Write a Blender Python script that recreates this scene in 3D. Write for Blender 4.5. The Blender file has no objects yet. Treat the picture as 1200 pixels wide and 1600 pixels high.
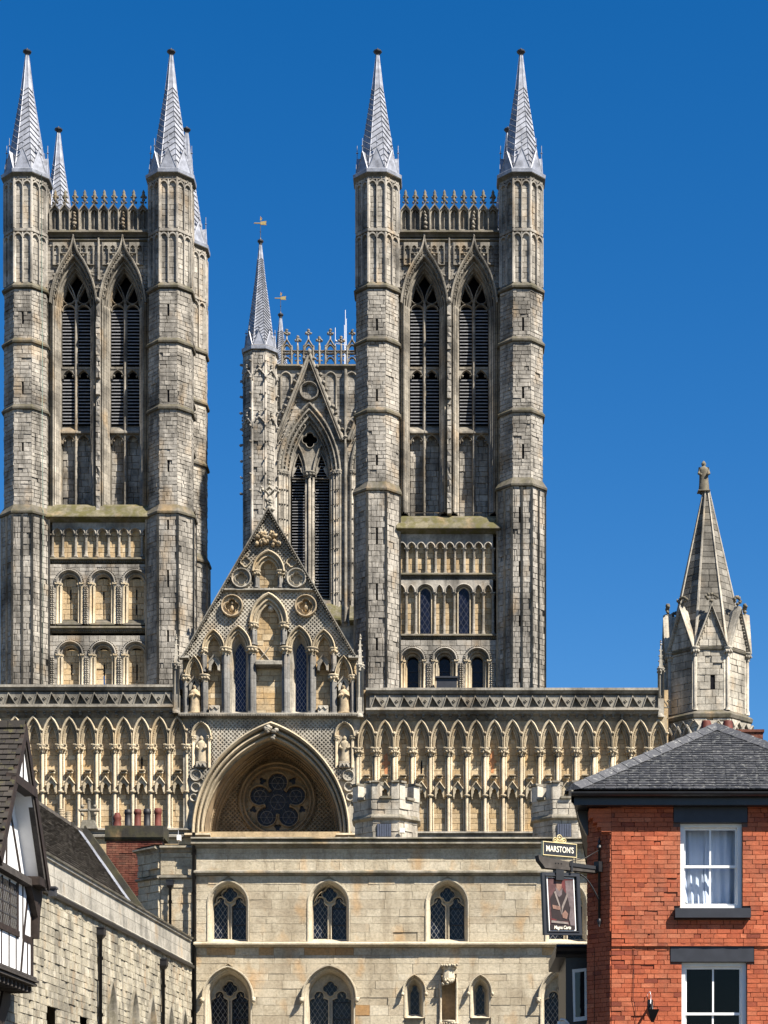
import bpy, math, random
from math import sin, cos, pi, radians, sqrt, atan2
from mathutils import Vector, Matrix
from mathutils.geometry import tessellate_polygon

# ------------------------------------------------------------------ camera, sky, sun, exposure
FPX, CU, CV, EYE = 3100.0, 700.0, 1850.0, 1.6      # focal length and principal point in photo pixels (1200 x 1600)
scene = bpy.context.scene
COL = scene.collection
cam_d = bpy.data.cameras.new('camera')
cam = bpy.data.objects.new('camera', cam_d); COL.objects.link(cam)
cam.location = (0, 0, EYE); cam.rotation_euler = (pi / 2, 0, 0)
cam_d.sensor_width = 36; cam_d.lens = FPX / 1600 * 36
cam_d.shift_x = (600 - CU) / 1600; cam_d.shift_y = (CV - 800) / 1600
cam_d.clip_start = 0.5; cam_d.clip_end = 6000
scene.camera = cam

SUN_AZ, SUN_EL = radians(130), radians(49)          # clockwise from +Y ; height
world = bpy.data.worlds.new('World'); scene.world = world; world.use_nodes = True
wn = world.node_tree.nodes; wl = world.node_tree.links
bg = wn['Background']; bg.inputs[1].default_value = 0.057
sky = wn.new('ShaderNodeTexSky'); sky.sky_type = 'NISHITA'; sky.sun_disc = False
sky.sun_elevation = SUN_EL; sky.sun_rotation = SUN_AZ
sky.altitude = 0; sky.air_density = 1.0; sky.dust_density = 0.35; sky.ozone_density = 3.0
hs = wn.new('ShaderNodeHueSaturation'); hs.inputs['Hue'].default_value = .506; hs.inputs['Saturation'].default_value = 1.42
wl.new(sky.outputs[0], hs.inputs['Color']); wl.new(hs.outputs[0], bg.inputs[0])
sun_d = bpy.data.lights.new('sun', 'SUN'); sun_d.energy = 5.0; sun_d.angle = radians(0.53); sun_d.color = (1.0, 0.93, 0.82)
sun = bpy.data.objects.new('sun', sun_d); COL.objects.link(sun)
sv = Vector((sin(SUN_AZ) * cos(SUN_EL), cos(SUN_AZ) * cos(SUN_EL), sin(SUN_EL)))
sun.rotation_euler = sv.to_track_quat('Z', 'Y').to_euler(); sun.location = sv * 200
vs = scene.view_settings
vs.view_transform = 'Standard'; vs.look = 'None'; vs.gamma = 1; vs.use_curve_mapping = False; vs.exposure = 1.3

R = random.Random(7)
rnd = R.uniform

# ------------------------------------------------------------------ frames: u, v are photo pixels at the frame's own distance, d metres towards the viewer
def PX(D):
    k = D / FPX
    def P(u, v, d=0.0): return ((u - CU) * k, D - d, EYE + (CV - v) * k)
    P.k = k; P.D = D
    return P
def FACE(ox, oy, a, D):
    k = D / FPX; ux, uy = cos(a), sin(a); nx, ny = sin(a), -cos(a)
    def P(u, v, d=0.0): return (ox + u * k * ux + d * nx, oy + u * k * uy + d * ny, EYE + (CV - v) * k)
    P.k = k; P.D = D
    return P
def METRE(ox, oy, a):                                # u metres along, v = -height
    ux, uy = cos(a), sin(a); nx, ny = sin(a), -cos(a)
    def P(u, v, d=0.0): return (ox + u * ux + d * nx, oy + u * uy + d * ny, -v)
    P.k = 1.0
    return P

# ------------------------------------------------------------------ objects
WORLD = {}
def link(o, parent=None, kind=None, label=None):
    COL.objects.link(o)
    if parent is not None:
        o.parent = parent
        w = WORLD.get(parent.name, None)
        if w is not None: o.matrix_parent_inverse = Matrix.Translation(-w)
    if kind: o['kind'] = kind
    if label: o['label'] = label
    return o
def thing(name, label, cat, loc=(0, 0, 0), group=None):
    o = bpy.data.objects.new(name, None); o.empty_display_size = 0.5
    COL.objects.link(o); o.location = loc; WORLD[o.name] = Vector(loc)
    o['label'] = label; o['category'] = cat
    if group: o['group'] = group
    return o
def dup(o, off, parent=None):
    c = o.copy(); COL.objects.link(c)
    c.location = Vector(o.location) + Vector(off)
    if parent is not None:
        c.parent = parent
        w = WORLD.get(parent.name, None)
        c.matrix_parent_inverse = Matrix.Translation(-w) if w is not None else Matrix.Identity(4)
    return c

class MB:
    def __init__(s): s.v = []; s.f = []; s.t = []; s.sm = []
    def add(s, pts, faces, tone=None, smooth=False):
        b = len(s.v); s.v.extend(pts)
        t = rnd(.25, .75) if tone is None else tone
        for f in faces:
            s.f.append([b + i for i in f]); s.t.append(t); s.sm.append(smooth)
        return s
    def mesh(s, name, mat):
        m = bpy.data.meshes.new(name); m.from_pydata(s.v, [], s.f)
        a = m.attributes.new('tone', 'FLOAT', 'FACE'); a.data.foreach_set('value', s.t)
        m.polygons.foreach_set('use_smooth', s.sm)
        for x in (mat if isinstance(mat, (list, tuple)) else [mat]): m.materials.append(x)
        return m
    def obj(s, name, mat, parent=None, kind=None, label=None):
        return link(bpy.data.objects.new(name, s.mesh(name, mat)), parent, kind, label)

# ------------------------------------------------------------------ shapes
QUADS = [(0, 1, 2, 3), (7, 6, 5, 4), (0, 4, 5, 1), (1, 5, 6, 2), (2, 6, 7, 3), (3, 7, 4, 0)]
def pbox(mb, P, u0, u1, v0, v1, d0, d1, tone=None):
    return mb.add([P(u0, v0, d0), P(u1, v0, d0), P(u1, v1, d0), P(u0, v1, d0), P(u0, v0, d1), P(u1, v0, d1), P(u1, v1, d1), P(u0, v1, d1)], QUADS, tone)
def cham(mb, P, u0, u1, v0, v1, d0, d1, g, tone=None):   # block with sloping edges
    return mb.add([P(u0, v0, d0), P(u1, v0, d0), P(u1, v1, d0), P(u0, v1, d0), P(u0 + g, v0 + g, d1), P(u1 - g, v0 + g, d1), P(u1 - g, v1 - g, d1), P(u0 + g, v1 - g, d1)],
                  [(4, 5, 6, 7), (0, 1, 5, 4), (1, 2, 6, 5), (2, 3, 7, 6), (3, 0, 4, 7)], tone)
def poly(mb, P, pts, d, tone=None, holes=()):
    loops = [[Vector((p[0], p[1], 0)) for p in pts]] + [[Vector((p[0], p[1], 0)) for p in h] for h in holes]
    tris = tessellate_polygon(loops)
    allp = [P(p.x, p.y, d) for l in loops for p in l]
    return mb.add(allp, [tuple(t) for t in tris], tone)
def strip(mb, P, a, da, b, db, tone=None, closed=False, smooth=False):
    n = len(a); m = n if closed else n - 1
    mb.add([P(p[0], p[1], da) for p in a] + [P(p[0], p[1], db) for p in b], [(i, (i + 1) % n, n + (i + 1) % n, n + i) for i in range(m)], tone, smooth)
def prism(mb, P, pts, d0, d1, tone=None, holes=()):
    poly(mb, P, pts, d1, tone, holes)
    strip(mb, P, pts, d0, pts, d1, tone, True)
    for h in holes: strip(mb, P, h, d0, h, d1, tone, True)
def arch(cx, hw, sp, ap, n=7):
    h = sp - ap; pts = []
    if h <= hw * 1.03:
        for i in range(2 * n + 1):
            t = pi * i / (2 * n); pts.append((cx - hw * cos(t), sp - h * sin(t)))
        return pts
    r = (hw * hw + h * h) / (2 * hw); xc = cx - hw + r; ta = math.acos(max(-1, min(1, (cx - xc) / r)))
    L = []
    for i in range(n + 1):
        t = pi + (ta - pi) * i / n; L.append((xc + r * cos(t), sp - r * sin(t)))
    return L + [(2 * cx - x, y) for x, y in reversed(L[:-1])]
def door(cx, hw, sp, ap, bot, n=7): return [(cx - hw, bot)] + arch(cx, hw, sp, ap, n) + [(cx + hw, bot)]
def loft_arch(mb, P, cx, sp, prof, bot=None, n=7, tone=None):     # prof: (half width, apex, depth)
    last = None
    t0 = rnd(.3, .6) if tone is None else tone
    for hw, ap, d in prof:
        p = door(cx, hw, sp, ap, bot, n) if bot is not None else arch(cx, hw, sp, ap, n)
        if last: strip(mb, P, last[0], last[1], p, d, t0 + rnd(-.06, .06))
        last = (p, d)
def normals(path, closed=False):
    n = len(path); out = []
    for i in range(n):
        a = path[(i - 1) % n] if (closed or i > 0) else None; b = path[i]; c = path[(i + 1) % n] if (closed or i < n - 1) else None
        d1 = Vector((b[0] - a[0], b[1] - a[1])) if a else None; d2 = Vector((c[0] - b[0], c[1] - b[1])) if c else None
        if d1 is None or d1.length < 1e-9: d1 = d2
        if d2 is None or d2.length < 1e-9: d2 = d1
        n1 = Vector((d1.y, -d1.x)).normalized(); n2 = Vector((d2.y, -d2.x)).normalized()
        m = (n1 + n2)
        if m.length < 1e-6: m = n1.copy()
        m.normalize(); m /= max(0.45, m.dot(n1)); out.append(m)
    return out
def sweep(mb, P, path, prof, tone=None, closed=False, cap=True):  # prof: (offset, depth)
    N = normals(path, closed); pts = []
    for (o, d) in prof: pts.extend(P(p[0] + q.x * o, p[1] + q.y * o, d) for p, q in zip(path, N))
    n = len(path); m = n if closed else n - 1; F = []
    for j in range(len(prof) - 1):
        for i in range(m): F.append((j * n + i, j * n + (i + 1) % n, (j + 1) * n + (i + 1) % n, (j + 1) * n + i))
    if cap and not closed: F.append(tuple(j * n for j in range(len(prof)))); F.append(tuple(j * n + n - 1 for j in range(len(prof))))
    mb.add(pts, F, tone)
def bar(mb, P, path, w, d0, d1, tone=None, closed=False):          # stone bar with a chamfered face
    sweep(mb, P, path, [(-w, d0), (-w, d1 - (d1 - d0) * .35), (-w * .35, d1), (w * .35, d1), (w, d1 - (d1 - d0) * .35), (w, d0)], tone, closed)
def run(mb, P, u0, u1, prof, tone=None, caps=True):                # prof: (v, d), straight moulding
    n = len(prof); pts = [P(u0, v, d) for v, d in prof] + [P(u1, v, d) for v, d in prof]
    F = [(i, i + 1, n + i + 1, n + i) for i in range(n - 1)]
    if caps: F += [tuple(range(n)), tuple(range(n, 2 * n))]
    mb.add(pts, F, tone)
def lathe(mb, P, u, d, prof, n=8, tone=None, smooth=True, a0=0.0, ell=1.0):
    k = P.k; pts = []
    for r, v in prof:
        for i in range(n):
            t = a0 + 2 * pi * i / n; pts.append(P(u + r * cos(t), v, d + r * sin(t) * k * ell))
    m = len(prof); F = []
    for j in range(m - 1):
        for i in range(n): F.append((j * n + i, j * n + (i + 1) % n, (j + 1) * n + (i + 1) % n, (j + 1) * n + i))
    F.append(tuple(range(n))); F.append(tuple(range((m - 1) * n, m * n)))
    mb.add(pts, F, tone, smooth)
def octa(mb, P, u, d, prof, tone=None):                            # prof: (half width across flats, v)
    lathe(mb, P, u, d, [(a / cos(pi / 8), v) for a, v in prof], 8, tone, False, pi / 8)
def tube(mb, P, pts, r, n=6, tone=None):                           # pts (u, v, d); r in frame units
    W = [Vector(P(*p)) for p in pts]; rr = r * P.k; V = []
    for i, w in enumerate(W):
        t = (W[min(i + 1, len(W) - 1)] - W[max(i - 1, 0)])
        t.normalize(); a = Vector((0, 0, 1)) if abs(t.z) < .9 else Vector((1, 0, 0))
        x = t.cross(a).normalized(); y = t.cross(x)
        for j in range(n): V.append(tuple(w + x * rr * cos(2 * pi * j / n) + y * rr * sin(2 * pi * j / n)))
    m = len(W); F = []
    for j in range(m - 1):
        for i in range(n): F.append((j * n + i, j * n + (i + 1) % n, (j + 1) * n + (i + 1) % n, (j + 1) * n + i))
    F += [tuple(range(n)), tuple(range((m - 1) * n, m * n))]
    mb.add(V, F, tone, True)
_g = (1 + 5 ** .5) / 2
ICO = [Vector(p).normalized() for p in [(-1, _g, 0), (1, _g, 0), (-1, -_g, 0), (1, -_g, 0), (0, -1, _g), (0, 1, _g), (0, -1, -_g), (0, 1, -_g), (_g, 0, -1), (_g, 0, 1), (-_g, 0, -1), (-_g, 0, 1)]]
ICF = [(0, 11, 5), (0, 5, 1), (0, 1, 7), (0, 7, 10), (0, 10, 11), (1, 5, 9), (5, 11, 4), (11, 10, 2), (10, 7, 6), (7, 1, 8), (3, 9, 4), (3, 4, 2), (3, 2, 6), (3, 6, 8), (3, 8, 9), (4, 9, 5), (2, 4, 11), (6, 2, 10), (8, 6, 7), (9, 8, 1)]
def knob(mb, P, u, v, d, r, rv=None, rd=None, tone=None, jit=.25):
    rv = rv or r; rd = (rd if rd is not None else r * P.k)
    pts = []
    for p in ICO:
        s = 1 + rnd(-jit, jit); pts.append(P(u + p.x * r * s, v + p.z * rv * s, d + p.y * rd * s))
    mb.add(pts, ICF, tone, True)
def circle(cx, cy, r, n=20, a0=0): return [(cx + r * cos(a0 + 2 * pi * i / n), cy + r * sin(a0 + 2 * pi * i / n)) for i in range(n)]
def foil(cx, cy, r, lobes=4, a0=0, n=5, ratio=.52):               # foiled opening outline
    pts = []; c = r * (1 - ratio); 
    for i in range(lobes):
        a = a0 + 2 * pi * i / lobes
        al = pi / lobes; tt = c * cos(al) + sqrt(max(0, c * c * cos(al) ** 2 - c * c + (r * ratio) ** 2)); span = atan2(tt * sin(al), tt * cos(al) - c)
        for j in range(n + 1):
            t = a - span + 2 * span * j / n
            pts.append((cx + c * cos(a) + r * ratio * cos(t), cy + c * sin(a) + r * ratio * sin(t)))
    return pts
def bez(p0, p1, p2, p3, n=8):
    o = []
    for i in range(n + 1):
        t = i / n; s = 1 - t
        o.append((s ** 3 * p0[0] + 3 * s * s * t * p1[0] + 3 * s * t * t * p2[0] + t ** 3 * p3[0], s ** 3 * p0[1] + 3 * s * s * t * p1[1] + 3 * s * t * t * p2[1] + t ** 3 * p3[1]))
    return o
def span_of(pts, va, vb):
    lo, hi = 1e9, -1e9; n = len(pts)
    for i in range(n):
        (x0, y0), (x1, y1) = pts[i], pts[(i + 1) % n]
        if y0 > y1: x0, y0, x1, y1 = x1, y1, x0, y0
        if y1 < va or y0 > vb: continue
        for y in (max(va, y0), min(vb, y1)):
            t = 0 if y1 - y0 < 1e-9 else (y - y0) / (y1 - y0); x = x0 + t * (x1 - x0); lo = min(lo, x); hi = max(hi, x)
        if y1 - y0 < 1e-9: lo = min(lo, x0, x1); hi = max(hi, x0, x1)
    return (lo, hi) if hi > lo else None
def courses(u0, u1, v0, v1, ch, w0, w1, holes=(), margin=0, uspan=None, jit=.18, small=.35):
    """stones of a wall: (u0, u1, v0, v1, u0 at the foot, u1 at the foot), courses cut to the openings"""
    out = []; v = v1
    while v > v0 + .3 * ch:
        h = ch * (1 + rnd(-jit, jit)); va = max(v0, v - h)
        if va - v0 < .45 * ch: va = v0
        a, b = (u0, u1) if uspan is None else uspan(va, v)
        cut = []
        for p in holes:
            s = span_of(p, va + .001, v - .001)
            if not s or v - min(q[1] for q in p) < .4 * (v - va): continue
            e = (v - va) * .02; st = span_of(p, va, va + e); sb = span_of(p, v - e, v); mid = (s[0] + s[1]) / 2
            yt_ = min(q[1] for q in p); wt = span_of(p, yt_, yt_ + e)
            if not st and wt and wt[1] - wt[0] > .5 * (s[1] - s[0]): st = s
            if not st: st = (mid, mid) if sb and (sb[1] - sb[0]) >= (s[1] - s[0]) * .9 else s
            if not sb: sb = s
            cut.append((min(st[0], sb[0]) - margin, max(st[1], sb[1]) + margin, st[0] - margin, st[1] + margin, sb[0] - margin, sb[1] + margin))
        cut.sort(); free = []; x = (a, a, a)
        for s in cut:
            if s[0] > x[0] or s[2] > x[1]: free.append((x, (s[0], s[2], s[4])))
            x = (s[1], s[3], s[5])
        if x[0] < b: free.append((x, (b, b, b)))
        for (L, Rr) in free:
            x0, x1 = L[0], Rr[0]
            if Rr[1] - L[1] < .1 * w0 and Rr[2] - L[2] < .1 * w0: continue
            xs = []; x = x0 - rnd(0, w0 * .8)
            while True:
                w = rnd(w0, w1)
                if rnd(0, 1) < .12: w *= small + .3
                x += w
                if x > x1 - small * w0: break
                if x > x0 + small * w0 * .6: xs.append(x)
            ed = [(L[1], L[2])] + [(q, q) for q in xs] + [(Rr[1], Rr[2])]
            for p, q in zip(ed[:-1], ed[1:]):
                if q[0] - p[0] > .02 * w0 or q[1] - p[1] > .02 * w0: out.append((p[0], max(q[0], p[0]), va, v, p[1], max(q[1], p[1])))
        v = va
    return out
def block(mb, P, r, d0, d1, gap, tn):
    a, b, c, e = r[:4]; ab, bb = (r[4], r[5]) if len(r) > 4 else (a, b)
    g = min(gap, (e - c) * .3); gt = min(gap, (b - a) * .3); gb = min(gap, (bb - ab) * .3)
    j = lambda: rnd(.35, 1.5); dd = (d1 - d0) * .1; jd = lambda: d1 + rnd(-dd, dd)
    mb.add([P(a, c, d0), P(b, c, d0), P(bb, e, d0), P(ab, e, d0), P(a + gt * j(), c + g * j(), jd()), P(b - gt * j(), c + g * j(), jd()), P(bb - gb * j(), e - g * j(), jd()), P(ab + gb * j(), e - g * j(), jd())],
           [(4, 5, 6, 7), (0, 1, 5, 4), (1, 2, 6, 5), (2, 3, 7, 6), (3, 0, 4, 7)], tn)
def blocks(mb, P, rects, d0, thick, proud, gap, tlo=0., thi=1., worn=.07):
    for r in rects:
        t = rnd(tlo, thi) if rnd(0, 1) < .5 else rnd(tlo * .65 + thi * .35, tlo * .35 + thi * .65)
        er = rnd(.35, .8) if rnd(0, 1) < worn else 1.0          # a few weathered back
        block(mb, P, r, d0, d0 + thick * er + rnd(-proud, proud), gap * (1 if er == 1 else 1.6), t * (1 if er == 1 else .6))
def singles(name, P, rects, d0, thick, proud, gap, mat, parent, limit=300, inview=None, tlo=0., thi=1., worn=.07):
    """the stones that show largest are objects of their own; returns the rest"""
    vis = [r for r in rects if inview is None or inview(r)]
    vis.sort(key=lambda r: -(r[1] - r[0]) * (r[3] - r[2]))
    top = vis[:limit]; ts = set(top)
    for r in top:
        m = MB(); blocks(m, P, [r], d0, thick, proud, gap, tlo, thi, worn); m.obj(name, mat(r) if callable(mat) else mat, parent)
    return [r for r in rects if r not in ts]
# ------------------------------------------------------------------ materials
def nodes_of(name):
    m = bpy.data.materials.new(name); m.use_nodes = True
    nt = m.node_tree; b = nt.nodes['Principled BSDF']
    return m, nt, nt.nodes, nt.links, b
def rgba(c): return (c[0], c[1], c[2], 1)
def mixc(nt, fac, a, b, mode='MIX'):
    n = nt.nodes.new('ShaderNodeMix'); n.data_type = 'RGBA'; n.blend_type = mode
    for sock, val in ((n.inputs[0], fac), (n.inputs[6], a), (n.inputs[7], b)):
        if hasattr(val, 'links'): nt.links.new(val, sock)
        else: sock.default_value = val if not isinstance(val, tuple) else rgba(val)
    return n.outputs[2]
def noise(nt, vec, scale, detail=4, rough=.55, stretch=None):
    if stretch:
        mp = nt.nodes.new('ShaderNodeMapping'); mp.inputs['Scale'].default_value = stretch; nt.links.new(vec, mp.inputs[0]); vec = mp.outputs[0]
    n = nt.nodes.new('ShaderNodeTexNoise'); n.inputs['Scale'].default_value = scale; n.inputs['Detail'].default_value = detail; n.inputs['Roughness'].default_value = rough
    nt.links.new(vec, n.inputs['Vector']); return n.outputs[0]
def ramp(nt, fac, stops):
    n = nt.nodes.new('ShaderNodeValToRGB'); e = n.color_ramp.elements
    while len(e) < len(stops): e.new(.5)
    for x, (p, c) in zip(e, stops): x.position = p; x.color = rgba(c) if isinstance(c, tuple) else (c, c, c, 1)
    nt.links.new(fac, n.inputs[0]); return n.outputs[0]
def position(nt): return nt.nodes.new('ShaderNodeNewGeometry').outputs['Position']
def bump(nt, b, h, strength, dist, prev=None):
    n = nt.nodes.new('ShaderNodeBump'); n.inputs['Strength'].default_value = strength; n.inputs['Distance'].default_value = dist
    nt.links.new(h, n.inputs['Height'])
    if prev is not None: nt.links.new(prev, n.inputs['Normal'])
    nt.links.new(n.outputs[0], b.inputs['Normal']); return n.outputs[0]
def tone(nt, src):
    if src == 'object': return nt.nodes.new('ShaderNodeObjectInfo').outputs['Random']
    n = nt.nodes.new('ShaderNodeAttribute'); n.attribute_name = 'tone'; return n.outputs['Fac']

def stone(name, cols, stain=(.055, .05, .043), stain_amt=.6, warm=(.42, .27, .12), warm_amt=.35, sc=1.0, src='attr', grain=.02, joints=None, moss=0.0):
    m, nt, N, L, b = nodes_of(name); pos = position(nt); t = tone(nt, src)
    c = ramp(nt, t, [(0, cols[0]), (.5, cols[1]), (1, cols[2])])
    n1 = noise(nt, pos, .55 * sc, 6, .6)                       # broad patches of weathering
    c = mixc(nt, ramp(nt, n1, [(.45, 0.), (.62, .8), (.75, 1.)]), c, mixc(nt, stain_amt, c, stain))
    n2 = noise(nt, pos, 1.3 * sc, 5, .65, (1, 1, .16))         # streaks running down
    c = mixc(nt, ramp(nt, n2, [(.50, 0.), (.64, 1.)]), c, mixc(nt, stain_amt * .8, c, stain))
    n3 = noise(nt, pos, .9 * sc, 3, .5, (1, 1, .6))
    c = mixc(nt, ramp(nt, n3, [(.56, 0.), (.72, 1.)]), c, mixc(nt, warm_amt, c, warm))
    n4 = noise(nt, pos, 7 * sc, 6, .75)
    c = mixc(nt, .85, c, mixc(nt, 1, c, ramp(nt, n4, [(.3, .55), (.55, 1.), (.75, 1.2)]), 'MULTIPLY'))
    if moss:
        n5 = noise(nt, pos, 2.2, 4, .6); c = mixc(nt, ramp(nt, n5, [(.42, 0.), (.6, moss)]), c, (.085, .078, .026))
    hb = noise(nt, pos, 22 * sc, 5, .7)
    pv = bump(nt, b, hb, .6, grain)
    if joints:
        sep = N.new('ShaderNodeSeparateXYZ'); L.new(pos, sep.inputs[0])
        ad = N.new('ShaderNodeMath'); ad.operation = 'ADD'; L.new(sep.outputs[0], ad.inputs[0]); L.new(sep.outputs[1], ad.inputs[1])
        cb = N.new('ShaderNodeCombineXYZ'); L.new(ad.outputs[0], cb.inputs[0]); L.new(sep.outputs[2], cb.inputs[1])
        br = N.new('ShaderNodeTexBrick'); br.inputs['Scale'].default_value = 1; br.inputs['Mortar Size'].default_value = .012; br.inputs['Brick Width'].default_value = joints[0]; br.inputs['Row Height'].default_value = joints[1]
        br.inputs['Color1'].default_value = (1, 1, 1, 1); br.inputs['Color2'].default_value = (.72, .72, .72, 1); br.inputs['Mortar'].default_value = (.35, .35, .35, 1)
        L.new(cb.outputs[0], br.inputs['Vector']); c = mixc(nt, .8, c, mixc(nt, 1, c, br.outputs[0], 'MULTIPLY'))
    L.new(c, b.inputs['Base Color']); b.inputs['Roughness'].default_value = .92; b.inputs['Specular IOR Level'].default_value = .2
    return m
def plain(name, col, rough=.6, metal=0, spec=.5, var=.25, sc=6, src='attr', tv=.25, bmp=0.0):
    m, nt, N, L, b = nodes_of(name); pos = position(nt)
    n = noise(nt, pos, sc, 5, .65)
    c = mixc(nt, 1, rgba(col)[:3], ramp(nt, n, [(.3, 1 - var), (.7, 1 + var)]), 'MULTIPLY')
    c = mixc(nt, 1, c, ramp(nt, tone(nt, src), [(0, 1 - tv), (1, 1 + tv)]), 'MULTIPLY')
    L.new(c, b.inputs['Base Color']); b.inputs['Roughness'].default_value = rough; b.inputs['Metallic'].default_value = metal; b.inputs['Specular IOR Level'].default_value = spec
    if bmp: bump(nt, b, noise(nt, pos, sc * 3, 5, .7), .5, bmp)
    return m
def leaded(name, glass, came, pitch, width=.12, rough=.12, up=1.6):
    m, nt, N, L, b = nodes_of(name); pos = position(nt)
    sep = N.new('ShaderNodeSeparateXYZ'); L.new(pos, sep.inputs[0])
    outs = []
    for s in (1, -1):
        a = N.new('ShaderNodeMath'); a.operation = 'MULTIPLY_ADD'; L.new(sep.outputs[2], a.inputs[0]); a.inputs[1].default_value = s / up
        x = N.new('ShaderNodeMath'); x.operation = 'ADD'; L.new(sep.outputs[0], x.inputs[0]); L.new(sep.outputs[1], x.inputs[1]); L.new(x.outputs[0], a.inputs[2])
        d = N.new('ShaderNodeMath'); d.operation = 'DIVIDE'; L.new(a.outputs[0], d.inputs[0]); d.inputs[1].default_value = pitch
        f = N.new('ShaderNodeMath'); f.operation = 'FRACT'; L.new(d.outputs[0], f.inputs[0])
        g = N.new('ShaderNodeMath'); g.operation = 'LESS_THAN'; L.new(f.outputs[0], g.inputs[0]); g.inputs[1].default_value = width; outs.append(g.outputs[0])
    mx = N.new('ShaderNodeMath'); mx.operation = 'MAXIMUM'; L.new(outs[0], mx.inputs[0]); L.new(outs[1], mx.inputs[1])
    wob = noise(nt, pos, 5, 2, .5)
    gl = mixc(nt, 1, glass, ramp(nt, wob, [(.3, .5), (.7, 1.5)]), 'MULTIPLY')
    L.new(mixc(nt, mx.outputs[0], gl, came), b.inputs['Base Color'])
    rr = N.new('ShaderNodeMath'); rr.operation = 'MULTIPLY_ADD'; L.new(mx.outputs[0], rr.inputs[0]); rr.inputs[1].default_value = .6; rr.inputs[2].default_value = rough
    L.new(rr.outputs[0], b.inputs['Roughness']); b.inputs['Specular IOR Level'].default_value = .22; bump(nt, b, wob, .25, .02)
    return m
M = {}
GREY = [(.22, .202, .176), (.335, .308, .266), (.46, .423, .366)]
M['tower'] = stone('tower_stone', GREY, stain_amt=.78, warm_amt=.3)
M['tower_core'] = stone('tower_joint_stone', [(.035, .031, .026)] * 3, stain_amt=.4)
M['trim'] = stone('trim_stone', [(.20, .18, .15), (.30, .272, .225), (.40, .36, .30)], stain_amt=.75, joints=(.9, .42))
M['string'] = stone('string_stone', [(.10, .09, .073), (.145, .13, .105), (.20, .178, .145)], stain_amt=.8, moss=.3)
M['moss'] = stone('mossy_stone', [(.12, .108, .07), (.17, .15, .10), (.22, .19, .13)], stain_amt=.6, moss=.8)
M['marble'] = stone('dark_shaft_stone', [(.12, .118, .115), (.17, .165, .155), (.24, .225, .2)], stain_amt=.4, warm_amt=.15, joints=(.9, .8))
M['gold'] = stone('gold_stone', [(.36, .255, .135), (.47, .35, .205), (.55, .45, .30)], stain=(.16, .12, .075), stain_amt=.45, warm=(.50, .30, .11), warm_amt=.5)
M['gold_trim'] = stone('arcade_stone', [(.34, .27, .175), (.45, .375, .26), (.54, .465, .345)], stain=(.15, .125, .09), stain_amt=.5, warm=(.46, .30, .13), warm_amt=.4)
M['pale'] = stone('pale_stone', [(.32, .29, .235), (.41, .375, .31), (.50, .455, .38)], stain_amt=.6, warm_amt=.3)
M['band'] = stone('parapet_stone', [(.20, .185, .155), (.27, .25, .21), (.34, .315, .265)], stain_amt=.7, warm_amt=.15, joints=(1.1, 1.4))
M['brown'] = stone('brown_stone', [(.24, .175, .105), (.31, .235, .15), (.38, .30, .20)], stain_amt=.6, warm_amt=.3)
M['statue'] = stone('statue_stone', [(.40, .30, .18), (.46, .36, .23), (.5, .4, .28)], stain_amt=.5, sc=2.5)
M['old_statue'] = stone('weathered_statue_stone', [(.13, .115, .085), (.17, .15, .11), (.22, .19, .14)], stain_amt=.5, sc=2.5)
GATE = [(.42, .355, .255), (.49, .425, .31), (.56, .495, .375)]
M['gate'] = stone('gate_stone', GATE, stain=(.24, .19, .125), stain_amt=.55, warm=(.46, .27, .11), warm_amt=.6, sc=1.6, grain=.06)
M['gate_ochre'] = stone('ochre_gate_stone', [(.36, .20, .08), (.44, .27, .12), (.50, .35, .19)], stain=(.24, .19, .125), stain_amt=.4, sc=1.6, grain=.05)
M['gate_core'] = stone('gate_joint', [(.30, .255, .18)] * 3, sc=1.6, stain_amt=.3)
M['gate_trim'] = stone('gate_trim_stone', [(.41, .35, .25), (.48, .415, .30), (.54, .475, .36)], stain=(.22, .19, .15), stain_amt=.4, sc=2)
M['cornice'] = stone('gate_cornice_stone', [(.20, .18, .145), (.26, .235, .19), (.32, .29, .235)], stain_amt=.6, sc=2, moss=.25)
M['wall'] = stone('old_wall_stone', [(.35, .31, .23), (.48, .43, .325), (.60, .54, .42)], stain=(.10, .092, .078), stain_amt=.7, warm=(.45, .24, .09), warm_amt=.3, sc=2.4, grain=.05)
M['wall_core'] = stone('old_wall_mortar', [(.27, .24, .185)] * 3, sc=2, stain_amt=.5)
M['coping'] = stone('wall_coping_stone', [(.36, .335, .28), (.43, .40, .34), (.48, .45, .38)], stain=(.12, .115, .10), stain_amt=.6, sc=1.8, joints=(1.3, 2.4))
M['lead'] = plain('lead_sheet', (.235, .245, .275), .45, .2, .5, .45, 2.2, tv=.35)
M['lead_dark'] = plain('dark_lead', (.035, .035, .04), .5, .1, .4, .3, 4)
M['louvre'] = plain('louvre_slate', (.19, .19, .20), .6, 0, .4, .3, 5)
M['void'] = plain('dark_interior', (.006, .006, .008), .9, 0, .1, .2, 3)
M['glass_blue'] = leaded('blue_leaded_glass', (.004, .006, .016), (.03, .033, .045), .30, .12, .3)
M['glass_lattice'] = leaded('lattice_leaded_glass', (.005, .009, .038), (.20, .20, .22), .22, .13, .25)
M['glass_rose'] = leaded('rose_leaded_glass', (.010, .013, .026), (.05, .048, .046), .26, .13, .4)
M['glass_gate'] = leaded('gate_leaded_glass', (.006, .008, .016), (.20, .20, .195), .17, .085, .12, 1.5)
M['glass_dark'] = plain('dark_window_glass', (.006, .007, .010), .05, 0, .5, .2, 2)
M['iron'] = plain('black_iron', (.012, .012, .014), .45, 0, .4, .3, 8)
M['black_paint'] = plain('black_painted_wood', (.014, .0145, .018), .4, 0, .45, .3, 5)
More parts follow.
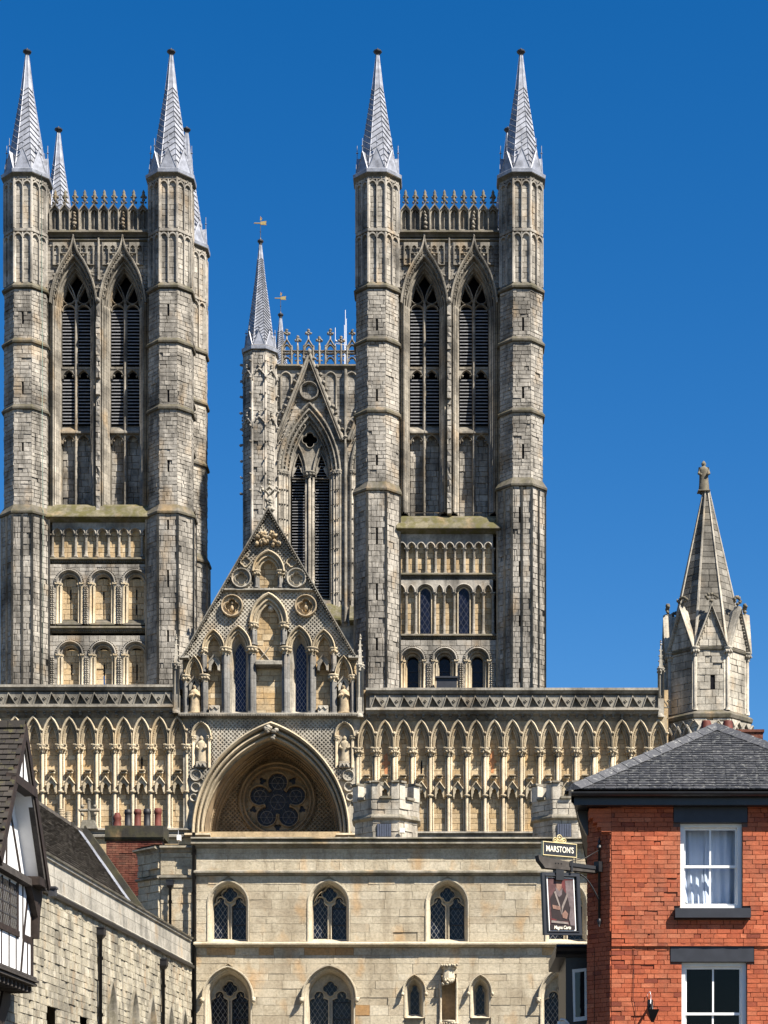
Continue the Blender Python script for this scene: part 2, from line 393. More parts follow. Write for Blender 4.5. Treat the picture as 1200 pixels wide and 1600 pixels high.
M['slate_paint'] = plain('dark_slate_paint', (.024, .026, .033), .5, 0, .35, .2, 5)
M['white_paint'] = plain('white_painted_wood', (.74, .74, .72), .4, 0, .4, .07, 5, tv=.03)
M['gilt'] = plain('gilded_metal', (.75, .48, .16), .35, .8, .5, .2, 10)
M['steel'] = plain('grey_steel', (.5, .51, .53), .4, .6, .5, .1, 10)
M['plaster'] = plain('white_lime_plaster', (.72, .72, .72), .9, 0, .2, .06, 3, tv=.03, bmp=.01)
M['oak'] = plain('dark_oak', (.026, .017, .013), .7, 0, .3, .45, 7, tv=.3, bmp=.01)
M['oak_grey'] = plain('weathered_oak', (.055, .048, .043), .8, 0, .2, .4, 7, tv=.3, bmp=.01)
M['pot_red'] = plain('red_clay_pot', (.10, .024, .016), .7, 0, .3, .3, 6)
M['pot_dark'] = plain('blue_black_clay_pot', (.009, .009, .012), .6, 0, .4, .3, 6)
M['pot_buff'] = plain('buff_clay_pot', (.30, .24, .16), .8, 0, .3, .25, 6)
M['glaze'] = None
def brick_mat(name, src, cols, soot):
    m, nt, N, L, b = nodes_of(name); pos = position(nt)
    c = ramp(nt, tone(nt, src), [(0, cols[0]), (.2, cols[1]), (.6, cols[2]), (1, cols[3])])
    n = noise(nt, pos, 2.0, 6, .65)
    c = mixc(nt, ramp(nt, n, [(.42, 0.), (.72, soot)]), c, (.075, .028, .018))
    n = noise(nt, pos, 1.1, 5, .7, (1, 1, .35)); c = mixc(nt, ramp(nt, n, [(.5, 0.), (.75, .5)]), c, (.30, .16, .10))
    n = noise(nt, pos, 38, 5, .7); c = mixc(nt, .7, c, mixc(nt, 1, c, ramp(nt, n, [(.3, .55), (.6, 1.08)]), 'MULTIPLY'))
    n = noise(nt, pos, 17, 4, .7, (1, 1, 2.2)); c = mixc(nt, ramp(nt, n, [(.66, 0.), (.72, .8)]), c, (.05, .022, .016))
    L.new(c, b.inputs['Base Color']); b.inputs['Roughness'].default_value = .85; b.inputs['Specular IOR Level'].default_value = .25
    bump(nt, b, noise(nt, pos, 60, 5, .7), .5, .006); return m
BR = [(.20, .046, .026), (.34, .080, .036), (.41, .106, .047), (.48, .152, .076)]
M['brick'] = brick_mat('red_brick', 'attr', BR, .45)
M['mortar'] = plain('dark_mortar', (.10, .062, .050), .9, 0, .2, .3, 12)
M['old_brick'] = brick_mat('old_chimney_brick', 'attr', [(.035, .015, .012), (.075, .019, .013), (.11, .027, .017), (.15, .05, .032)], .6)
def roofing(name, cols, lichen, amt, sc=9):
    m, nt, N, L, b = nodes_of(name); pos = position(nt)
    c = ramp(nt, tone(nt, 'attr'), [(0, cols[0]), (.5, cols[1]), (1, cols[2])])
    n = noise(nt, pos, 1.4, 5, .6); c = mixc(nt, ramp(nt, n, [(.3, 0.), (.7, .5)]), c, cols[0])
    n = noise(nt, pos, sc, 6, .75); c = mixc(nt, ramp(nt, n, [(.54, 0.), (.66, amt)]), c, lichen)
    L.new(c, b.inputs['Base Color']); b.inputs['Roughness'].default_value = .75; b.inputs['Specular IOR Level'].default_value = .3
    bump(nt, b, noise(nt, pos, 30, 5, .7), .6, .012); return m
M['slate'] = roofing('grey_roof_slate', [(.018, .019, .022), (.03, .031, .034), (.05, .05, .053)], (.27, .27, .25), .8, 12)
M['hip'] = roofing('hip_ridge_tile', [(.04, .042, .047), (.058, .06, .066), (.08, .08, .085)], (.30, .30, .28), .75, 14)
M['tile'] = roofing('mossy_clay_tile', [(.018, .015, .013), (.032, .027, .022), (.052, .044, .036)], (.085, .078, .026), .8, 5)
M['tile_brown'] = roofing('brown_clay_tile', [(.042, .036, .03), (.072, .062, .052), (.11, .097, .08)], (.16, .145, .12), .4, 6)
M['curtain'] = plain('white_curtain', (.80, .80, .82), .9, 0, .1, .05, 4, tv=.05)
def pane_mat(name, tint, refl):
    m = bpy.data.materials.new(name); m.use_nodes = True; nt = m.node_tree; nt.nodes.clear()
    o = nt.nodes.new('ShaderNodeOutputMaterial'); t = nt.nodes.new('ShaderNodeBsdfTransparent'); t.inputs[0].default_value = rgba(tint)
    g = nt.nodes.new('ShaderNodeBsdfGlossy'); g.inputs['Roughness'].default_value = .02
    fr = nt.nodes.new('ShaderNodeFresnel'); fr.inputs[0].default_value = refl
    mx = nt.nodes.new('ShaderNodeMixShader'); nt.links.new(fr.outputs[0], mx.inputs[0]); nt.links.new(t.outputs[0], mx.inputs[1]); nt.links.new(g.outputs[0], mx.inputs[2]); nt.links.new(mx.outputs[0], o.inputs[0])
    return m
M['pane'] = pane_mat('window_pane_glass', (.74, .80, .88), 1.3)
# ------------------------------------------------------------------ ground
g = MB(); g.add([(-900, -200, 0), (900, -200, 0), (900, 1800, 0), (-900, 1800, 0)], [(0, 1, 2, 3)], .5)
M['paving'] = stone('street_paving', [(.14, .13, .115)] * 3, stain_amt=.3, joints=(.6, .35))
g.obj('ground', M['paving'], None, 'structure', 'paved street and square in front of the gate')

# ------------------------------------------------------------------ cathedral
DS, DT, DC, DK = 110.0, 115.0, 183.0, 112.0
S, T, C = PX(DS), PX(DT), PX(DC)
cathedral = thing('cathedral', 'huge pale stone cathedral with twin spired west towers and central gable', 'cathedral', (S(424, 0)[0], DS, 0))

def oct_frames(P, cu, dc, a):
    cx, cy, _ = P(cu, 0, dc)
    for i in range(8):
        an = i * pi / 4; yield i, FACE(cx + sin(an) * a * P.k, cy - cos(an) * a * P.k, an, P.D)
T8 = math.tan(pi / 8)
def oct_wall(mb, core, P, cu, dc, a, v0, v1, ch=6.2, w0=7.5, w1=17, slit=None, tlo=.12, thi=.88, faces=range(8), gap=.42):
    octa(core, P, cu, dc, [(a - 3.2, v0), (a - 3.2, v1)], .5)
    for i, F in oct_frames(P, cu, dc, a - 3.2):
        if i not in faces: continue
        hw = (a - .3) * T8
        holes = []
        if slit and i in slit: holes = [[(u - 1.5, y - h), (u + 1.5, y - h), (u + 1.5, y + h), (u - 1.5, y + h)] for (u, y, h) in slit[i]]
        rr = courses(-hw, hw, v0, v1, ch, w0, w1, holes)
        blocks(mb, F, rr, 0, 3.1 * P.k, .016, gap, tlo, thi, .03)
def ring(P, cu, dc, prof, mat, name, parent):
    m = MB(); octa(m, P, cu, dc, prof, rnd(.3, .7)); return m.obj(name, mat, parent)

def spire(P, cu, dc, ye, yt, a0, a1, skirt, parent, gab=33, seam0=None, step=10.5, mat='lead', name='spire', cap=7, steps=True, fin=20):
    cx, cy, _ = P(cu, 0, dc); k = P.k
    s = MB()
    octa(s, P, cu, dc, [(skirt, ye + 7), (skirt + .5, ye + 2), (skirt - 2, ye), (skirt - 4, ye - 1), (skirt - 5, ye - 1.5)], .5)
    vm, am = ye - (ye - yt) * .665, a0 * .30
    octa(s, P, cu, dc, [(a0, ye), (am, vm), (a1, yt + 8)], .55)
    def pt(i, t, v, lift=0.0):
        a = (a0 + (am - a0) * (ye - v) / (ye - vm) if v > vm else am + (a1 - am) * (vm - v) / (vm - yt - 8)) + lift; an = i * pi / 4
        return Vector((cx + (sin(an) * a + cos(an) * t * a * T8) * k, cy + (-cos(an) * a + sin(an) * t * a * T8) * k, EYE + (CV - v) * k))
    for i in range(8):                                         # rolls on the arrises
        for (va_, vb_, r0_, r1_) in ((ye, vm, 1, .8), (vm, yt + 9, .8, .5)):
          A, B = pt(i, 1, va_), pt(i, 1, vb_); o = Vector((sin((i + .5) * pi / 4), -cos((i + .5) * pi / 4), 0)); x = Vector((o.y, -o.x, 0)); r = .55 * k
          s.add([tuple(A + x * r * r0_), tuple(A + o * r * 1.6 * r0_), tuple(A - x * r * r0_), tuple(B + x * r * r1_), tuple(B + o * r * 1.6 * r1_), tuple(B - x * r * r1_)], [(0, 1, 4, 3), (1, 2, 5, 4)], .75)
        v = ye - gab * .5; top = seam0 if seam0 is not None else yt + 60
        while steps and v > top:                               # welts of the lead sheets, herringbone
            sl = (a0 * .62) * (v - yt) / (ye - yt)
            lo, hi = (-1, 1) if i % 2 else (1, -1)
            A, B = pt(i, lo, v), pt(i, hi, min(v + sl, ye)); n = Vector((sin(i * pi / 4), -cos(i * pi / 4), .15)); h = n * (1.25 * k); w = Vector((0, 0, .9 * k))
            s.add([tuple(A + w), tuple(B + w), tuple(B + h), tuple(A + h), tuple(A - w * .2), tuple(B - w * .2)], [(0, 1, 2, 3), (3, 2, 5, 4)], rnd(.0, .5))
            v -= step * (.55 + .45 * (v - yt) / (ye - yt))
    for i in range(8):                                         # gablets round the foot
        an = i * pi / 4; N = Vector((sin(an), -cos(an), 0)); U = Vector((cos(an), sin(an), 0)); c = Vector((cx, cy, 0)); Z = lambda v: Vector((0, 0, EYE + (CV - v) * k))
        a = skirt - 4.5; hw = a * T8 * .93
        bl, br, ap = c + N * a * k - U * hw * k + Z(ye), c + N * a * k + U * hw * k + Z(ye), c + N * (a - 1) * k + Z(ye - gab)
        back = c + N * (a0 * .78) * k + Z(ye - gab + 1)
        bl2, br2 = c + N * a0 * .9 * k - U * hw * .85 * k + Z(ye), c + N * a0 * .9 * k + U * hw * .85 * k + Z(ye)
        s.add([tuple(p) for p in (bl, br, ap, back, bl2, br2)], [(0, 1, 2), (0, 2, 3, 4), (1, 2, 3, 5)], rnd(.35, .6))
        for p in (bl, br):                                     # raised verge of each gablet
            e = (ap - p); q = e.cross(N).normalized() * .7 * k; o = N * .9 * k
            s.add([tuple(p + q), tuple(p - q), tuple(p + q * .6 + o), tuple(ap + q), tuple(ap - q), tuple(ap + q * .6 + o)], [(0, 2, 5, 3), (2, 1, 4, 5)], .8)
        if fin:
            w = .55 * k; f0 = ap + Vector((0, 0, -2 * k)); f1 = ap + Vector((0, 0, fin * k))
            s.add([tuple(f0 + U * w), tuple(f0 + N * w), tuple(f0 - U * w), tuple(f0 - N * w), tuple(f1 + U * w), tuple(f1 + N * w), tuple(f1 - U * w), tuple(f1 - N * w)], [(0, 1, 5, 4), (1, 2, 6, 5), (2, 3, 7, 6), (3, 0, 4, 7), (4, 5, 6, 7)], .6)
            m = ap + Vector((0, 0, fin * .42 * k)); g_ = 2.3 * k
            s.add([tuple(m + U * g_), tuple(m + N * g_), tuple(m - U * g_), tuple(m - N * g_), tuple(m + Vector((0, 0, 1.6 * k))), tuple(m - Vector((0, 0, 1.6 * k)))], [(0, 1, 4), (1, 2, 4), (2, 3, 4), (3, 0, 4), (0, 1, 5), (1, 2, 5), (2, 3, 5), (3, 0, 5)], .6)
    o = s.obj(name, M[mat], parent)
    if cap:
        m = MB(); lathe(m, P, cu, dc, [(a1 * 1.1, yt + 10), (a1 + .6, yt + 8.5), (cap * .55, yt + 6.5), (cap * .95, yt + 4), (cap, yt + 2.5), (cap * .8, yt + 1.2), (cap * .3, yt), (.4, yt - 3)], 8, .4, False)
        return [o, m.obj('finial', M['lead_dark'], parent)]
    return [o]

def turret(P, cu, dc, spec, parent, slits, mid, ytop=290, ybot=1085, core_bot=1700):
    """corner turret of a west tower; spec = list of (y of string, half width above it)"""
    made = []
    m, core = MB(), MB()
    # panelled top stage
    a = 32.5
    octa(core, P, cu, dc, [(a - 3, 286), (a - 3, 462)], .5)
    for i, F in oct_frames(P, cu, dc, a - 3):
        hw = a * T8
        holes = []
        blocks(m, F, courses(-hw, hw, 292, 458, 8.5, 9, 17, holes), 0, 1.0 * P.k, .008, .4)
        for u in (-hw, 0, hw):
            w = 1.5 if u else 1.15
            cham(m, F, u - w, u + w, 296, 372, 0, 4.8 * P.k, .5, rnd(.5, 1)); cham(m, F, u - w, u + w, 378, 456, 0, 4.8 * P.k, .5, rnd(.5, 1))
        for y in (296, 377):
            for s in (-1, 1):
                c_ = s * hw / 2; loft_arch(m, F, c_, y + 9, [(hw / 2, y + 1, 4.4 * P.k), (hw / 2 - 1.7, y + 3.4, 4.4 * P.k), (hw / 2 - 2, y + 3.8, .8 * P.k)], None, 4, .5)
                knob(m, F, c_, y - 2.5, 3.2 * P.k, 1.5, 1.8, None, .35)
        cham(m, F, -hw - 1.4, hw + 1.4, 286, 296.5, 0, 3.4 * P.k, .4, .5)
        cham(m, F, -hw - 1.4, hw + 1.4, 371.5, 377.5, 0, 4.4 * P.k, .9, .45)
    ys = [y for y, _ in spec]; prev = 465
    for j, (y, aa) in enumerate(spec):
        sl = {i: [s for s in lst if prev < s[1] < y] for i, lst in slits.items()}
        last = j == len(spec) - 1
        if not last: oct_wall(m, core, P, cu, dc, aa, prev + 1, y - (12 if j == len(spec) - 2 else 2), slit=sl)
        else:
            oct_wall(m, core, P, cu, dc, aa, prev + 1, y, 8.4, 7.5, 13, slit=sl, tlo=.2)
            for i, F in oct_frames(P, cu, dc, aa):
                hw = aa * T8
                for u in ([-hw, 0, hw] if mid else [-hw, hw]):
                    lathe(m, F, u, 0, [(1.9, prev + 4), (1.9, ybot)], 6, .7)
                    if u: 
                        for q in (-4, 4): lathe(m, F, u + (q if abs(u + q) < hw else 0), -.03, [(.8, prev + 4), (.8, ybot)], 5, .4)
        if y < 1040: prev = y
    made.append(core.obj('turret_core', M['tower_core'], parent))
    o = m.obj('corner_turret', M['tower'], parent); o['kind'] = 'stuff'; made.append(o)
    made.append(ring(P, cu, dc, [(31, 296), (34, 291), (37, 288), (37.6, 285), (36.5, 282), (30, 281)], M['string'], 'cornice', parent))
    for j, y in enumerate([462] + ys[:-1]):
        big = j == len(ys) - 1
        aa = 33 if j == 0 else spec[min(j, len(spec) - 1)][1]
        top = spec[j - 1][1] if j else 33
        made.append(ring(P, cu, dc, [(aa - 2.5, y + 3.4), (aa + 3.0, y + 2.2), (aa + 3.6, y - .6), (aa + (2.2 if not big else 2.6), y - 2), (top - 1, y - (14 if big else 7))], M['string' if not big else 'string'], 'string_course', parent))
    return made

def slit_dark(P, cu, dc, a, lst, parent):
    made = []
    for i, F in oct_frames(P, cu, dc, a - 3.0):
        for (u, y, h) in lst.get(i, []):
            m = MB(); pbox(m, F, u - 1.5, u + 1.5, y - h - .3, y + h + .3, -.02, .025, .5); made.append(m.obj('slit_window', M['void'], parent))
    return made

def big_window(P, cu, parent, lit):
    """two-light louvred belfry window with ogee hood"""
    di = -.78
    wf = MB()
    loft_arch(wf, P, cu, 480, [(33.5, 397, .02), (33.2, 397.6, .16), (32, 400, .2), (31, 402, .14), (30.6, 403, -.02), (30.4, 403.4, -.22), (29.2, 406, -.22), (28.8, 407, -.14), (27.8, 409, -.16), (27.4, 410, -.34), (26.4, 412, -.36), (26, 413, -.3), (25.4, 414.5, -.34), (25, 415.5, -.6), (23.8, 418, -.62), (23.2, 419.5, di), (23.2, 419.5, di - .35)], 801, 8, .5)
    wf.obj('window_jamb', M['trim'], parent)
    for s in (-1, 1):
        for off, r, d_ in ((29.6, 1.3, -.1), (26.9, 1.2, -.24), (24.6, 1.0, -.46)):
            k_ = MB(); lathe(k_, P, cu + s * off, d_, [(r, 800), (r, 484), (r * 1.7, 481), (r * 1.7, 479), (r, 477)], 7, rnd(.5, 1)); k_.obj('shaft', M['trim'], parent)
    tr = MB(); d0, d1 = di - .18, di + .12
    bar(tr, P, [(cu, 800), (cu, 466)], 2.6, d0, d1 + .04, .75)
    for s in (-1, 1):
        bar(tr, P, bez((cu, 468), (cu + s * 1, 455), (cu + s * 6, 440), (cu + s * 14, 432), 6), 1.25, d0, d1, .7)
        c_ = cu + s * 11.6
        bar(tr, P, bez((cu + s * 1.5, 464), (cu + s * 4, 452), (c_ + s * 1, 444), (c_ + s * 2, 436), 6), 1.0, d0, d1 - .03, .65)
        bar(tr, P, bez((cu + s * 22.5, 470), (cu + s * 20, 455), (c_ + s * 5, 446), (c_ + s * 2, 436), 6), 1.0, d0, d1 - .03, .65)
        bar(tr, P, arch(c_, 10.5, 478, 467.5, 5), 1.15, d0, d1 - .02, .7)
        bar(tr, P, arch(c_, 9, 458, 466, 5), 1.0, d0, d1 - .03, .65)
        for y in (570, 672):                                                      # transoms and lower heads
            if y == 570: pbox(tr, P, c_ - 11, c_ + 11, 565.5, 569, d0, d1 - .04, .6)
            sp = y + 14
            outl = [(c_ - 11.5, sp), (c_ - 11.5, y - 2), (c_ + 11.5, y - 2), (c_ + 11.5, sp)] + list(reversed(arch(c_, 9.6, sp, y + .5, 5)))
            prism(tr, P, outl, d0, d1 - .08, .6)
            bar(tr, P, arch(c_, 9.9, sp, y, 5), .8, d0, d1 - .01, .7)
            for q in (-1, 1): knob(tr, P, c_ + q * 6.3, sp - 4.5, d1 - .12, 1.8, 2.2, .1, .5)
        # sills under the louvres
        run(tr, P, c_ - 11.2, c_ + 11.2, [(654, di - .3), (668, di + .22), (671, di + .24), (672, di + .1), (672, di - .3)], .45)
    tr.obj('window_tracery', M['trim'], parent)
    bp = MB()
    for s in (-1, 1):
        c_ = cu + s * 11.6
        blocks(bp, P, courses(c_ - 11, c_ + 11, 672, 800, 9.5, 9, 14), di - .34, .08, .012, .45)
    o = bp.obj('blocked_light', M['tower'], parent); o['kind'] = 'stuff'
    ex = MB(); poly(ex, P, door(cu, 24, 480, 418, 672), di - .75, .5); ex.obj('belfry_interior', M['void'], parent)
    sl = MB(); run(sl, P, -10.6, 10.6, [(.2, -.36), (3.0, -.06), (4.7, -.06), (1.9, -.36)], .5)
    me = sl.mesh('louvre_slat', M['louvre'])
    for s in (-1, 1):
        c_ = cu + s * 11.6
        y = 472.0
        while y < 654:
            if not (562 < y + 3 < 582) :
                o = bpy.data.objects.new('louvre_slat', me); link(o, parent)
                x0 = P(0, 0, 0); x1 = P(c_, y, di)
                o.location = (x1[0] - x0[0], x1[1] - x0[1], x1[2] - x0[2])
            y += 5.2
    hood = MB()
    L = bez((cu - 36.5, 476), (cu - 34, 440), (cu - 20, 414), (cu - 8, 398), 9)[:-1] + bez((cu - 8, 398), (cu - 4, 391), (cu - 1.5, 384), (cu, 372), 4)
    full = L + [(2 * cu - x, y) for x, y in reversed(L[:-1])]
    sweep(hood, P, full, [(-2.6, 0), (-2.6, .16), (-1.2, .34), (.6, .36), (1.6, .2), (1.8, 0)], .55)
    Nn = normals(full)
    for i in range(1, len(full) - 1):
        if i % 2 == 0 and abs(i - len(L) + 1) > 1:
            p, q = full[i], Nn[i]; knob(hood, P, p[0] + q.x * 3.4, p[1] + q.y * 3.4, .22, 2.2, 2.0, None, .3, .4)
        p, q = full[i], Nn[i]
        if abs(i - len(L) + 1) > 1: bar(hood, P, circle(p[0] - q.x * 4.6, p[1] - q.y * 4.6, 2.4, 7), .65, .02, .2, .6, True)
    bar(hood, P, circle(cu, 399, 3.6, 9), .8, 0, .2, .6, True)
    knob(hood, P, cu, 371.5, .25, 2.2, 3.4, None, .4)
    hood.obj('ogee_hood', M['trim'], parent)

def parapet(P, u0, u1, n, parent, statues):
    w = (u1 - u0) / n
    base = MB(); run(base, P, u0 - 8, u1 + 8, [(362, -.6), (362, .12), (364, .34), (367, .38), (369, .2), (372, .14), (373, -.1), (373, -.6)], .45); base.obj('cornice', M['string'], parent)
    for i in range(n):
        c = u0 + (i + .5) * w; m = MB()
        outer = [(c - w / 2, 363), (c - w / 2, 331), (c, 321), (c + w / 2, 331), (c + w / 2, 363)]
        hole = [(x, y) for x, y in door(c, w / 2 - 2.2, 336, 328, 359, 4)]
        prism(m, P, outer, -.25, .06, rnd(.4, .6), [hole]); poly(m, P, hole, -.14, .45)
        pbox(m, P, c - .6, c + .6, 330, 359, -.14, 0, .6)
        sweep(m, P, [outer[1], outer[2], outer[3]], [(-1.2, .02), (-1, .2), (.6, .22), (1.0, 0)], .6)
        cham(m, P, c - w / 2 - .9, c - w / 2 + .9, 330, 362, -.1, .22, .5, .6)
        if i in statues:
            for y, r in ((357, 3), (351, 3.6), (345, 3.2), (340, 2.4), (335, 2.2)): knob(m, P, c + rnd(-1, 1), y, .15, r, r, .18, .35, .35)
        m.obj('parapet_panel', M['trim'], parent)
        f = MB(); lathe(f, P, c, -.08, [(1.5, 323), (1.1, 317), (1.0, 314), (2.8, 312.5), (2.6, 310.5), (1.6, 309), (3.2, 306), (3.0, 303.5), (1.9, 302), (2.5, 300), (1.6, 298), (.4, 295.5)], 6, rnd(.3, .5))
        for y in (315.5, 307.5):
            for q in (-1, 1): knob(f, P, c + q * 3.2, y, -.08, 2.1, 2.0, .1, .3, .4)
        f.obj('finial', M['old_statue'], parent)

def tower_face(P, cx, wins, parent, statues):
    """upper storey wall between the turrets, with panels, hoods and ledge"""
    u0, u1 = cx - 84, cx + 84
    m = MB(); wl_ = MB()
    holes = [door(c, 30.4, 480, 403.4, 800.5) for c in wins]
    outer = [(u0, 364), (u1, 364), (u1, 802), (u0, 802)]
    poly(wl_, P, outer, 0, .5, holes); wl_.obj('belfry_wall', M['tower_core'], parent)
    fat = [door(c, 33.2, 480, 397, 801) for c in wins]
    rr = courses(u0, u1, 374, 800, 6.6, 9, 16, fat); blocks(m, P, rr, 0, .06, .012, .4, 0, .9)
    o = m.obj('wall_masonry', M['tower'], parent); o['kind'] = 'stuff'
    for c in wins: big_window(P, c, parent, True)
    # jamb shafts beside the windows and the middle pier
    for u, w in ((wins[0] - 35, 1.6), (wins[1] + 35, 1.6), (wins[0] - 39.5, 2.0), (wins[1] + 39.5, 2.0), (cx - 4.5, 1.4), (cx + 4.5, 1.4)):
        s = MB(); lathe(s, P, u, .12, [(w, 470), (w, 803)], 7, .6); s.obj('shaft', M['trim'], parent)
    p = MB(); blocks(p, P, courses(cx - 3.4, cx + 3.4, 476, 806, 9, 8, 9), 0, .42, .02, .5, .2, .9); knob(p, P, cx, 475, .4, 4, 5, .25, .3); p.obj('pier', M['tower'], parent)
    s = MB(); cham(s, P, cx - 1.7, cx + 1.7, 374, 440, 0, .26, .7, .75); s.obj('shaft', M['trim'], parent)
    for c in wins:                                                                # blind panels in the spandrels
        for s_ in (-1, 1):
            for j in range(2):
                pc = c + s_ * (15.5 + 11 * j); y1 = 398 + 12 * j + (6 if j else 0); h = MB()
                outl = [(pc - 5.4, y1), (pc - 5.4, 381), (pc + 5.4, 381), (pc + 5.4, y1)]
                prism(h, P, outl, 0, .2, .5, [door(pc, 3.9, 391, 385.5, y1 - 1, 4)])
                for q in (-1, 1): knob(h, P, pc + q * 2.6, 390.5, .13, 1.2, 1.4, .08, .5)
                h.obj('blind_panel', M['trim'], parent)
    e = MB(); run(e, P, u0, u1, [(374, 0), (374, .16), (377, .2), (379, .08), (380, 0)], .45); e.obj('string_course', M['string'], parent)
def ledge(P, u0, u1, wins, cx, y, parent):
    m = MB(); run(m, P, u0, u1, [(y - 12, -.05), (y - 7, .22), (y - 6.4, .3), (y + 3, .5), (y + 3.6, .58), (y + 13, .86), (y + 15, .88), (y + 16, .7), (y + 20, .45), (y + 20, -.1)], .5)
    for c in wins:
        for s in (-1, 1):
            q = c + s * 11.6; m.add([P(q - 11.5, y - 4, .05), P(q + 11.5, y - 4, .05), P(q + 6, y - 14, -1.05), P(q - 6, y - 14, -1.05), P(q - 11.5, y + 2, .25), P(q + 11.5, y + 2, .25), P(q - 11.5, y - 4, -1.0), P(q + 11.5, y - 4, -1.0)], [(0, 1, 2, 3), (0, 4, 5, 1), (0, 3, 6), (1, 2, 7)], .6)
    m.obj('weathered_ledge', M['moss'], parent)

def small_arcade(P, xs, crown, spring, bot, df, db, parent, kinds=None, col_r=2.3, top=None, mat='tower', backmat='gold'):
    """row of little arches on colonnettes; xs = column positions"""
    top = crown - 6 if top is None else top
    back = MB(); rr = courses(xs[0], xs[-1], top, bot, 9, 10, 16); poly(back, P, [(xs[0], top), (xs[-1], top), (xs[-1], bot), (xs[0], bot)], db - .03, .3)
    blocks(back, P, rr, db - .02, .05, .01, .35); o = back.obj('arcade_back', M[backmat], parent); o['kind'] = 'stuff'
    for i in range(len(xs) - 1):
        a, b = xs[i], xs[i + 1]; c = (a + b) / 2; hw = (b - a) / 2; big = kinds and kinds[i] == 'B'; point = kinds and kinds[i] == 'p'
        m = MB(); ri = hw - 2.0; ap = crown + (0 if not point else 1)
        outl = [(a, spring), (a, top), (b, top), (b, spring)] + list(reversed(arch(c, ri, spring, ap + 1.2, 6)))
        poly(m, P, outl, df, rnd(.4, .6)); ar = arch(c, ri, spring, ap + 1.2, 6); strip(m, P, ar, df, ar, db - .02, .5)
        loft_arch(m, P, c, spring, [(ri + 1.9, ap - .8, df), (ri + 1.9, ap - .8, df + .1), (ri + .5, ap + .6, df + .12), (ri, ap + 1.2, df + .02), (ri - .2, ap + 1.3, df - .1), (ri - 1.2, ap + 2.4, df - .12), (ri - 1.3, ap + 2.5, db)], None, 6, rnd(.45, .75))
        m.obj('arch', M[mat], parent)
    for i, x in enumerate(xs):
        m = MB(); r = col_r * rnd(.9, 1.08); dd = df - .08
        lathe(m, P, x, dd, [(r * 1.5, bot), (r * 1.5, bot - 2), (r, bot - 4), (r * .95, spring + 6), (r, spring + 5.4), (r * 1.5, spring + 2.4), (r * 1.6, spring + 2)], 8, rnd(.2, .9))
        cham(m, P, x - r * 1.75, x + r * 1.75, spring - .6, spring + 2.2, dd - r * 1.7 * P.k, dd + r * 1.75 * P.k, .4, .5)
        m.obj('colonnette', M['trim'], parent)
def nail_string(P, u0, u1, y, parent, kind='nail', d=.3):
    m = MB(); run(m, P, u0, u1, [(y - 4, d - .3), (y - 3, d + .2), (y, d + .26), (y + 1, d + .1), (y + 6, d - .05), (y + 6, d - .3)], .5)
    n = int((u1 - u0) / (3.2 if kind == 'nail' else 5.2)); w = (u1 - u0) / n
    for i in range(n):
        c = u0 + (i + .5) * w
        if kind == 'nail': cham(m, P, c - w * .38, c + w * .38, y + 1.5, y + 5, d - .1, d + .12, .5, .7)
        else:
            bar(m, P, [(c - w / 2, y + 2), (c, y + 6.5), (c + w / 2, y + 2)], .7, d - .1, d + .12, .7); bar(m, P, [(c - w / 2, y + 6.5), (c, y + 2), (c + w / 2, y + 6.5)], .7, d - .1, d + .1, .6)
    m.obj('string_course', M['string'], parent)
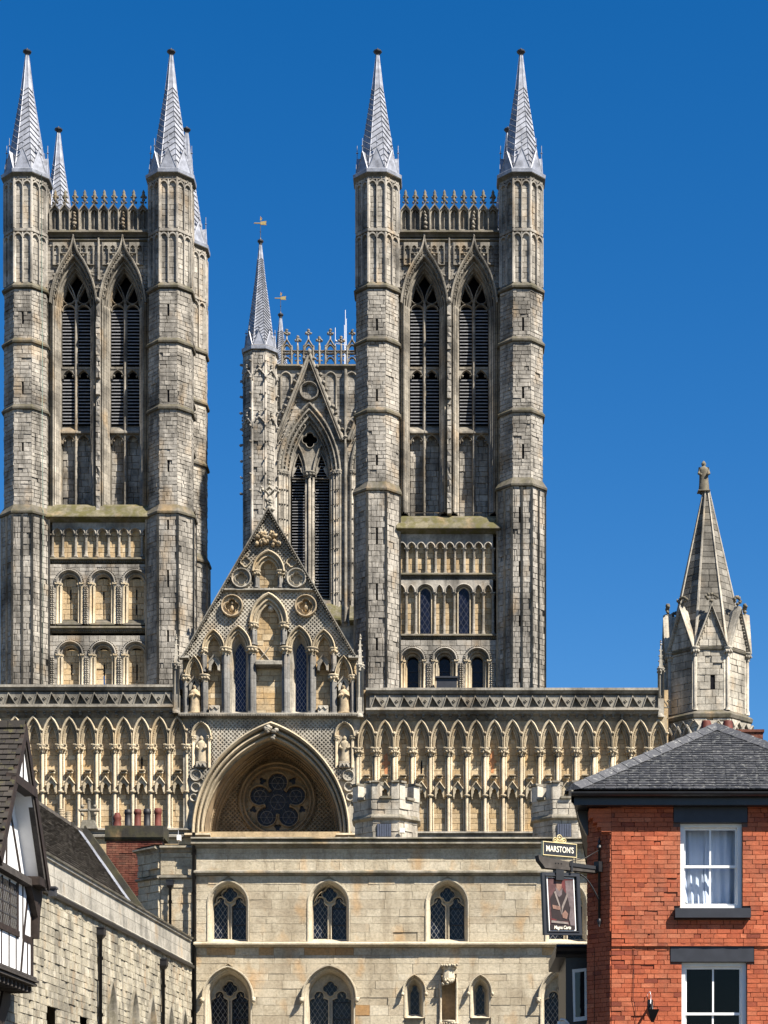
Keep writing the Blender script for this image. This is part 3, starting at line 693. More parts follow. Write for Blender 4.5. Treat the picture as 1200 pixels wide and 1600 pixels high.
def norman_arch(P, c, crown, spring, bot, parent, ro, ri, glass, df, slits=(), hwx=None):
    q_ = .75 if glass else .48
    """round arch in orders with beaded ring, over a recessed panel or a leaded window"""
    m = MB(); hw = hwx
    loft_arch(m, P, c, spring, [(ro, spring - ro, df + .02), (ro, spring - ro, df + .14), (ro - 1.6, spring - ro + 1.6, df + .16), (ro - 2, spring - ro + 2, df + .02), (ro - 3, spring - ro + 3, df - .02 * q_), (ro - 3.4, spring - ro + 3.4, df - .25 * q_), (ro - 5.2, spring - ro + 5.2, df - .27 * q_), (ro - 5.6, spring - ro + 5.6, df - .12 * q_), (ro - 6.8, spring - ro + 6.8, df - .2 * q_), (ro - 7, spring - ro + 7, df - .55 * q_), (ri + 1, spring - ri - 1, df - .58 * q_), (ri, spring - ri, df - .8 * q_)], None, 9, .55)
    n = 22
    for i in range(n + 1):
        t = pi * i / n; cham(m, P, c - (ro + 2) * cos(t) - .8, c - (ro + 2) * cos(t) + .8, spring - (ro + 2) * sin(t) - .8, spring - (ro + 2) * sin(t) + .8, df, df + .12, .3, .7)
    m.obj('arch', M['tower'], parent)
    for s in (-1, 1):
        k = MB()
        for off, r, dd in ((ro - 1.6, 2.1, df - .02 * q_), (ro - 6.2, 1.7, df - .22 * q_), (ri + 2.4, 1.4, df - .48 * q_)):
            if off < ri + 1: continue
            lathe(k, P, c + s * off, dd, [(r, bot), (r, spring + 6), (r * 1.5, spring + 3)], 7, rnd(.4, .9)); cham(k, P, c + s * off - r * 1.7, c + s * off + r * 1.7, spring - .5, spring + 3, dd - .15, dd + r * 1.8 * P.k, .4, .5)
        pbox(k, P, c + s * ri, c + s * (ri + 7), spring, bot, df - .95 * q_, df - .5 * q_, .5)
        k.obj('jamb_shaft', M['gold_trim'], parent)
    if glass:
        w = MB(); poly(w, P, door(c, ri + .4, spring + 3, spring - ri + 3, bot), df - .9 * q_, .5); w.obj('window_glass', M['glass_blue'], parent)
        b = MB()
        for y in (spring + 14, spring + 30): pbox(b, P, c - ri, c + ri, y, y + .7, df - .9 * q_, df - .84 * q_, .6)
        b.obj('window_bar', M['lead_dark'], parent)
    else:
        w = MB(); hol = [[(c + u - 1, y - h), (c + u + 1, y - h), (c + u + 1, y + h), (c + u - 1, y + h)] for u, y, h in slits]
        outl = door(c, ri + .6, spring + 2, spring - ri + 2, bot)
        def us(va, vb):
            q = span_of(outl, va, vb); return q if q else (c, c)
        poly(w, P, outl, df - .98 * q_, .5); blocks(w, P, courses(c - ri, c + ri, spring - ri + 3, bot, 9, 8, 16, hol, 0, us), df - .97 * q_, .07, .01, .4, .2, 1)
        w.obj('niche_panel', M['gold'], parent)
        for u, y, h in slits:
            z = MB(); pbox(z, P, c + u - 1, c + u + 1, y - h, y + h, df - 1.0 * q_, df - .95 * q_, .5); z.obj('slit_window', M['void'], parent)
def pilaster(P, u, v0, v1, d, parent):
    m = MB(); pbox(m, P, u - 3.4, u + 3.4, v0, v1, d - .5, d, .5); y = v0 + 1.5; n = 0
    while y < v1 - 1:
        for q in (-1.6, 1.6): cham(m, P, u + q - 1.1 + (n % 2) * .5, u + q + 1.1 + (n % 2) * .5, y, y + 2.4, d, d + .13, .5, .7)
        y += 3.4; n += 1
    m.obj('pilaster', M['pale'], parent)

def west_tower(cl, cr, al, ar, specl, specr, slitl, slitr, midl, midr, wins, label, statues, back):
    P = T; cx = (cl + cr) / 2; body = MB()
    x0, x1 = P(cl, 0)[0], P(cr, 0)[0]; zt = P(0, 330)[2]
    dep = 8.5
    for xa, xb, ya, yb in ((x0, x0 + .3, DT, DT + dep), (x1 - .3, x1, DT, DT + dep), (x0, x1, DT + dep - .3, DT + dep)):
        body.add([(xa, ya, 0), (xb, ya, 0), (xb, yb, 0), (xa, yb, 0), (xa, ya, zt), (xb, ya, zt), (xb, yb, zt), (xa, yb, zt)], QUADS, .5)
    body.add([(x0, DT, P(0, 362)[2]), (x1, DT, P(0, 362)[2]), (x1, DT + dep, P(0, 362)[2]), (x0, DT + dep, P(0, 362)[2])], [(0, 1, 2, 3)], .4)
    tw = body.obj('west_tower', M['trim'], cathedral, None, label)
    # side wall stones, south side
    sd = MB(); F = FACE(x1, DT, pi / 2, DT); wpx = dep / P.k
    blocks(sd, F, courses(0, wpx, 372, 1085, 6.8, 9, 20), 0, .08, .015, .5)
    for y in (462, 560, 640, 735, 890): run(sd, F, 20, wpx, [(y - 6, 0), (y, .5), (y + 2, .5), (y + 4, 0)], .3)
    o = sd.obj('wall_masonry', M['tower'], tw); o['kind'] = 'stuff'
    for cu, a, spec, sl, mid in ((cl, al, specl, slitl, midl), (cr, ar, specr, slitr, midr)):
        objs = turret(P, cu, 0, spec, tw, sl, mid)
        objs += slit_dark(P, cu, 0, 33.5, {i: [s for s in l if s[1] < spec[-2][0]] for i, l in sl.items()}, tw)
        objs += slit_dark(P, cu, 0, spec[-1][1], {i: [s for s in l if s[1] >= spec[-2][0]] for i, l in sl.items()}, tw)
        objs += spire(P, cu, 0, 280, 78, 30, 2.4, 37.5, tw, 32, 138)
        ix = back[0] if cu == cl else back[1]
        for o in objs:
            if o.name.split('.')[0] != 'slit_window': dup(o, (ix, dep, 0), tw)
    for side, yy in ((0, DT + dep),):
        pr = MB(); B = FACE(x0, yy, 0, DT)
        run(pr, B, 0, (x1 - x0) / P.k, [(325, -.2), (325, .2), (372, .2), (372, -.2)], .5); pr.obj('rear_parapet', M['trim'], tw)
    tower_face(P, cx, wins, tw, statues)
    parapet(P, cl + 36, cr - 36, 10, tw, statues)
    return tw
FR = lambda lst, h=7: {0: [(0, y, h) for y in lst]}
LT = west_tower(42.5, 267.5, 33.5, 33.5, [(547, 33), (650, 33.5), (812, 33.5), (1085, 37)], [(547, 33), (650, 33.5), (812, 33.5), (1085, 36.5)],
                FR([511, 616, 709, 821, 908, 985]), FR([496, 632, 736, 828, 912, 1005]), True, False, (115.5, 192.5),
                'northern west tower with two lead spires on its front corners', (2, 7), (.15, -.22))
RT = west_tower(590, 814, 33.5, 33.5, [(545, 33), (655, 33.5), (776, 33.5), (1085, 35)], [(545, 33), (655, 33.5), (770, 33.5), (1085, 37)],
                FR([520, 630, 729, 847, 932, 1018]), {0: [(2, 520, 8), (2, 624, 8), (2, 717, 9), (-3, 813, 9), (-3, 897, 8), (-3, 978, 8), (-3, 1064, 8)]}, False, True, (663, 740.5),
                'southern west tower with two lead spires on its front corners', (2, 7), (-.1, -.5))
P = T
for i, F in oct_frames(T, 42.5, 0, 38.5):
    if i == 1:
        m = MB(); tube(m, F, [(1, 285, -.02), (1.5, 460, 0), (2.5, 560, 0), (2, 700, 0), (3, 812, .04), (3, 1075, 0)], .45, 5); m.obj('lightning_conductor', plain('verdigris_copper', (.16, .26, .21), .7), LT)
# lower storeys of the north-west tower
def lower_wall(P, u0, u1, v0, v1, d, parent, holes):
    m = MB(); poly(m, P, [(u0, v0), (u1, v0), (u1, v1), (u0, v1)], d - .03, .5, [h for h in holes]); blocks(m, P, courses(u0, u1, v0, v1, 7, 8, 15, holes, .5), d - .02, .05, .012, .4, .1, .9)
    o = m.obj('wall_masonry', M['tower'], parent); o['kind'] = 'stuff'
dF = .4
ledge(P, 76, 236, (115.5, 192.5), 154, 800, LT)
small_arcade(P, [84, 100, 120, 136, 153, 171, 187.5, 203.4, 223, 238], 829, 838, 873, dF, .17, LT, top=818)
nail_string(P, 76, 240, 878, LT)
for (cr_, sp_, bt_, cs, sl_) in ((893, 914, 978, (110.5, 162, 213.5), ((0, 929, 8), (0, 953, 8))), (1004, 1025, 1090, (112, 163, 214), ((0, 1050, 12),))):
    lower_wall(P, 76, 240, cr_ - 8, bt_, dF, LT, [door(c, 20, sp_, sp_ - 20, bt_ - .5) for c in cs])
    for c in cs: norman_arch(P, c, cr_, sp_, bt_, LT, 20.5, 12, False, dF, sl_)
    for u in (84, (cs[0] + cs[1]) / 2, (cs[1] + cs[2]) / 2, 239): pilaster(P, u, sp_ + 3, bt_, dF + .02, LT)
    for c in cs:
        s = MB(); run(s, P, c - 19, c + 19, [(bt_ - 10, dF - .45), (bt_ - 8, dF - .28), (bt_ - 7, dF - .28), (bt_ - 4, dF - .12), (bt_ - 3, dF - .12), (bt_, dF + .1), (bt_ + 2, dF + .1), (bt_ + 2, dF - 1)], .5); s.obj('sill', M['string'], LT)
nail_string(P, 76, 240, 985, LT)
m = MB(); pbox(m, P, 155, 171, 1056, 1090, dF - .5, dF - .4, .5); m.obj('door', plain('blue_door', (.02, .06, .16), .5), LT, None, 'small blue door')
# lower storeys of the south-west tower
ledge(P, 620, 782, (663, 740.5), 702, 818, RT)
small_arcade(P, [621 + 14.9 * i for i in range(11)], 851, 860, 899, dF, .17, RT, top=838)
nail_string(P, 620, 782, 902, RT, 'zig')
xs = [620, 635, 650, 679.5, 694, 709.5, 740, 755, 770]
small_arcade(P, xs, 916, 929, 994, dF, .15, RT, 'pp' 'B' 'pp' 'B' 'pp', top=908)
for c in (664.7, 724.7):
    w = MB(); poly(w, P, door(c, 9, 932, 921, 993), .235, .5); w.obj('window_glass', M['glass_blue'], RT)
    w = MB(); bar(w, P, door(c, 9.6, 932, 920, 993), 1.2, .12, .3, .6); pbox(w, P, c - 9, c + 9, 960, 961, .18, .23, .5); w.obj('window_frame', M['gold_trim'], RT)
nail_string(P, 620, 782, 997, RT)
cs = (645, 695, 746)
lower_wall(P, 616, 782, 1003, 1090, dF, RT, [door(c, 19, 1034, 1015, 1089.5) for c in cs])
for c in cs: norman_arch(P, c, 1014, 1034, 1090, RT, 19.5, 8.5, True, dF)
for u in (621, 670, 720.5, 769): pilaster(P, u, 1037, 1090, dF + .02, RT)
m = MB(); pbox(m, P, 682, 714, 1068, 1085, .7, 1.3, .4); pbox(m, P, 680, 716, 1066, 1068.5, .6, 1.4, .5); m.obj('vent_box', M['slate_paint'], RT)
# ------------------------------------------------------------------ figures of carved stone
def figure(mb, P, u, foot, top, d, arms=0, mitre=True):
    """robed standing figure, one continuous body with head, arms and folds"""
    h = foot - top; k = P.k; n = 12
    prof = [(.0, .17), (.04, .175), (.2, .155), (.38, .14), (.5, .145), (.6, .15), (.70, .165), (.77, .155), (.81, .11), (.835, .07), (.85, .052), (.87, .062), (.90, .075), (.94, .078), (.965, .066)]
    prof += [(1.0, .045), (1.04, .01)] if mitre else [(.985, .05), (1.0, .02)]
    pts = []
    for (f, r) in prof:
        for i in range(n):
            t = 2 * pi * i / n; fold = 1 + (.14 * sin(5 * t + 6 * f) if f < .6 else 0)
            rr = r * h * fold; pts.append(P(u + rr * cos(t), foot - f * h / 1.04, d + rr * sin(t) * k * .75))
    m = len(prof); F = [(j * n + i, j * n + (i + 1) % n, (j + 1) * n + (i + 1) % n, (j + 1) * n + i) for j in range(m - 1) for i in range(n)]
    mb.add(pts, F + [tuple(range(n)), tuple(range((m - 1) * n, m * n))], .55, True)
    for s in (-1, 1):
        sh = (u + s * .13 * h, foot - .76 * h, d + .02); el = (u + s * .165 * h, foot - .56 * h, d + .07 * h * k); ha = (u + s * (.04 if arms == 0 else .1) * h, foot - (.62 if arms == 0 else .5) * h, d + .15 * h * k)
        tube(mb, P, [sh, el, ha], .048 * h, 6, .6)
        tube(mb, P, [(u + s * .03 * h, foot - .9 * h, d + .074 * h * k), (u + s * .028 * h, foot - .895 * h, d + .08 * h * k)], .012 * h, 5, .1)
    knob(mb, P, u, foot - .872 * h, d + .062 * h * k, .014 * h, .022 * h, .02 * h * k, .55, 0)
    cham(mb, P, u - .2 * h, u + .2 * h, foot - .01 * h, foot + .03 * h, d - .15 * h * k, d + .18 * h * k, .3, .5)

def leafcap(mb, P, x, d, y0, y1, r0, r1, n=8, tn=.6):
    """leaf capital: bell, abacus and knots of foliage"""
    lathe(mb, P, x, d, [(r0, y1), (r0 * 1.15, y1 - .8), (r0, y1 - 1.4), (r1 * .8, y0 + 4), (r1 * .9, y0 + 2.6)], 8, tn)
    lathe(mb, P, x, d, [(r1 * .9, y0 + 2.8), (r1, y0 + 2.2), (r1 * 1.05, y0 + 1), (r1 * .95, y0), (r0, y0 - .3)], 10, tn)
    for i in range(n):
        t = 2 * pi * i / n; knob(mb, P, x + r1 * .8 * cos(t), (y0 + y1) / 2 + rnd(-.6, 1), d + r1 * .8 * sin(t) * P.k, r1 * .28, (y1 - y0) * .22, None, tn - .15, .35)

# ------------------------------------------------------------------ screen wall of the west front
P = S
screen = MB()
U0, U1 = -330, 1045
for a, b in ((U0, 298), (550, U1)): poly(screen, P, [(a, 1100), (b, 1100), (b, 1300), (a, 1300)], -.33, .4)
for a, b in ((U0, 276), (568, U1)):                       # solid above arcade and plinth below
    pbox(screen, P, a, b, 1076, 1120, -3.6, -.3, .5)
pbox(screen, P, U0, U1, 1300, 1892, -3.0, .1, .45)
screen = screen.obj('screen_wall', M['gold'], cathedral)
sm = MB()
for a, b, dy in ((U0, 298, -5), (550, U1, 0)):
    blocks(sm, P, courses(a, b, 1128 + dy, 1302 + dy, 8.6, 10, 26), -.32, .05, .012, .3)
o = sm.obj('wall_masonry', M['gold'], screen); o['kind'] = 'stuff'

def bay(c, hw, dy, tall=1.0):
    m = MB(); t = rnd(.2, .8); dy = dy + rnd(-.5, .5); q = lambda y: y + dy
    sp = q(1173)
    outl = [(c - hw, sp), (c - hw, q(1117)), (c + hw, q(1117)), (c + hw, sp), (c + hw * .68, sp)] + list(reversed(arch(c, hw * .68, sp, q(1137), 7))) + [(c - hw * .68, sp)]
    poly(m, P, outl, -.1, t - .2)
    s = hw / 14.25
    pr = [(14.2, 1123.5, -.08), (14.2, 1123.5, .16), (13.3, 1126, .24), (12.2, 1128.6, .2), (11.9, 1129.3, .0), (11.0, 1131.2, -.04), (10.9, 1131.6, .03), (9.9, 1133.8, .05), (9.6, 1134.6, -.12), (8.9, 1136.4, -.15), (8.7, 1137, -.08), (7.8, 1139.2, -.1), (7.4, 1140.2, -.26), (6.6, 1142.2, -.3), (6.4, 1142.8, -.30)]
    last = None
    for a, b, d in pr:
        f = (14.2 - a) / 7.8; pth = door(c, a * s, q(1156 + 16 * min(1, f * 1.15)), q(b), q(1173), 7)
        if last: strip(m, P, last[0], last[1], pth, d, t + rnd(-.08, .08))
        last = (pth, d)
    for s_ in (-1, 1):                                     # dogtooth run in the hollow of the arch
        A = arch(c, 10.5 * s, q(1160), q(1132.4), 9)
    for (x, y) in A: cham(m, P, x - .75, x + .75, y - .75, y + .75, -.06, .05, .3, t + .2)
    return m.obj('arch', M['gold_trim'], screen)
def canopy(c, dy, yb=1207):
    m = MB(); q = lambda y: y + dy; t = rnd(.4, .7)
    cham(m, P, c - 5.2, c + 5.2, q(yb), q(yb + 2.6), -.3, .14, .5, t - .25)
    for u in (-2.6, 2.6, 0): knob(m, P, c + u, q(yb + 5), -.1, 2.3, 2.3, .12, t, .35)
    lathe(m, P, c, -.3, [(4.6, q(yb + 2.5)), (3, q(yb + 6)), (1.5, q(yb + 10))], 6, t)
    y0 = yb + 12
    ped = [(c - 8.2, q(y0 + 11)), (c, q(y0)), (c + 8.2, q(y0 + 11))]
    inner = door(c, 4.6, q(y0 + 15), q(y0 + 7.5), q(y0 + 24), 5)
    body = [(c - 7.4, q(y0 + 24)), (c - 7.4, q(y0 + 10)), (c, q(y0 + 1)), (c + 7.4, q(y0 + 10)), (c + 7.4, q(y0 + 24)), (c + 5.4, q(y0 + 24)), (c + 4.6, q(y0 + 19)), (c + 3.2, q(y0 + 16.5)), (c + 3.4, q(y0 + 13.5)), (c, q(y0 + 9.5)), (c - 3.4, q(y0 + 13.5)), (c - 3.2, q(y0 + 16.5)), (c - 4.6, q(y0 + 19)), (c - 5.4, q(y0 + 24))]
    prism(m, P, body, -.3, .04, t)
    sweep(m, P, ped, [(-.9, -.3), (-.9, .1), (-.1, .18), (.9, .14), (1.0, -.3)], t + .15)
    for s in (-1, 1): knob(m, P, c + s * 6.4, q(y0 + 25), -.1, 1.5, 2, .1, t)
    return m.obj('niche_canopy', M['gold_trim'], screen)
def column(x, dy, yan, base):
    m = MB(); q = lambda y: y + dy
    pbox(m, P, x - 4.6, x + 4.6, q(1172), q(base), -.33, -.24, .25)
    for off, r, d in ((0, 2.3, -.05), (-4.3, 1.35, -.2), (4.3, 1.35, -.2)):
        lathe(m, P, x + off, d, [(r * 1.35, q(base)), (r * 1.35, q(base - 3)), (r, q(base - 5)), (r, q(1181))], 8, rnd(.45, .9))
    n = 0; y = 1183
    while y < base - 5:
        for s in (-1, 1): cham(m, P, x + s * 2.8 - .6, x + s * 2.8 + .6, q(y), q(y + 1.5), -.24, -.12, .3, .3)
        y += 2.9
    lathe(m, P, x, -.06, [(3.2, q(yan + 2)), (5.4, q(yan + 1)), (5.4, q(yan - 1)), (3.2, q(yan - 2))], 8, .4)
    for off in (-4.4, 4.4): lathe(m, P, x + off, -.22, [(1.7, q(yan + 2)), (2.7, q(yan + .8)), (2.7, q(yan - .8)), (1.7, q(yan - 2))], 7, .4)
    o = m.obj('column', M['gold_trim'], screen)
    c = MB(); leafcap(c, P, x, -.02, q(1169), q(1181), 3.1, 7.2, 9, .6)
    for s in (-1, 1): leafcap(c, P, x + s * 4.6, -.2, q(1169.5), q(1180.5), 2, 4.6, 6, .5)
    cham(c, P, x - 8.8, x + 8.8, q(1167), q(1170), -.33, .16, .8, .6)
    c.obj('capital', M['gold_trim'], screen)
    k = MB(); knob(k, P, x, q(1147), .22, 2.5, 2.8, .1, .55); k.obj('label_stop', M['gold_trim'], screen)
Lc = [278.0 - 28.2 * i for i in range(13)]
for c in Lc: bay(c, 14.1, -5); canopy(c, -5)
for i in range(14): column(278 + 14.1 - 28.2 * i, -5, 1242, 1299)
Rc = [573 + 28.45 * i for i in range(17)]
for c in Rc: bay(c, 14.22, 0); canopy(c, 0, 1210)
for i in range(18): column(573 - 14.2 + 28.45 * i, 0, 1243, 1302)
# slit openings and old red stone patches in single bays
for c, y0, y1, dy in ((220.5, 1180, 1203, 0), (658.6, 1186, 1207, 0)):
    m = MB(); prism(m, P, [(c - 1.2, y1), (c - 1.2, y0 + 4), (c, y0), (c + 1.2, y0 + 4), (c + 1.2, y1)], -.33, -.245, .5); m.obj('slit_window', M['void'], screen)
M['redstone'] = stone('reddened_stone', [(.42, .17, .08), (.5, .22, .1), (.55, .27, .13)], stain_amt=.3, warm_amt=.2)
for c, yy in ((603, 1180), (769.5, 1177)):
    m = MB(); prism(m, P, [(c - 4, yy), (c + 2, yy - 6), (c + 3, yy + 8), (c + 7, yy + 9), (c + 6, yy + 13), (c + 3, yy + 14), (c + 2, yy + 29), (c - 2, yy + 29), (c - 3, yy + 14), (c - 7, yy + 13), (c - 6, yy + 9), (c - 2.5, yy + 8)], -.3, -.25, .5); m.obj('patch', M['redstone'], screen)
# parapet bands: corbel table, chevron band, cornice
def band(a, b, dy, ph):
    q = lambda y: y + dy
    m = MB(); run(m, P, a, b, [(q(1108), -.5), (q(1108), .3), (q(1110), .46), (q(1112.5), .5), (q(1113.5), .36), (q(1117), .3), (q(1119), .1), (q(1121), .06), (q(1126), -.05), (q(1126), -.5)], .4); m.obj('string_course', M['band'], screen)
    m = MB(); run(m, P, a, b, [(q(1076), -3.6), (q(1076), .2), (q(1077), .36), (q(1081), .4), (q(1082), .3), (q(1085), .24), (q(1087), .06), (q(1088), .02), (q(1088), -3.6)], .5); m.obj('cornice', M['band'], screen)
    m = MB(); pbox(m, P, a, b, 1087 + dy, 1109 + dy, -3.5, .0, .55); m.obj('parapet_wall', M['band'], screen)
    x = a + ph
    while x < b - 4:
        w = 22.3
        m = MB()
        e = min(x + w, b); tr = [(x + 3, q(1106.5)), (x + 8.5, q(1091)), (x + 18.5, q(1106.5))]
        prism(m, P, [(x, q(1088)), (e, q(1088)), (e, q(1108.5)), (x, q(1108.5))], -.02, .2, .6, [tr] if e - x > 19 else [])
        sweep(m, P, tr, [(0, .18), (.2, .3), (1.3, .3), (1.5, .18)], .8, True)
        m.obj('chevron', M['band'], screen)
        f = MB()
        for j in range(4): knob(f, P, x + w - 2.6 + cos(j * pi / 2) * 1.6, q(1097) + sin(j * pi / 2) * 1.6, .22, 1.3, 1.3, .09, .4)
        f.obj('carved_flower', M['band'], screen); x += w
    x = a + 5
    while x < b - 3:                                        # corbels under the string
        m = MB(); knob(m, P, x, q(1121.5), .1, 2.6, 2.4, .16, .35, .4); cham(m, P, x - 2.4, x + 2.4, q(1117), q(1120), 0, .26, .5, .4); m.obj('corbel', M['band'], screen); x += 14.1
band(U0, 272, -5, 2); band(572, 1028, 0, 6)
for a, b, dy in ((U0, 298, -5), (550, U1, 0)):
    m = MB(); run(m, P, a, b, [(1299 + dy, -.5), (1300 + dy, .2), (1303 + dy, .3), (1305 + dy, .14), (1309 + dy, .12), (1311 + dy, .3), (1314 + dy, .3), (1316 + dy, .1)], .4); m.obj('plinth_moulding', M['band'], screen)
# slender pinnacles standing on the parapet
def pinnacle(u, y0, y1, w, d, parent, P=S):
    m = MB(); H = y1 - y0
    yb = y0 + H * .40
    cham(m, P, u - w, u + w, yb + H * .36, y1, d - .5, d + .05, .6, .6); lathe(m, P, u - w * .7, d, [(w * .3, yb), (w * .3, y1 - 8)], 6, .7); lathe(m, P, u + w * .7, d, [(w * .3, yb), (w * .3, y1 - 8)], 6, .7)
    pbox(m, P, u - w * .8, u + w * .8, yb, yb + H * .4, d - .45, d - .05, .5)
    leafcap(m, P, u, d - .15, yb - 5, yb + 5, w * .8, w * 1.25, 7, .5)
    lathe(m, P, u, d - .15, [(w * .85, yb - 5), (w * .55, y0 + H * .24), (w * .6, y0 + H * .23), (w * .3, y0 + H * .12), (w * .25, y0 + H * .06)], 4, .6, False, pi / 4)
    for i in range(4):
        for s in (-1, 1): knob(m, P, u + s * w * (.75 - i * .12), y0 + H * (.34 - i * .07), d - .15, w * .22, w * .3, .07, .35)
    for q, r in ((.05, .38), (.02, .3), (0, .2)): knob(m, P, u, y0 + H * q, d - .15, w * r, w * r, .1, .35, .3)
    lathe(m, P, u, d - .1, [(w * 1.1, y1), (w * 1.2, y1 - 2), (w * .9, y1 - 5)], 8, .5)
    m.obj('pinnacle', M['pale'], parent)
pinnacle(276, 993, 1116, 5.5, .3, screen); pinnacle(563, 993, 1122, 5.5, .3, screen); pinnacle(1032, 1002, 1122, 5, .3, screen)

m = MB()
for a, b in (((975, 1081), (1000, 1072)), ((1000, 1072), (1008, 1070)), ((1008, 1070), (1008, 1082)), ((1008, 1075), (1026, 1075)), ((1016, 1075), (1016, 1082)), ((1024, 1072), (1024, 1082))): tube(m, P, [(a[0], a[1], -1), (b[0], b[1], -1)], .4, 5)
m.obj('handrail', M['slate_paint'], screen)

# ------------------------------------------------------------------ central gable
gb = MB(); gd = .05
lan = [door(c + 1.5, 12.5, 1016, 992, 1114) for c in (372.5, 467.5)]
prism(gb, P, [(284, 1116), (284, 1030), (420, 797), (558, 1030), (558, 1118)], -1.2, -.35, .4, lan)
gable = gb.obj('gable', M['pale'], cathedral)
def inside(pts, x, y):
    r = False; n = len(pts)
    for i in range(n):
        (x0, y0), (x1, y1) = pts[i], pts[(i + 1) % n]
        if (y0 > y) != (y1 > y) and x < (x1 - x0) * (y - y0) / (y1 - y0) + x0: r = not r
    return r
def diaper(mb, P, region, holes, d, p=6.2, depth=.13, rim=1.0):
    us = [q[0] for q in region]; vs_ = [q[1] for q in region]
    j = 0; y = min(vs_)
    while y < max(vs_) + p:
        x = min(us) + (p / 2 if j % 2 else 0)
        while x < max(us) + p:
            if inside(region, x, y) and not any(inside(h, x, y) for h in holes):
                h_ = p / 2; s = .40; ii = [(0, -h_), (h_, 0), (0, h_), (-h_, 0)]; t = rnd(.3, .8)
                pts = [P(x + a, y + b, d) for a, b in ii] + [P(x + a * .64, y + b * .64, d) for a, b in ii] + [P(x + a * s, y + b * s, d - depth) for a, b in ii]
                mb.add(pts, [(0, 1, 5, 4), (1, 2, 6, 5), (2, 3, 7, 6), (3, 0, 4, 7), (4, 5, 9, 8), (5, 6, 10, 9), (6, 7, 11, 10), (7, 4, 8, 11), (8, 9, 10, 11)], t)
            x += p
        y += p / 2; j += 1
niches = [(304, 14.5, 1058, 1025), (334, 18.5, 1016, 984), (372.5, 21.5, 1014, 978), (420, 31, 974, 926), (467.5, 21.5, 1014, 978), (506, 18.5, 1016, 984), (537, 14.5, 1058, 1025)]
meds = [(363, 948, 17.2), (478, 948, 17.2), (377.5, 905, 15.5), (463.5, 905, 15.5)]
holes = [door(c, w, s, a, 1118) for c, w, s, a in niches] + [door(419.5, 26, 894, 860, 920)] + [circle(*q) for q in meds]
region = [(290, 1026), (420, 803), (552, 1026)]
dm = MB(); diaper(dm, P, region, holes, gd, 6.4, .085); o = dm.obj('diaper_work', M['pale'], gable); o['kind'] = 'stuff'
# wall plane behind the niches of the lower tier
gm = MB(); gspan = lambda va, vb: ((286, 556) if va > 1030 else (420 - 134 * (va - 797) / 233 + 4, 420 + 136 * (va - 797) / 233 - 4))
blocks(gm, P, courses(286, 556, 930, 1116, 9, 12, 24, lan, 0, gspan), -.34, .05, .01, .4); blocks(gm, P, courses(398, 442, 866, 922, 9, 12, 22), -.34, .05, .01, .4); o = gm.obj('wall_masonry', M['gold'], gable); o['kind'] = 'stuff'
def gable_arch(c, hw, sp, ap, bot, n=8):
    m = MB(); t = rnd(.45, .6)
    outl = door(c, hw + .2, sp, ap - .5, sp)
    pr = [(0, .02), (0, .2), (.07, .3), (.13, .26), (.15, .1), (.22, .06), (.23, .14), (.31, .16), (.33, 0), (.38, -.04), (.39, .04), (.46, .02), (.48, -.3)]
    loft_arch(m, P, c, sp, [(hw * (1 - f), ap + hw * f * 1.25, d) for f, d in pr], None, n, t)
    m.obj('arch', M['gold_trim'], gable)
def gable_shaft(x, y0, y1, r=2.6, pair=True):
    m = MB()
    for off, rr, d in (((-r * 1.15, r, .0), (r * 1.15, r, .0), (0, r * .9, .12)) if pair else ((0, r, .05),)):
        lathe(m, P, x + off, d, [(rr * 1.5, y1), (rr * 1.5, y1 - 3), (rr, y1 - 5.5), (rr, y0 + 9)], 8, rnd(.3, .6))
    pbox(m, P, x - r * 2, x + r * 2, y0, y1, -.4, -.1, .5); m.obj('column', M['marble'], gable)
    c = MB(); leafcap(c, P, x, .03, y0 - 1.5, y0 + 10, r * 1.8, r * 3.3, 9, .6); c.obj('capital', M['gold_trim'], gable)
for c, w, s, a in niches: gable_arch(c, w, s, a, 1116)
gable_arch(419.5, 26, 894, 860, 920)
for x, y0, y1, r in ((290.5, 1057, 1116, 2.2), (319.5, 1056, 1116, 2.6), (352.5, 1014, 1116, 3), (394, 1013, 1116, 3), (446.5, 1013, 1116, 3), (487.5, 1014, 1116, 3), (521, 1056, 1116, 2.6), (551, 1057, 1116, 2.2), (318.5, 1014, 1050, 2), (521.5, 1014, 1050, 2), (396.5, 975, 1008, 2.4), (443.5, 975, 1008, 2.4), (401, 893, 919, 2), (438, 893, 919, 2)): gable_shaft(x, y0, y1, r)
for c in (372.5, 467.5):                                     # lancet windows
    m = MB(); o_ = door(c + 1.5, 12.5, 1016, 992, 1114); i_ = door(c + 1.8, 8.2, 1021, 1001, 1109)
    poly(m, P, [(c - 15, 1115), (c - 15, 985), (c + 18, 985), (c + 18, 1115)], -.26, .7, [o_]); strip(m, P, o_, -.26, i_, -.62, .7, True); m.obj('window_jamb', M['pale'], gable)
    m = MB(); poly(m, P, i_, -.58, .5); m.obj('window_glass', M['glass_lattice'], gable, None, 'deep blue lancet glass behind a lattice')
    m = MB(); m.add([P(c - 9, 1108, -.6), P(c + 12, 1108, -.6), P(c + 15, 1116, .1), P(c - 12, 1116, .1)], [(0, 1, 2, 3)], .7); m.obj('sill', M['pale'], gable)
m = MB(); run(m, P, 400, 441, [(1028, -.34), (1035, .26), (1040, .3), (1042, .1), (1043, -.34)], .5); m.obj('sill', M['band'], gable)
m = MB(); bar(m, P, [(402, 1032), (420, 1010)], .7, -.3, -.2, .7); bar(m, P, [(404, 1010), (424, 1034)], .7, -.3, -.2, .7); m.obj('carved_cross', M['pale'], gable)
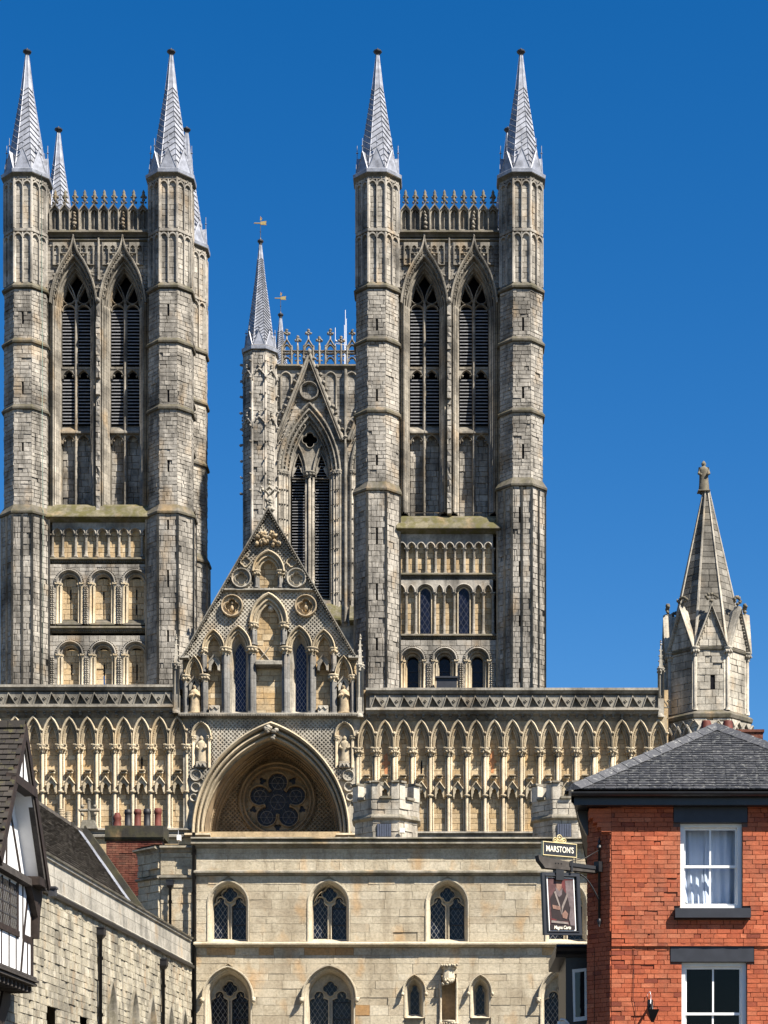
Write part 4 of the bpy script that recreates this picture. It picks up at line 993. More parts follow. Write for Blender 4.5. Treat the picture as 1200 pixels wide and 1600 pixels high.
m = MB(); knob(m, P, 423, 950, -.2, 4.5, 5.5, .2, .8, .4); m.obj('broken_carving', M['pale'], gable)
m = MB(); run(m, P, 348, 491, [(921, gd), (921, .25), (924, .3), (926, .06)], .4); m.obj('string_course', M['band'], gable)
m = MB(); run(m, P, 280, 560, [(1115, -.3), (1115.5, .3), (1118, .42), (1120.5, .4), (1122, .15), (1123, -.3)], .45)
for i in range(70): cham(m, P, 282 + 3.95 * i, 284.6 + 3.95 * i, 1119, 1121.4, .3, .47, .4, .7)
m.obj('string_course', M['band'], gable)
for x, y, r in meds:
    m = MB(); fo = foil(x, y, r * .62, 4, pi / 2)
    prism(m, P, circle(x, y, r, 26), -.05, .16, .6, [fo]); bar(m, P, circle(x, y, r - 1, 26), 1.2, .1, .34, .7, True); sweep(m, P, fo, [(0, .12), (.6, .24), (1.4, .2), (1.5, .1)], .7, True)
    poly(m, P, circle(x, y, r - 1, 20), -.12, .2)
    if y > 930:
        knob(m, P, x, y + 2, .02, 4, 6, .14, .5, .3); knob(m, P, x, y - 5, .05, 2.4, 2.8, .12, .6, .2)
    m.obj('medallion', M['statue' if y > 930 else 'pale'], gable)
for x, y in ((384, 879), (456, 879)):
    m = MB(); fo = foil(x, y, 7, 4, pi / 2); sweep(m, P, fo, [(0, 0), (0, .16), (1.3, .18), (1.4, .04)], .6, True); poly(m, P, fo, .02, .1); m.obj('quatrefoil', M['gold_trim'], gable)
m = MB()
for i in range(26): knob(m, P, 420 + rnd(-18, 18), 842 + rnd(-10, 11), .2, rnd(3, 5), rnd(3, 5), .22, rnd(.2, .7), .4)
m.obj('carved_figures', M['statue'], gable, None, 'cluster of carved figures high on the gable')
for s in (-1, 1):                                            # raking coping with beads
    x1 = 286 if s < 0 else 556
    m = MB(); bar(m, P, [(x1, 1027), (420 + s * .6, 797)], 2.2, -1.2, .38, .5)
    n = 62
    for i in range(n):
        f = (i + .5) / n; u = x1 + (420 - x1) * f - s * 2.6; v = 1027 + (797 - 1027) * f + 1.2; knob(m, P, u, v, .32, 1.1, 1.1, .08, .7, .1)
    m.obj('raking_coping', M['band'], gable)
m = MB(); run(m, P, 281, 296, [(1026, -.4), (1026, .3), (1030, .36), (1032, .1)], .6); m.obj('kneeler', M['band'], gable)
m = MB(); run(m, P, 545, 560, [(1026, -.4), (1026, .3), (1030, .36), (1032, .1)], .6); m.obj('kneeler', M['band'], gable)
m = MB()                                                     # finial on the gable
lathe(m, P, 420, -.4, [(4, 803), (5, 797), (7, 794), (7.5, 790), (5, 786), (5.5, 782), (7, 779), (6, 776), (2.5, 772), (2.2, 766)], 8, .5)
for i in range(12): knob(m, P, 420 + rnd(-8, 8), rnd(778, 795), -.25, 2.8, 2.6, .14, .5, .4)
bar(m, P, [(420, 757), (426, 763), (420, 770), (414, 763)], 1.5, -.5, -.2, .5, True)
for u, v in ((410, 762), (406, 765), (430, 762), (434, 765), (420, 752), (420, 747), (408, 758), (432, 758)): knob(m, P, u, v, -.35, 2.6, 2.4, .14, .4, .35)
m.obj('finial', M['pale'], gable)
for c, s in ((304, 1), (537, -1)):                           # canopied statues in the outer niches
    m = MB(); figure(m, P, c + .5, 1115, 1069, .08, 0); m.obj('statue', M['statue'], gable)
    m = MB(); body = [(c - 8, 1080), (c - 8, 1068), (c, 1058), (c + 8, 1068), (c + 8, 1080), (c + 5, 1080), (c + 4, 1074), (c, 1064), (c - 4, 1074), (c - 5, 1080)]
    prism(m, P, body, -.35, .14, .6); sweep(m, P, [(c - 9, 1070), (c, 1058.5), (c + 9, 1070)], [(-.8, 0), (-.8, .24), (.8, .3), (1, 0)], .8); m.obj('niche_canopy', M['pale'], gable)
for c in (335.5, 505):
    m = MB(); body = [(c - 8.5, 1049), (c - 8.5, 1036), (c, 1025), (c + 8.5, 1036), (c + 8.5, 1049), (c + 5.5, 1049), (c + 4.5, 1042), (c, 1034), (c - 4.5, 1042), (c - 5.5, 1049)]
    prism(m, P, body, -.35, .25, .6); sweep(m, P, [(c - 9.5, 1037.5), (c, 1025.5), (c + 9.5, 1037.5)], [(-.8, 0), (-.8, .3), (.8, .36), (1, 0)], .8); m.obj('niche_canopy', M['pale'], gable)
    m = MB(); cham(m, P, c - 8.5, c + 8.5, 1103, 1116, -.35, .28, .8, .7); bar(m, P, [(c - 7, 1106), (c - 3, 1110), (c + 1, 1106), (c + 5, 1110), (c + 7, 1108)], .8, .2, .34, .5); m.obj('pedestal', M['pale'], gable)

# ------------------------------------------------------------------ great arch with the rose window
A0 = 424
ga = MB()
outl = [(286, 1300), (286, 1118), (562, 1118), (562, 1300), (A0 + 118, 1300)] + list(reversed(arch(A0, 118, 1302, 1136, 14))) + [(A0 - 118, 1300)]
poly(ga, P, outl, -.06, .5); great = ga.obj('great_arch', M['pale'], cathedral)
spand = [(298, 1218), (298, 1124), (550, 1124), (550, 1218)]
hol = [arch(A0, 122, 1302, 1131, 14) + [(A0 + 122, 1320), (A0 - 122, 1320)], door(314.7, 16.5, 1150, 1126, 1201), door(538.5, 16.5, 1150, 1126, 1201)]
dm = MB(); diaper(dm, P, spand, hol, .05, 6.6, .085); o = dm.obj('diaper_work', M['pale'], great); o['kind'] = 'stuff'
m = MB()
pr = [(123.5, 1129.5, -.05), (123.5, 1129.5, .38), (121.5, 1132.5, .52), (119.4, 1135.4, .42), (118.8, 1136.2, .0), (117, 1138.8, -.06), (116.4, 1139.6, .24), (114.2, 1142.8, .3), (113, 1144.6, .22), (112.6, 1145.2, -.16), (110.8, 1147.8, -.2), (110.2, 1148.6, .06), (108.4, 1151.2, .1), (107.4, 1152.6, .0), (107, 1153.2, -.36), (105.6, 1155.2, -.4), (105, 1156, -.3)]
loft_arch(m, P, A0, 1302, pr, 1312, 22, .55)
for q, (hw_, ap_) in enumerate(((117.4, 1138.2), (110.6, 1148))):
    pts = arch(A0, hw_, 1302, ap_, 46)
    for (x, y) in pts[::1]: cham(m, P, x - 1, x + 1, y - 1, y + 1, -.08 - q * .12, .16 - q * .16, .4, .85)
m.obj('archivolt', M['gold_trim'], great)
m = MB(); pr = [(105, 1156, -.3), (104, 1153, -1.0), (103.4, 1152, -1.7), (102.4, 1153.5, -1.75), (101.8, 1151.6, -2.5), (100.4, 1153, -2.55), (99.6, 1151.2, -3.1), (98, 1152.6, -3.15), (97.4, 1151, -3.7)]
loft_arch(m, P, A0, 1302, pr, 1312, 22, .5)
for hw_, ap_, d_ in ((103.2, 1153, -1.66), (101.2, 1153, -2.5), (98.8, 1152.4, -3.08)):
    sweep(m, P, door(A0, hw_, 1302, ap_, 1312, 26), [(.6, d_ - .1), (.6, d_ + .04), (-.6, d_ + .08), (-1.8, d_ + .04), (-2, d_ - .1)], .6)
    for (x, y) in arch(A0, hw_ - 3.2, 1302, ap_ + 4, 44): cham(m, P, x - .8, x + .8, y - .8, y + .8, d_ - .12, d_ + .02, .3, .7)
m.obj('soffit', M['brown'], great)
m = MB()
for i in range(9): knob(m, P, A0 + rnd(-8, 10), 1141 + rnd(-4, 5), .42, 4.2, 3.8, .2, .5, .4)
for i in range(4): knob(m, P, A0 + 2 + rnd(-3, 4), 1154 + rnd(-3, 4), .3, 3.4, 3.4, .2, .35, .4)
m.obj('carved_boss', M['pale'], great)
db = -3.72; RX, RY = 424.4, 1231
back = [(A0 - 104, 1312)] + arch(A0, 100, 1302, 1147, 14) + [(A0 + 104, 1312)]
m = MB(); fo = foil(RX, RY, 45.5, 5, -pi / 2, 9, .36)
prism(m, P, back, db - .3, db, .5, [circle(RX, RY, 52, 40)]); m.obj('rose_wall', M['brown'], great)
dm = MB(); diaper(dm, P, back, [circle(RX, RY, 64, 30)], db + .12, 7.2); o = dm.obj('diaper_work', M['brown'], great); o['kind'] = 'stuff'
m = MB(); sweep(m, P, circle(RX, RY, 52, 48), [(0, db - .3), (0, db + .1), (1.5, db + .24), (3.5, db + .2), (4, db + .08), (6, db + .06), (6.5, db + .2), (8.5, db + .3), (10.5, db + .22), (11, db)], .55, True)
for i in range(64):
    t = 2 * pi * i / 64; knob(m, P, RX + 57 * cos(t), RY + 57 * sin(t), db + .12, 1.3, 1.3, .1, .7, .2)
for rr_, n_ in ((61.5, 70), (49.5, 40)):
    for i in range(n_):
        t = 2 * pi * i / n_; bar(m, P, circle(RX + rr_ * cos(t), RY + rr_ * sin(t), 1.7, 6), .45, db - .1 if rr_ < 52 else db + .1, (db - .02) if rr_ < 52 else db + .26, .75, True)
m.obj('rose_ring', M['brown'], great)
lob = [circle(RX + 30.5 * cos(-pi / 2 + 2 * pi * i / 5), RY + 30.5 * sin(-pi / 2 + 2 * pi * i / 5), 15.6, 20) for i in range(5)]
mid = circle(RX, RY, 19.3, 24)
rose = []; xi = (30.5 ** 2 + 21 ** 2 - 15.6 ** 2) / 61; th = atan2(sqrt(21 ** 2 - xi ** 2), xi - 30.5)
for i in range(5):
    a = -pi / 2 + 2 * pi * i / 5
    for j in range(17):
        t = a - th + 2 * th * j / 16; rose.append((RX + 30.5 * cos(a) + 15.6 * cos(t), RY + 30.5 * sin(a) + 15.6 * sin(t)))
tre = [foil(RX + 41.5 * cos(-pi / 2 + 2 * pi * (i + .5) / 5), RY + 41.5 * sin(-pi / 2 + 2 * pi * (i + .5) / 5), 6.5, 3, -pi / 2 + 2 * pi * (i + .5) / 5, 4) for i in range(5)]
pl = MB(); prism(pl, P, circle(RX, RY, 53, 48), db - .45, db - .2, .5, tre + [rose])
sweep(pl, P, rose, [(0, db - .2), (0, db - .08), (1.5, db - .06), (2, db - .2)], .65, True)
for i in range(5):
    t = -pi / 2 + 2 * pi * (i + .5) / 5; knob(pl, P, RX + 22 * cos(t), RY + 22 * sin(t), db - .08, 2, 2, .12, .8, .2)
pl.obj('rose_tracery', M['brown'], great)
gl = MB(); poly(gl, P, circle(RX, RY, 53, 40), db - .4, .5); gl.obj('rose_glass', M['glass_rose'], great)
cm = MB()                                                    # painted panes: lead rings and bars
for i, l in enumerate(lob + [mid]):
    cx_ = sum(p[0] for p in l) / len(l); cy_ = sum(p[1] for p in l) / len(l); rr_ = 10 if i < 5 else 12
    bar(cm, P, circle(cx_, cy_, rr_, 16), .5, db - .4, db - .34, .5, True)
    for j in range(6): bar(cm, P, [(cx_, cy_), (cx_ + 15 * cos(j * pi / 3), cy_ + 15 * sin(j * pi / 3))], .3, db - .4, db - .365, .5)
cm.obj('rose_leading', M['louvre'], great)
for c, s in ((314.7, 1), (538.5, -1)):                       # spandrel niches with statues
    m = MB(); pr = [(0, .02), (0, .2), (.1, .28), (.2, .2), (.22, .05), (.33, .06), (.4, -.02), (.42, -.3)]
    loft_arch(m, P, c, 1151, [(16.5 * (1 - f), 1127 + 20 * f, d) for f, d in pr], None, 7, .6); m.obj('arch', M['gold_trim'], great)
    m = MB(); pbox(m, P, c - 9.5, c + 9.5, 1133, 1200, -.34, -.28, .3); m.obj('niche_back', M['gold'], great)
    for s_ in (-1, 1):
        k = MB(); lathe(k, P, c + s_ * 12.5, .05, [(2.2, 1200), (2.2, 1158)], 7, .6); leafcap(k, P, c + s_ * 12.5, .05, 1150, 1159, 2.4, 4.8, 7); k.obj('column', M['gold_trim'], great)
    m = MB(); figure(m, P, c, 1192, 1149, -.02, 1); m.obj('statue', M['gold_trim'], great)
    m = MB(); prism(m, P, [(c - 8, 1200), (c - 7, 1191), (c + 7, 1191), (c + 8, 1200)], -.3, .25, .6); bar(m, P, [(c - 6, 1199), (c - 3, 1194), (c, 1199), (c + 3, 1194), (c + 6, 1199)], .7, .2, .34, .7); m.obj('pedestal', M['pale'], great)
for x, y, r in ((306.5, 1212, 9), (306, 1231, 7.5), (303, 1247, 6), (544.5, 1212, 9), (545, 1230, 7.5), (547, 1246, 6)):
    m = MB(); fo = foil(x, y, r * .62, 4, pi / 2); prism(m, P, circle(x, y, r, 20), -.06, .06, .6, [fo]); bar(m, P, circle(x, y, r - .6, 20), .8, .04, .18, .7, True); poly(m, P, circle(x, y, r - 1, 14), -.05, .2); m.obj('quatrefoil', M['pale'], great)
m = MB(); run(m, P, 290, 330, [(1303, -.4), (1304, .5), (1307, .55), (1309, .2), (1312, .1)], .5); run(m, P, 526, 560, [(1303, -.4), (1304, .5), (1307, .55), (1309, .2), (1312, .1)], .5); m.obj('springer_moulding', M['gold_trim'], great)
for u0_, u1_ in ((286, 320), (528, 562)):
    m = MB(); pbox(m, P, u0_, u1_, 1300, 1892, -3.5, .12, .5); m.obj('pier', M['gold'], great)

# ------------------------------------------------------------------ south corner turret with stone spire and figure
K = PX(DK); P = K; ck = 1103.5
m, core = MB(), MB()
sl = {0: [(2, 1081, 9), (4, 1081, 9), (0.4, 1081, 9)]}
oct_wall(m, core, P, ck, 0, 60, 1030, 1124, 10, 12, 24, slit=sl, tlo=.25)
oct_wall(m, core, P, ck, 0, 66, 1130, 1640, 11, 12, 24, tlo=.2)
octa(core, P, ck, 0, [(64, 1640), (64, 1888)], .5)
ct = core.obj('corner_turret', M['tower_core'], cathedral, None, 'octagonal corner turret with stone spire topped by a robed figure')
o = m.obj('wall_masonry', M['pale'], ct); o['kind'] = 'stuff'
for i, F in oct_frames(P, ck, 0, 57.5):
    if i == 0:
        m = MB(); pbox(m, F, -1.2, 5.6, 1071, 1091, -.02, .02, .5); m.obj('slit_window', M['void'], ct)
    hw = 60 * T8
    m = MB()
    lathe(m, F, hw + .5, .1, [(3.6, 1124), (3.6, 1119), (2.5, 1116), (2.5, 1040)], 8, .6); lathe(m, F, hw - 4.5, .07, [(1.5, 1122), (1.5, 1040)], 6, .6); leafcap(m, F, hw + .5, .1, 1027, 1041, 3.4, 7, 9, .5)
    m.obj('column', M['pale'], ct)
ring(P, ck, 0, [(58, 1033), (62, 1031), (63, 1028), (61, 1026), (50, 1025)], M['string'], 'string_course', ct)
ring(P, ck, 0, [(64, 1139), (68, 1136), (69, 1131), (66, 1128), (58, 1123)], M['string'], 'string_course', ct)
# small interlaced arches below the string
for i, F in oct_frames(P, ck, 0, 66):
    for j in range(3):
        c = (j - 1) * 17; m = MB(); loft_arch(m, F, c, 1170, [(9, 1146, 0), (9, 1146, .2), (7, 1150, .22), (6, 1152, .05), (5.5, 1153, 0)], 1200, 6, .5); m.obj('arch', M['pale'], ct)
    m = MB(); bar(m, F, [(-27, 1141), (-18, 1152), (-9, 1141), (0, 1152), (9, 1141), (18, 1152), (27, 1141)], .9, 0, .16, .6); m.obj('diaper_band', M['pale'], ct)
M['spire_stone'] = stone('spire_stone', [(.10, .092, .077), (.17, .158, .135), (.26, .24, .205)], stain_amt=.8, warm_amt=.1)
sp = MB(); cx, cy, _ = P(ck, 0, 0); k = P.k
def apt(i, t, v, lift=0):
    f = (1026 - v) / (1026 - 764); a = 58 + (3.5 - 58) * f + lift; an = i * pi / 4
    return (cx + (sin(an) * a + cos(an) * t * a * T8) * k, cy + (-cos(an) * a + sin(an) * t * a * T8) * k, EYE + (CV - v) * k)
octa(sp, P, ck, 0, [(56.8, 1026), (2.6, 764)], .4)
for i in range(8):
    v = 1026.0
    while v > 775:
        h = rnd(9, 12); v2 = v - h; w = 58 * (v - 764) / 262 * T8 * 2
        nb = max(1, int(round(w / 17))); off = rnd(-.3, .3) / nb
        cuts = [-1] + [max(-.95, min(.95, -1 + 2 * (j + 1) / nb + off)) for j in range(nb - 1)] + [1]
        for a, b in zip(cuts[:-1], cuts[1:]):
            g = .6 / max(3, w); l = rnd(-.2, .25)
            pts = [apt(i, a, v, -1.2), apt(i, b, v, -1.2), apt(i, b, v2, -1.2), apt(i, a, v2, -1.2), apt(i, a + g * 2, v - .5, l), apt(i, b - g * 2, v - .5, l), apt(i, b - g * 2, v2 + .5, l), apt(i, a + g * 2, v2 + .5, l)]
            sp.add(pts, [(4, 5, 6, 7), (0, 1, 5, 4), (1, 2, 6, 5), (2, 3, 7, 6), (3, 0, 4, 7)], rnd(0, 1))
        v = v2
o = sp.obj('stone_spire', M['spire_stone'], ct); o['kind'] = 'stuff'
for i in range(8):
    m = MB(); A, B = Vector(apt(i, 1, 1024)), Vector(apt(i, 1, 766)); o_ = Vector((sin((i + .5) * pi / 4), -cos((i + .5) * pi / 4), 0)); x = Vector((o_.y, -o_.x, 0)); r = 2.1 * k
    m.add([tuple(p) for p in (A + x * r, A + x * r * .8 + o_ * r, A - x * r * .8 + o_ * r, A - x * r, B + x * r * .5, B + x * r * .4 + o_ * r * .6, B - x * r * .4 + o_ * r * .6, B - x * r * .5)], [(0, 1, 5, 4), (1, 2, 6, 5), (2, 3, 7, 6)], .7); m.obj('spire_rib', M['pale'], ct)
for i, F in oct_frames(P, ck, 0, 62):                        # gables round the foot of the spire
    hw = 62 * T8 * .96; m = MB()
    prism(m, F, [(-hw, 1027), (0, 964), (hw, 1027)], -.5, -.02, .7)
    ks = k
    m.add([F(-hw, 1027, 0), F(0, 962, 0), F(hw, 1027, 0), F(0, 966, -20 * ks)], [(0, 1, 3), (1, 2, 3)], .35)
    m.obj('gablet', M['pale'], ct)
    m = MB()
    def us(va, vb): w = hw * (1027 - vb) / 63 ; w2 = hw - hw * (1027 - va) / 63; return (-w2 + 2, w2 - 2)
    blocks(m, F, courses(-hw, hw, 972, 1026, 10, 11, 18, (), 0, us), -.02, .05, .01, .4, .3); o = m.obj('gablet_masonry', M['pale'], ct); o['kind'] = 'stuff'
    m = MB(); bar(m, F, [(-hw - .5, 1028), (0, 963), (hw + .5, 1028)], 1.6, -.3, .2, .5)
    for s in (-1, 1):
        for j in range(13): f = (j + .5) / 13; knob(m, F, s * (hw - 3.5) * f, 969 + 58 * f, .08, 1, 1, .07, .6)
    m.obj('gablet_coping', M['pale'], ct)
    m = MB(); lathe(m, F, 0, -.06, [(1.6, 966), (1.2, 958), (1.4, 954)], 6, .4)
    for u, v in ((0, 948), (-4.6, 953), (4.6, 953), (0, 956), (-3, 949), (3, 949), (-6, 951), (6, 951)): knob(m, F, u * 1.35, 951 + (v - 951) * 1.35 - 1, -.06, 2.9, 2.9, .11, .3, .35)
    m.obj('cross_finial', M['old_statue'], ct)
m = MB(); lathe(m, P, ck - 4, 0, [(6, 772), (5.5, 766), (4.5, 764)], 8, .5); m.obj('figure_base', M['old_statue'], ct)
m = MB(); figure(m, P, ck - 4, 768, 720, 0, 1, True); figure_top = m.obj('statue', M['old_statue'], ct, None, 'robed stone figure standing on the tip of the spire')

# ------------------------------------------------------------------ nave roof behind the gable
m = MB(); x0, x1 = S(300, 0)[0], S(545, 0)[0]; xm = (x0 + x1) / 2; z0 = S(0, 1080)[2]; z1 = S(0, 905)[2]
m.add([(x0, 112.5, z0), (xm, 112.5, z1), (x1, 112.5, z0), (x0, 176, z0), (xm, 176, z1), (x1, 176, z0), (x0, 112.5, 0), (x1, 112.5, 0), (x0, 176, 0), (x1, 176, 0)], [(0, 1, 4, 3), (1, 2, 5, 4), (0, 3, 8, 6), (2, 5, 9, 7), (0, 1, 2), (3, 4, 5)], .4); m.obj('nave_roof', M['lead_dark'], cathedral)

# ------------------------------------------------------------------ central tower
P = C; body = MB()
cl, cr = 407, 675; dep = 15.5
x0, x1 = P(cl, 0)[0], P(cr, 0)[0]; zt = P(0, 576)[2]
body.add([(x0, DC + .02, 0), (x1, DC + .02, 0), (x1, DC + dep, 0), (x0, DC + dep, 0), (x0, DC + .02, zt), (x1, DC + .02, zt), (x1, DC + dep, zt), (x0, DC + dep, zt)], [q for i, q in enumerate(QUADS) if i not in (0, 2)], .5)
ctw = body.obj('central_tower', M['trim'], cathedral, None, 'distant central tower with gabled windows behind the west front')
bays = (483.5, 597)
holesC = [door(c, 48, 742, 634, 938, 9) for c in bays]
m = MB(); poly(m, P, [(cl, 574), (cr, 574), (cr, 1100), (cl, 1100)], 0, .5, holesC)
blocks(m, P, courses(cl, cr, 578, 980, 6, 8, 15, [door(c, 50, 742, 630, 980, 9) for c in bays]), 0, .06, .01, .35); o = m.obj('wall_masonry', M['tower'], ctw); o['kind'] = 'stuff'
for cu in (cl, cr):
    mt, core = MB(), MB(); objs = []
    oct_wall(mt, core, P, cu, 0, 25, 556, 1100, 6.5, 8, 16)
    for i, F in oct_frames(P, cu, 0, 25):
        hw = 25 * T8; lathe(mt, F, hw, 0, [(1.7, 1100), (1.7, 565)], 6, .6); lathe(mt, F, hw - 3, 0, [(.9, 1100), (.9, 565)], 5, .5)
        for y in (586, 660):
            bar(mt, F, [(-hw + 1, y + 18), (-hw + 1, y + 10), (0, y), (hw - 1, y + 10), (hw - 1, y + 18)], 1, 0, .16, .6)
            for u, v in ((0, y - 3), (-4, y + 4), (4, y + 4), (0, y - 7)): knob(mt, F, u, v, .12, 1.9, 1.9, .14, .35, .4)
        for y in range(575, 800, 25): knob(mt, F, hw, y, .22, 1.8, 2.2, .18, .35, .4)
    objs.append(core.obj('turret_core', M['tower_core'], ctw)); o = mt.obj('corner_turret', M['tower'], ctw); o['kind'] = 'stuff'; objs.append(o)
    objs.append(ring(P, cu, 0, [(25, 557), (28, 553), (28, 550), (24, 549)], M['string'], 'cornice', ctw))
    objs += spire(P, cu, 0, 549, 374, 22, 1.8, 28, ctw, 24, 405, 5.5, 'lead', 'spire', 5, True, 9)
    m = MB(); tube(m, P, [(cu, 374, 0), (cu, 346, 0)], .5, 5, .3); knob(m, P, cu, 362, 0, 1.2, 1.2, None, .3); v1 = m.obj('vane_rod', M['lead_dark'], ctw)
    m = MB(); prism(m, P, [(cu - 10, 349.2), (cu - 10, 348.2), (cu, 348.2), (cu, 346.5), (cu + 9.5, 345.6), (cu + 8, 347.8), (cu + 9.5, 348.6), (cu + 8, 349.6), (cu + 9.5, 351.6), (cu, 351.2), (cu, 349.4)], -.05, .05, .6); prism(m, P, [(cu - .7, 345), (cu, 338), (cu + .7, 345), (cu + 2.5, 342), (cu, 344)], -.05, .05, .6); v2 = m.obj('weather_vane', M['gilt'], ctw, None, 'gilded banner weather vane')
    objs += [v1, v2]
    for o in objs: dup(o, (.55 if cu == cl else -.5, dep, 0), ctw)
for c in bays:
    m = MB(); L = [(38, 636), (37.5, 637, ), ]
    pr = [(50, 629, .02), (50, 629, .34), (47.5, 632.5, .4), (45.5, 635.5, .22), (44.5, 637, .08), (44, 638, .24), (41.5, 641.5, .26), (40.6, 643, -.02), (38.5, 646, -.08), (38, 647, .05), (35.4, 651, .02), (34.6, 652, -.35), (33, 654.5, -.4), (32.4, 655.5, -.26), (30.8, 658, -.32), (30.2, 659, -.8)]
    loft_arch(m, P, c, 742, pr, 940, 9, .5)
    for hw_, ap_, d_ in ((46.5, 634, .28), (39.4, 644.6, .06), (33.6, 653.4, -.25)):
        for (x, y) in arch(c, hw_, 742, ap_, 16): knob(m, P, x, y, d_, 1.35, 1.35, .12, .4, .3)
    m.obj('window_jamb', M['trim'], ctw)
    for s in (-1, 1):
        for x, r, d_ in ((46.5, 2.2, .12), (43, 1.5, .1), (39, 2.0, .0), (35, 1.7, -.2)):
            k_ = MB(); lathe(k_, P, c + s * x, d_ + .1, [(r, 975), (r, 742)], 7, rnd(.5, .9)); leafcap(k_, P, c + s * x, d_ + .1, 736, 745, r, r * 2.1, 6, .5)
            for y in range(766, 930, 23): knob(k_, P, c + s * (x - 1), y, d_ + .2, 1.6, 1.3, .14, .6, .2)
            k_.obj('jamb_shaft', M['trim'], ctw)
    t = MB()
    subs = [arch(c + s * 18.2, 10.5, 735, 703, 8) for s in (-1, 1)]
    head = [(c - 31, 744)] + arch(c, 31, 742, 658, 9) + [(c + 31, 744)]
    lights = [[(c + s * 18.2 - 10.2, 744)] + arch(c + s * 18.2, 10.2, 738, 702, 8) + [(c + s * 18.2 + 10.2, 744)] for s in (-1, 1)]
    prism(t, P, head, -.9, -.62, .6, [foil(c, 684, 12.5, 4, pi / 2, 6)] + [[(x, min(y, 743.5)) for x, y in l] for l in lights])
    for s in (-1, 1):
        bar(t, P, arch(c + s * 18.2, 13, 742, 692, 8), 1.4, -.7, -.35, .7); bar(t, P, arch(c + s * 18.2, 9.2, 742, 706, 8), 1.1, -.8, -.5, .65)
        for q in (-1, 1): t.add([P(c + s * 18.2 + q * 10.2, 742, -.6), P(c + s * 18.2 + q * 10.2, 722, -.6), P(c + s * 18.2 + q * 3, 728, -.6), P(c + s * 18.2 + q * .2, 722, -.6), P(c + s * 18.2 + q * 5, 734, -.6)], [(0, 1, 2, 4), (2, 3, 4)], .75)
    bar(t, P, foil(c, 684, 12.5, 4, pi / 2, 6), .9, -.7, -.45, .7, True)
    t.obj('window_tracery', M['trim'], ctw)
    k_ = MB()
    for x, d_ in ((-5.2, -.5), (5.2, -.5), (0, -.3)): lathe(k_, P, c + x, d_, [(2.4, 935), (2.4, 740)], 7, .6)
    leafcap(k_, P, c, -.42, 735, 745, 5, 9.5, 9, .5)
    for y in range(766, 930, 23):
        for q in (-1, 1): knob(k_, P, c + q * 7.4, y, -.5, 1.6, 1.3, .14, .6, .2)
    k_.obj('mullion', M['trim'], ctw)
    ex = MB(); poly(ex, P, door(c, 31, 742, 658, 940), -1.6, .5); ex.obj('belfry_interior', M['void'], ctw)
    sl_ = MB(); run(sl_, P, -10.2, 10.2, [(.2, -.45), (2.4, -.08), (3.6, -.08), (1.4, -.45)], .2); me = sl_.mesh('louvre_slat', M['louvre'])
    for s in (-1, 1):
        y = 706.0
        while y < 932:
            o = bpy.data.objects.new('louvre_slat', me); link(o, ctw); a_, b_ = P(0, 0, 0), P(c + s * 18.2, y, -.95); o.location = (b_[0] - a_[0], b_[1] - a_[1], b_[2] - a_[2]); y += 4.6
    # sloping sill courses
    m = MB(); run(m, P, c - 50, c + 50, [(928, -1.2), (936, -.4), (937, -.3), (945, .1), (946, .2), (954, .5), (955, .6), (963, .9), (964, 1.0), (972, 1.3), (975, 1.3), (977, 0)], .5); m.obj('weathered_ledge', M['moss'], ctw)
    # steep gable over the window, with crockets
    m = MB()
    for s in (-1, 1):
        bar(m, P, [(c + s * 53, 690), (c + s * .4, 556)], 3, 0, .55, .5); bar(m, P, [(c + s * 48.5, 690), (c + s * .2, 566)], .9, 0, .62, .8)
        for j in range(11): f = (j + .4) / 11; knob(m, P, c + s * (53 * (1 - f) + 5), 690 - 134 * f, .4, 3.0, 2.8, .25, .3, .45)
        for j in range(14): f = (j + .5) / 14; knob(m, P, c + s * 45 * (1 - f), 692 - 118 * f, .2, 1.2, 1.2, .12, .5, .3)
    bar(m, P, circle(c, 613, 14, 18), 1.5, 0, .5, .6, True); sweep(m, P, foil(c, 613, 12.5, 6, pi / 2, 4), [(0, 0), (0, .3), (1.2, .34), (1.4, 0)], .7, True)
    m.obj('window_gable', M['trim'], ctw)
    m = MB(); knob(m, P, c, 553, .4, 3.5, 5, .3, .4); m.obj('finial', M['trim'], ctw)
m = MB(); cham(m, P, 537.5, 543, 578, 975, 0, .5, 1.6, .6); m.obj('pier', M['trim'], ctw)
for c in (447, 517, 549.5, 633):                             # blind arches under the parapet
    m = MB(); loft_arch(m, P, c, 592, [(9.5, 581, .02), (9.5, 581, .2), (8, 583, .24), (7, 584, .1), (6, 585.5, .1), (5.6, 586, -.02)], 640, 6, .6); pbox(m, P, c - 5.5, c + 5.5, 590, 640, -.02, .015, .4); m.obj('blind_arch', M['trim'], ctw)
m = MB(); run(m, P, cl, cr, [(571, -.3), (571, .3), (574, .4), (576, .3), (579, .05)], .45); m.obj('cornice', M['string'], ctw)
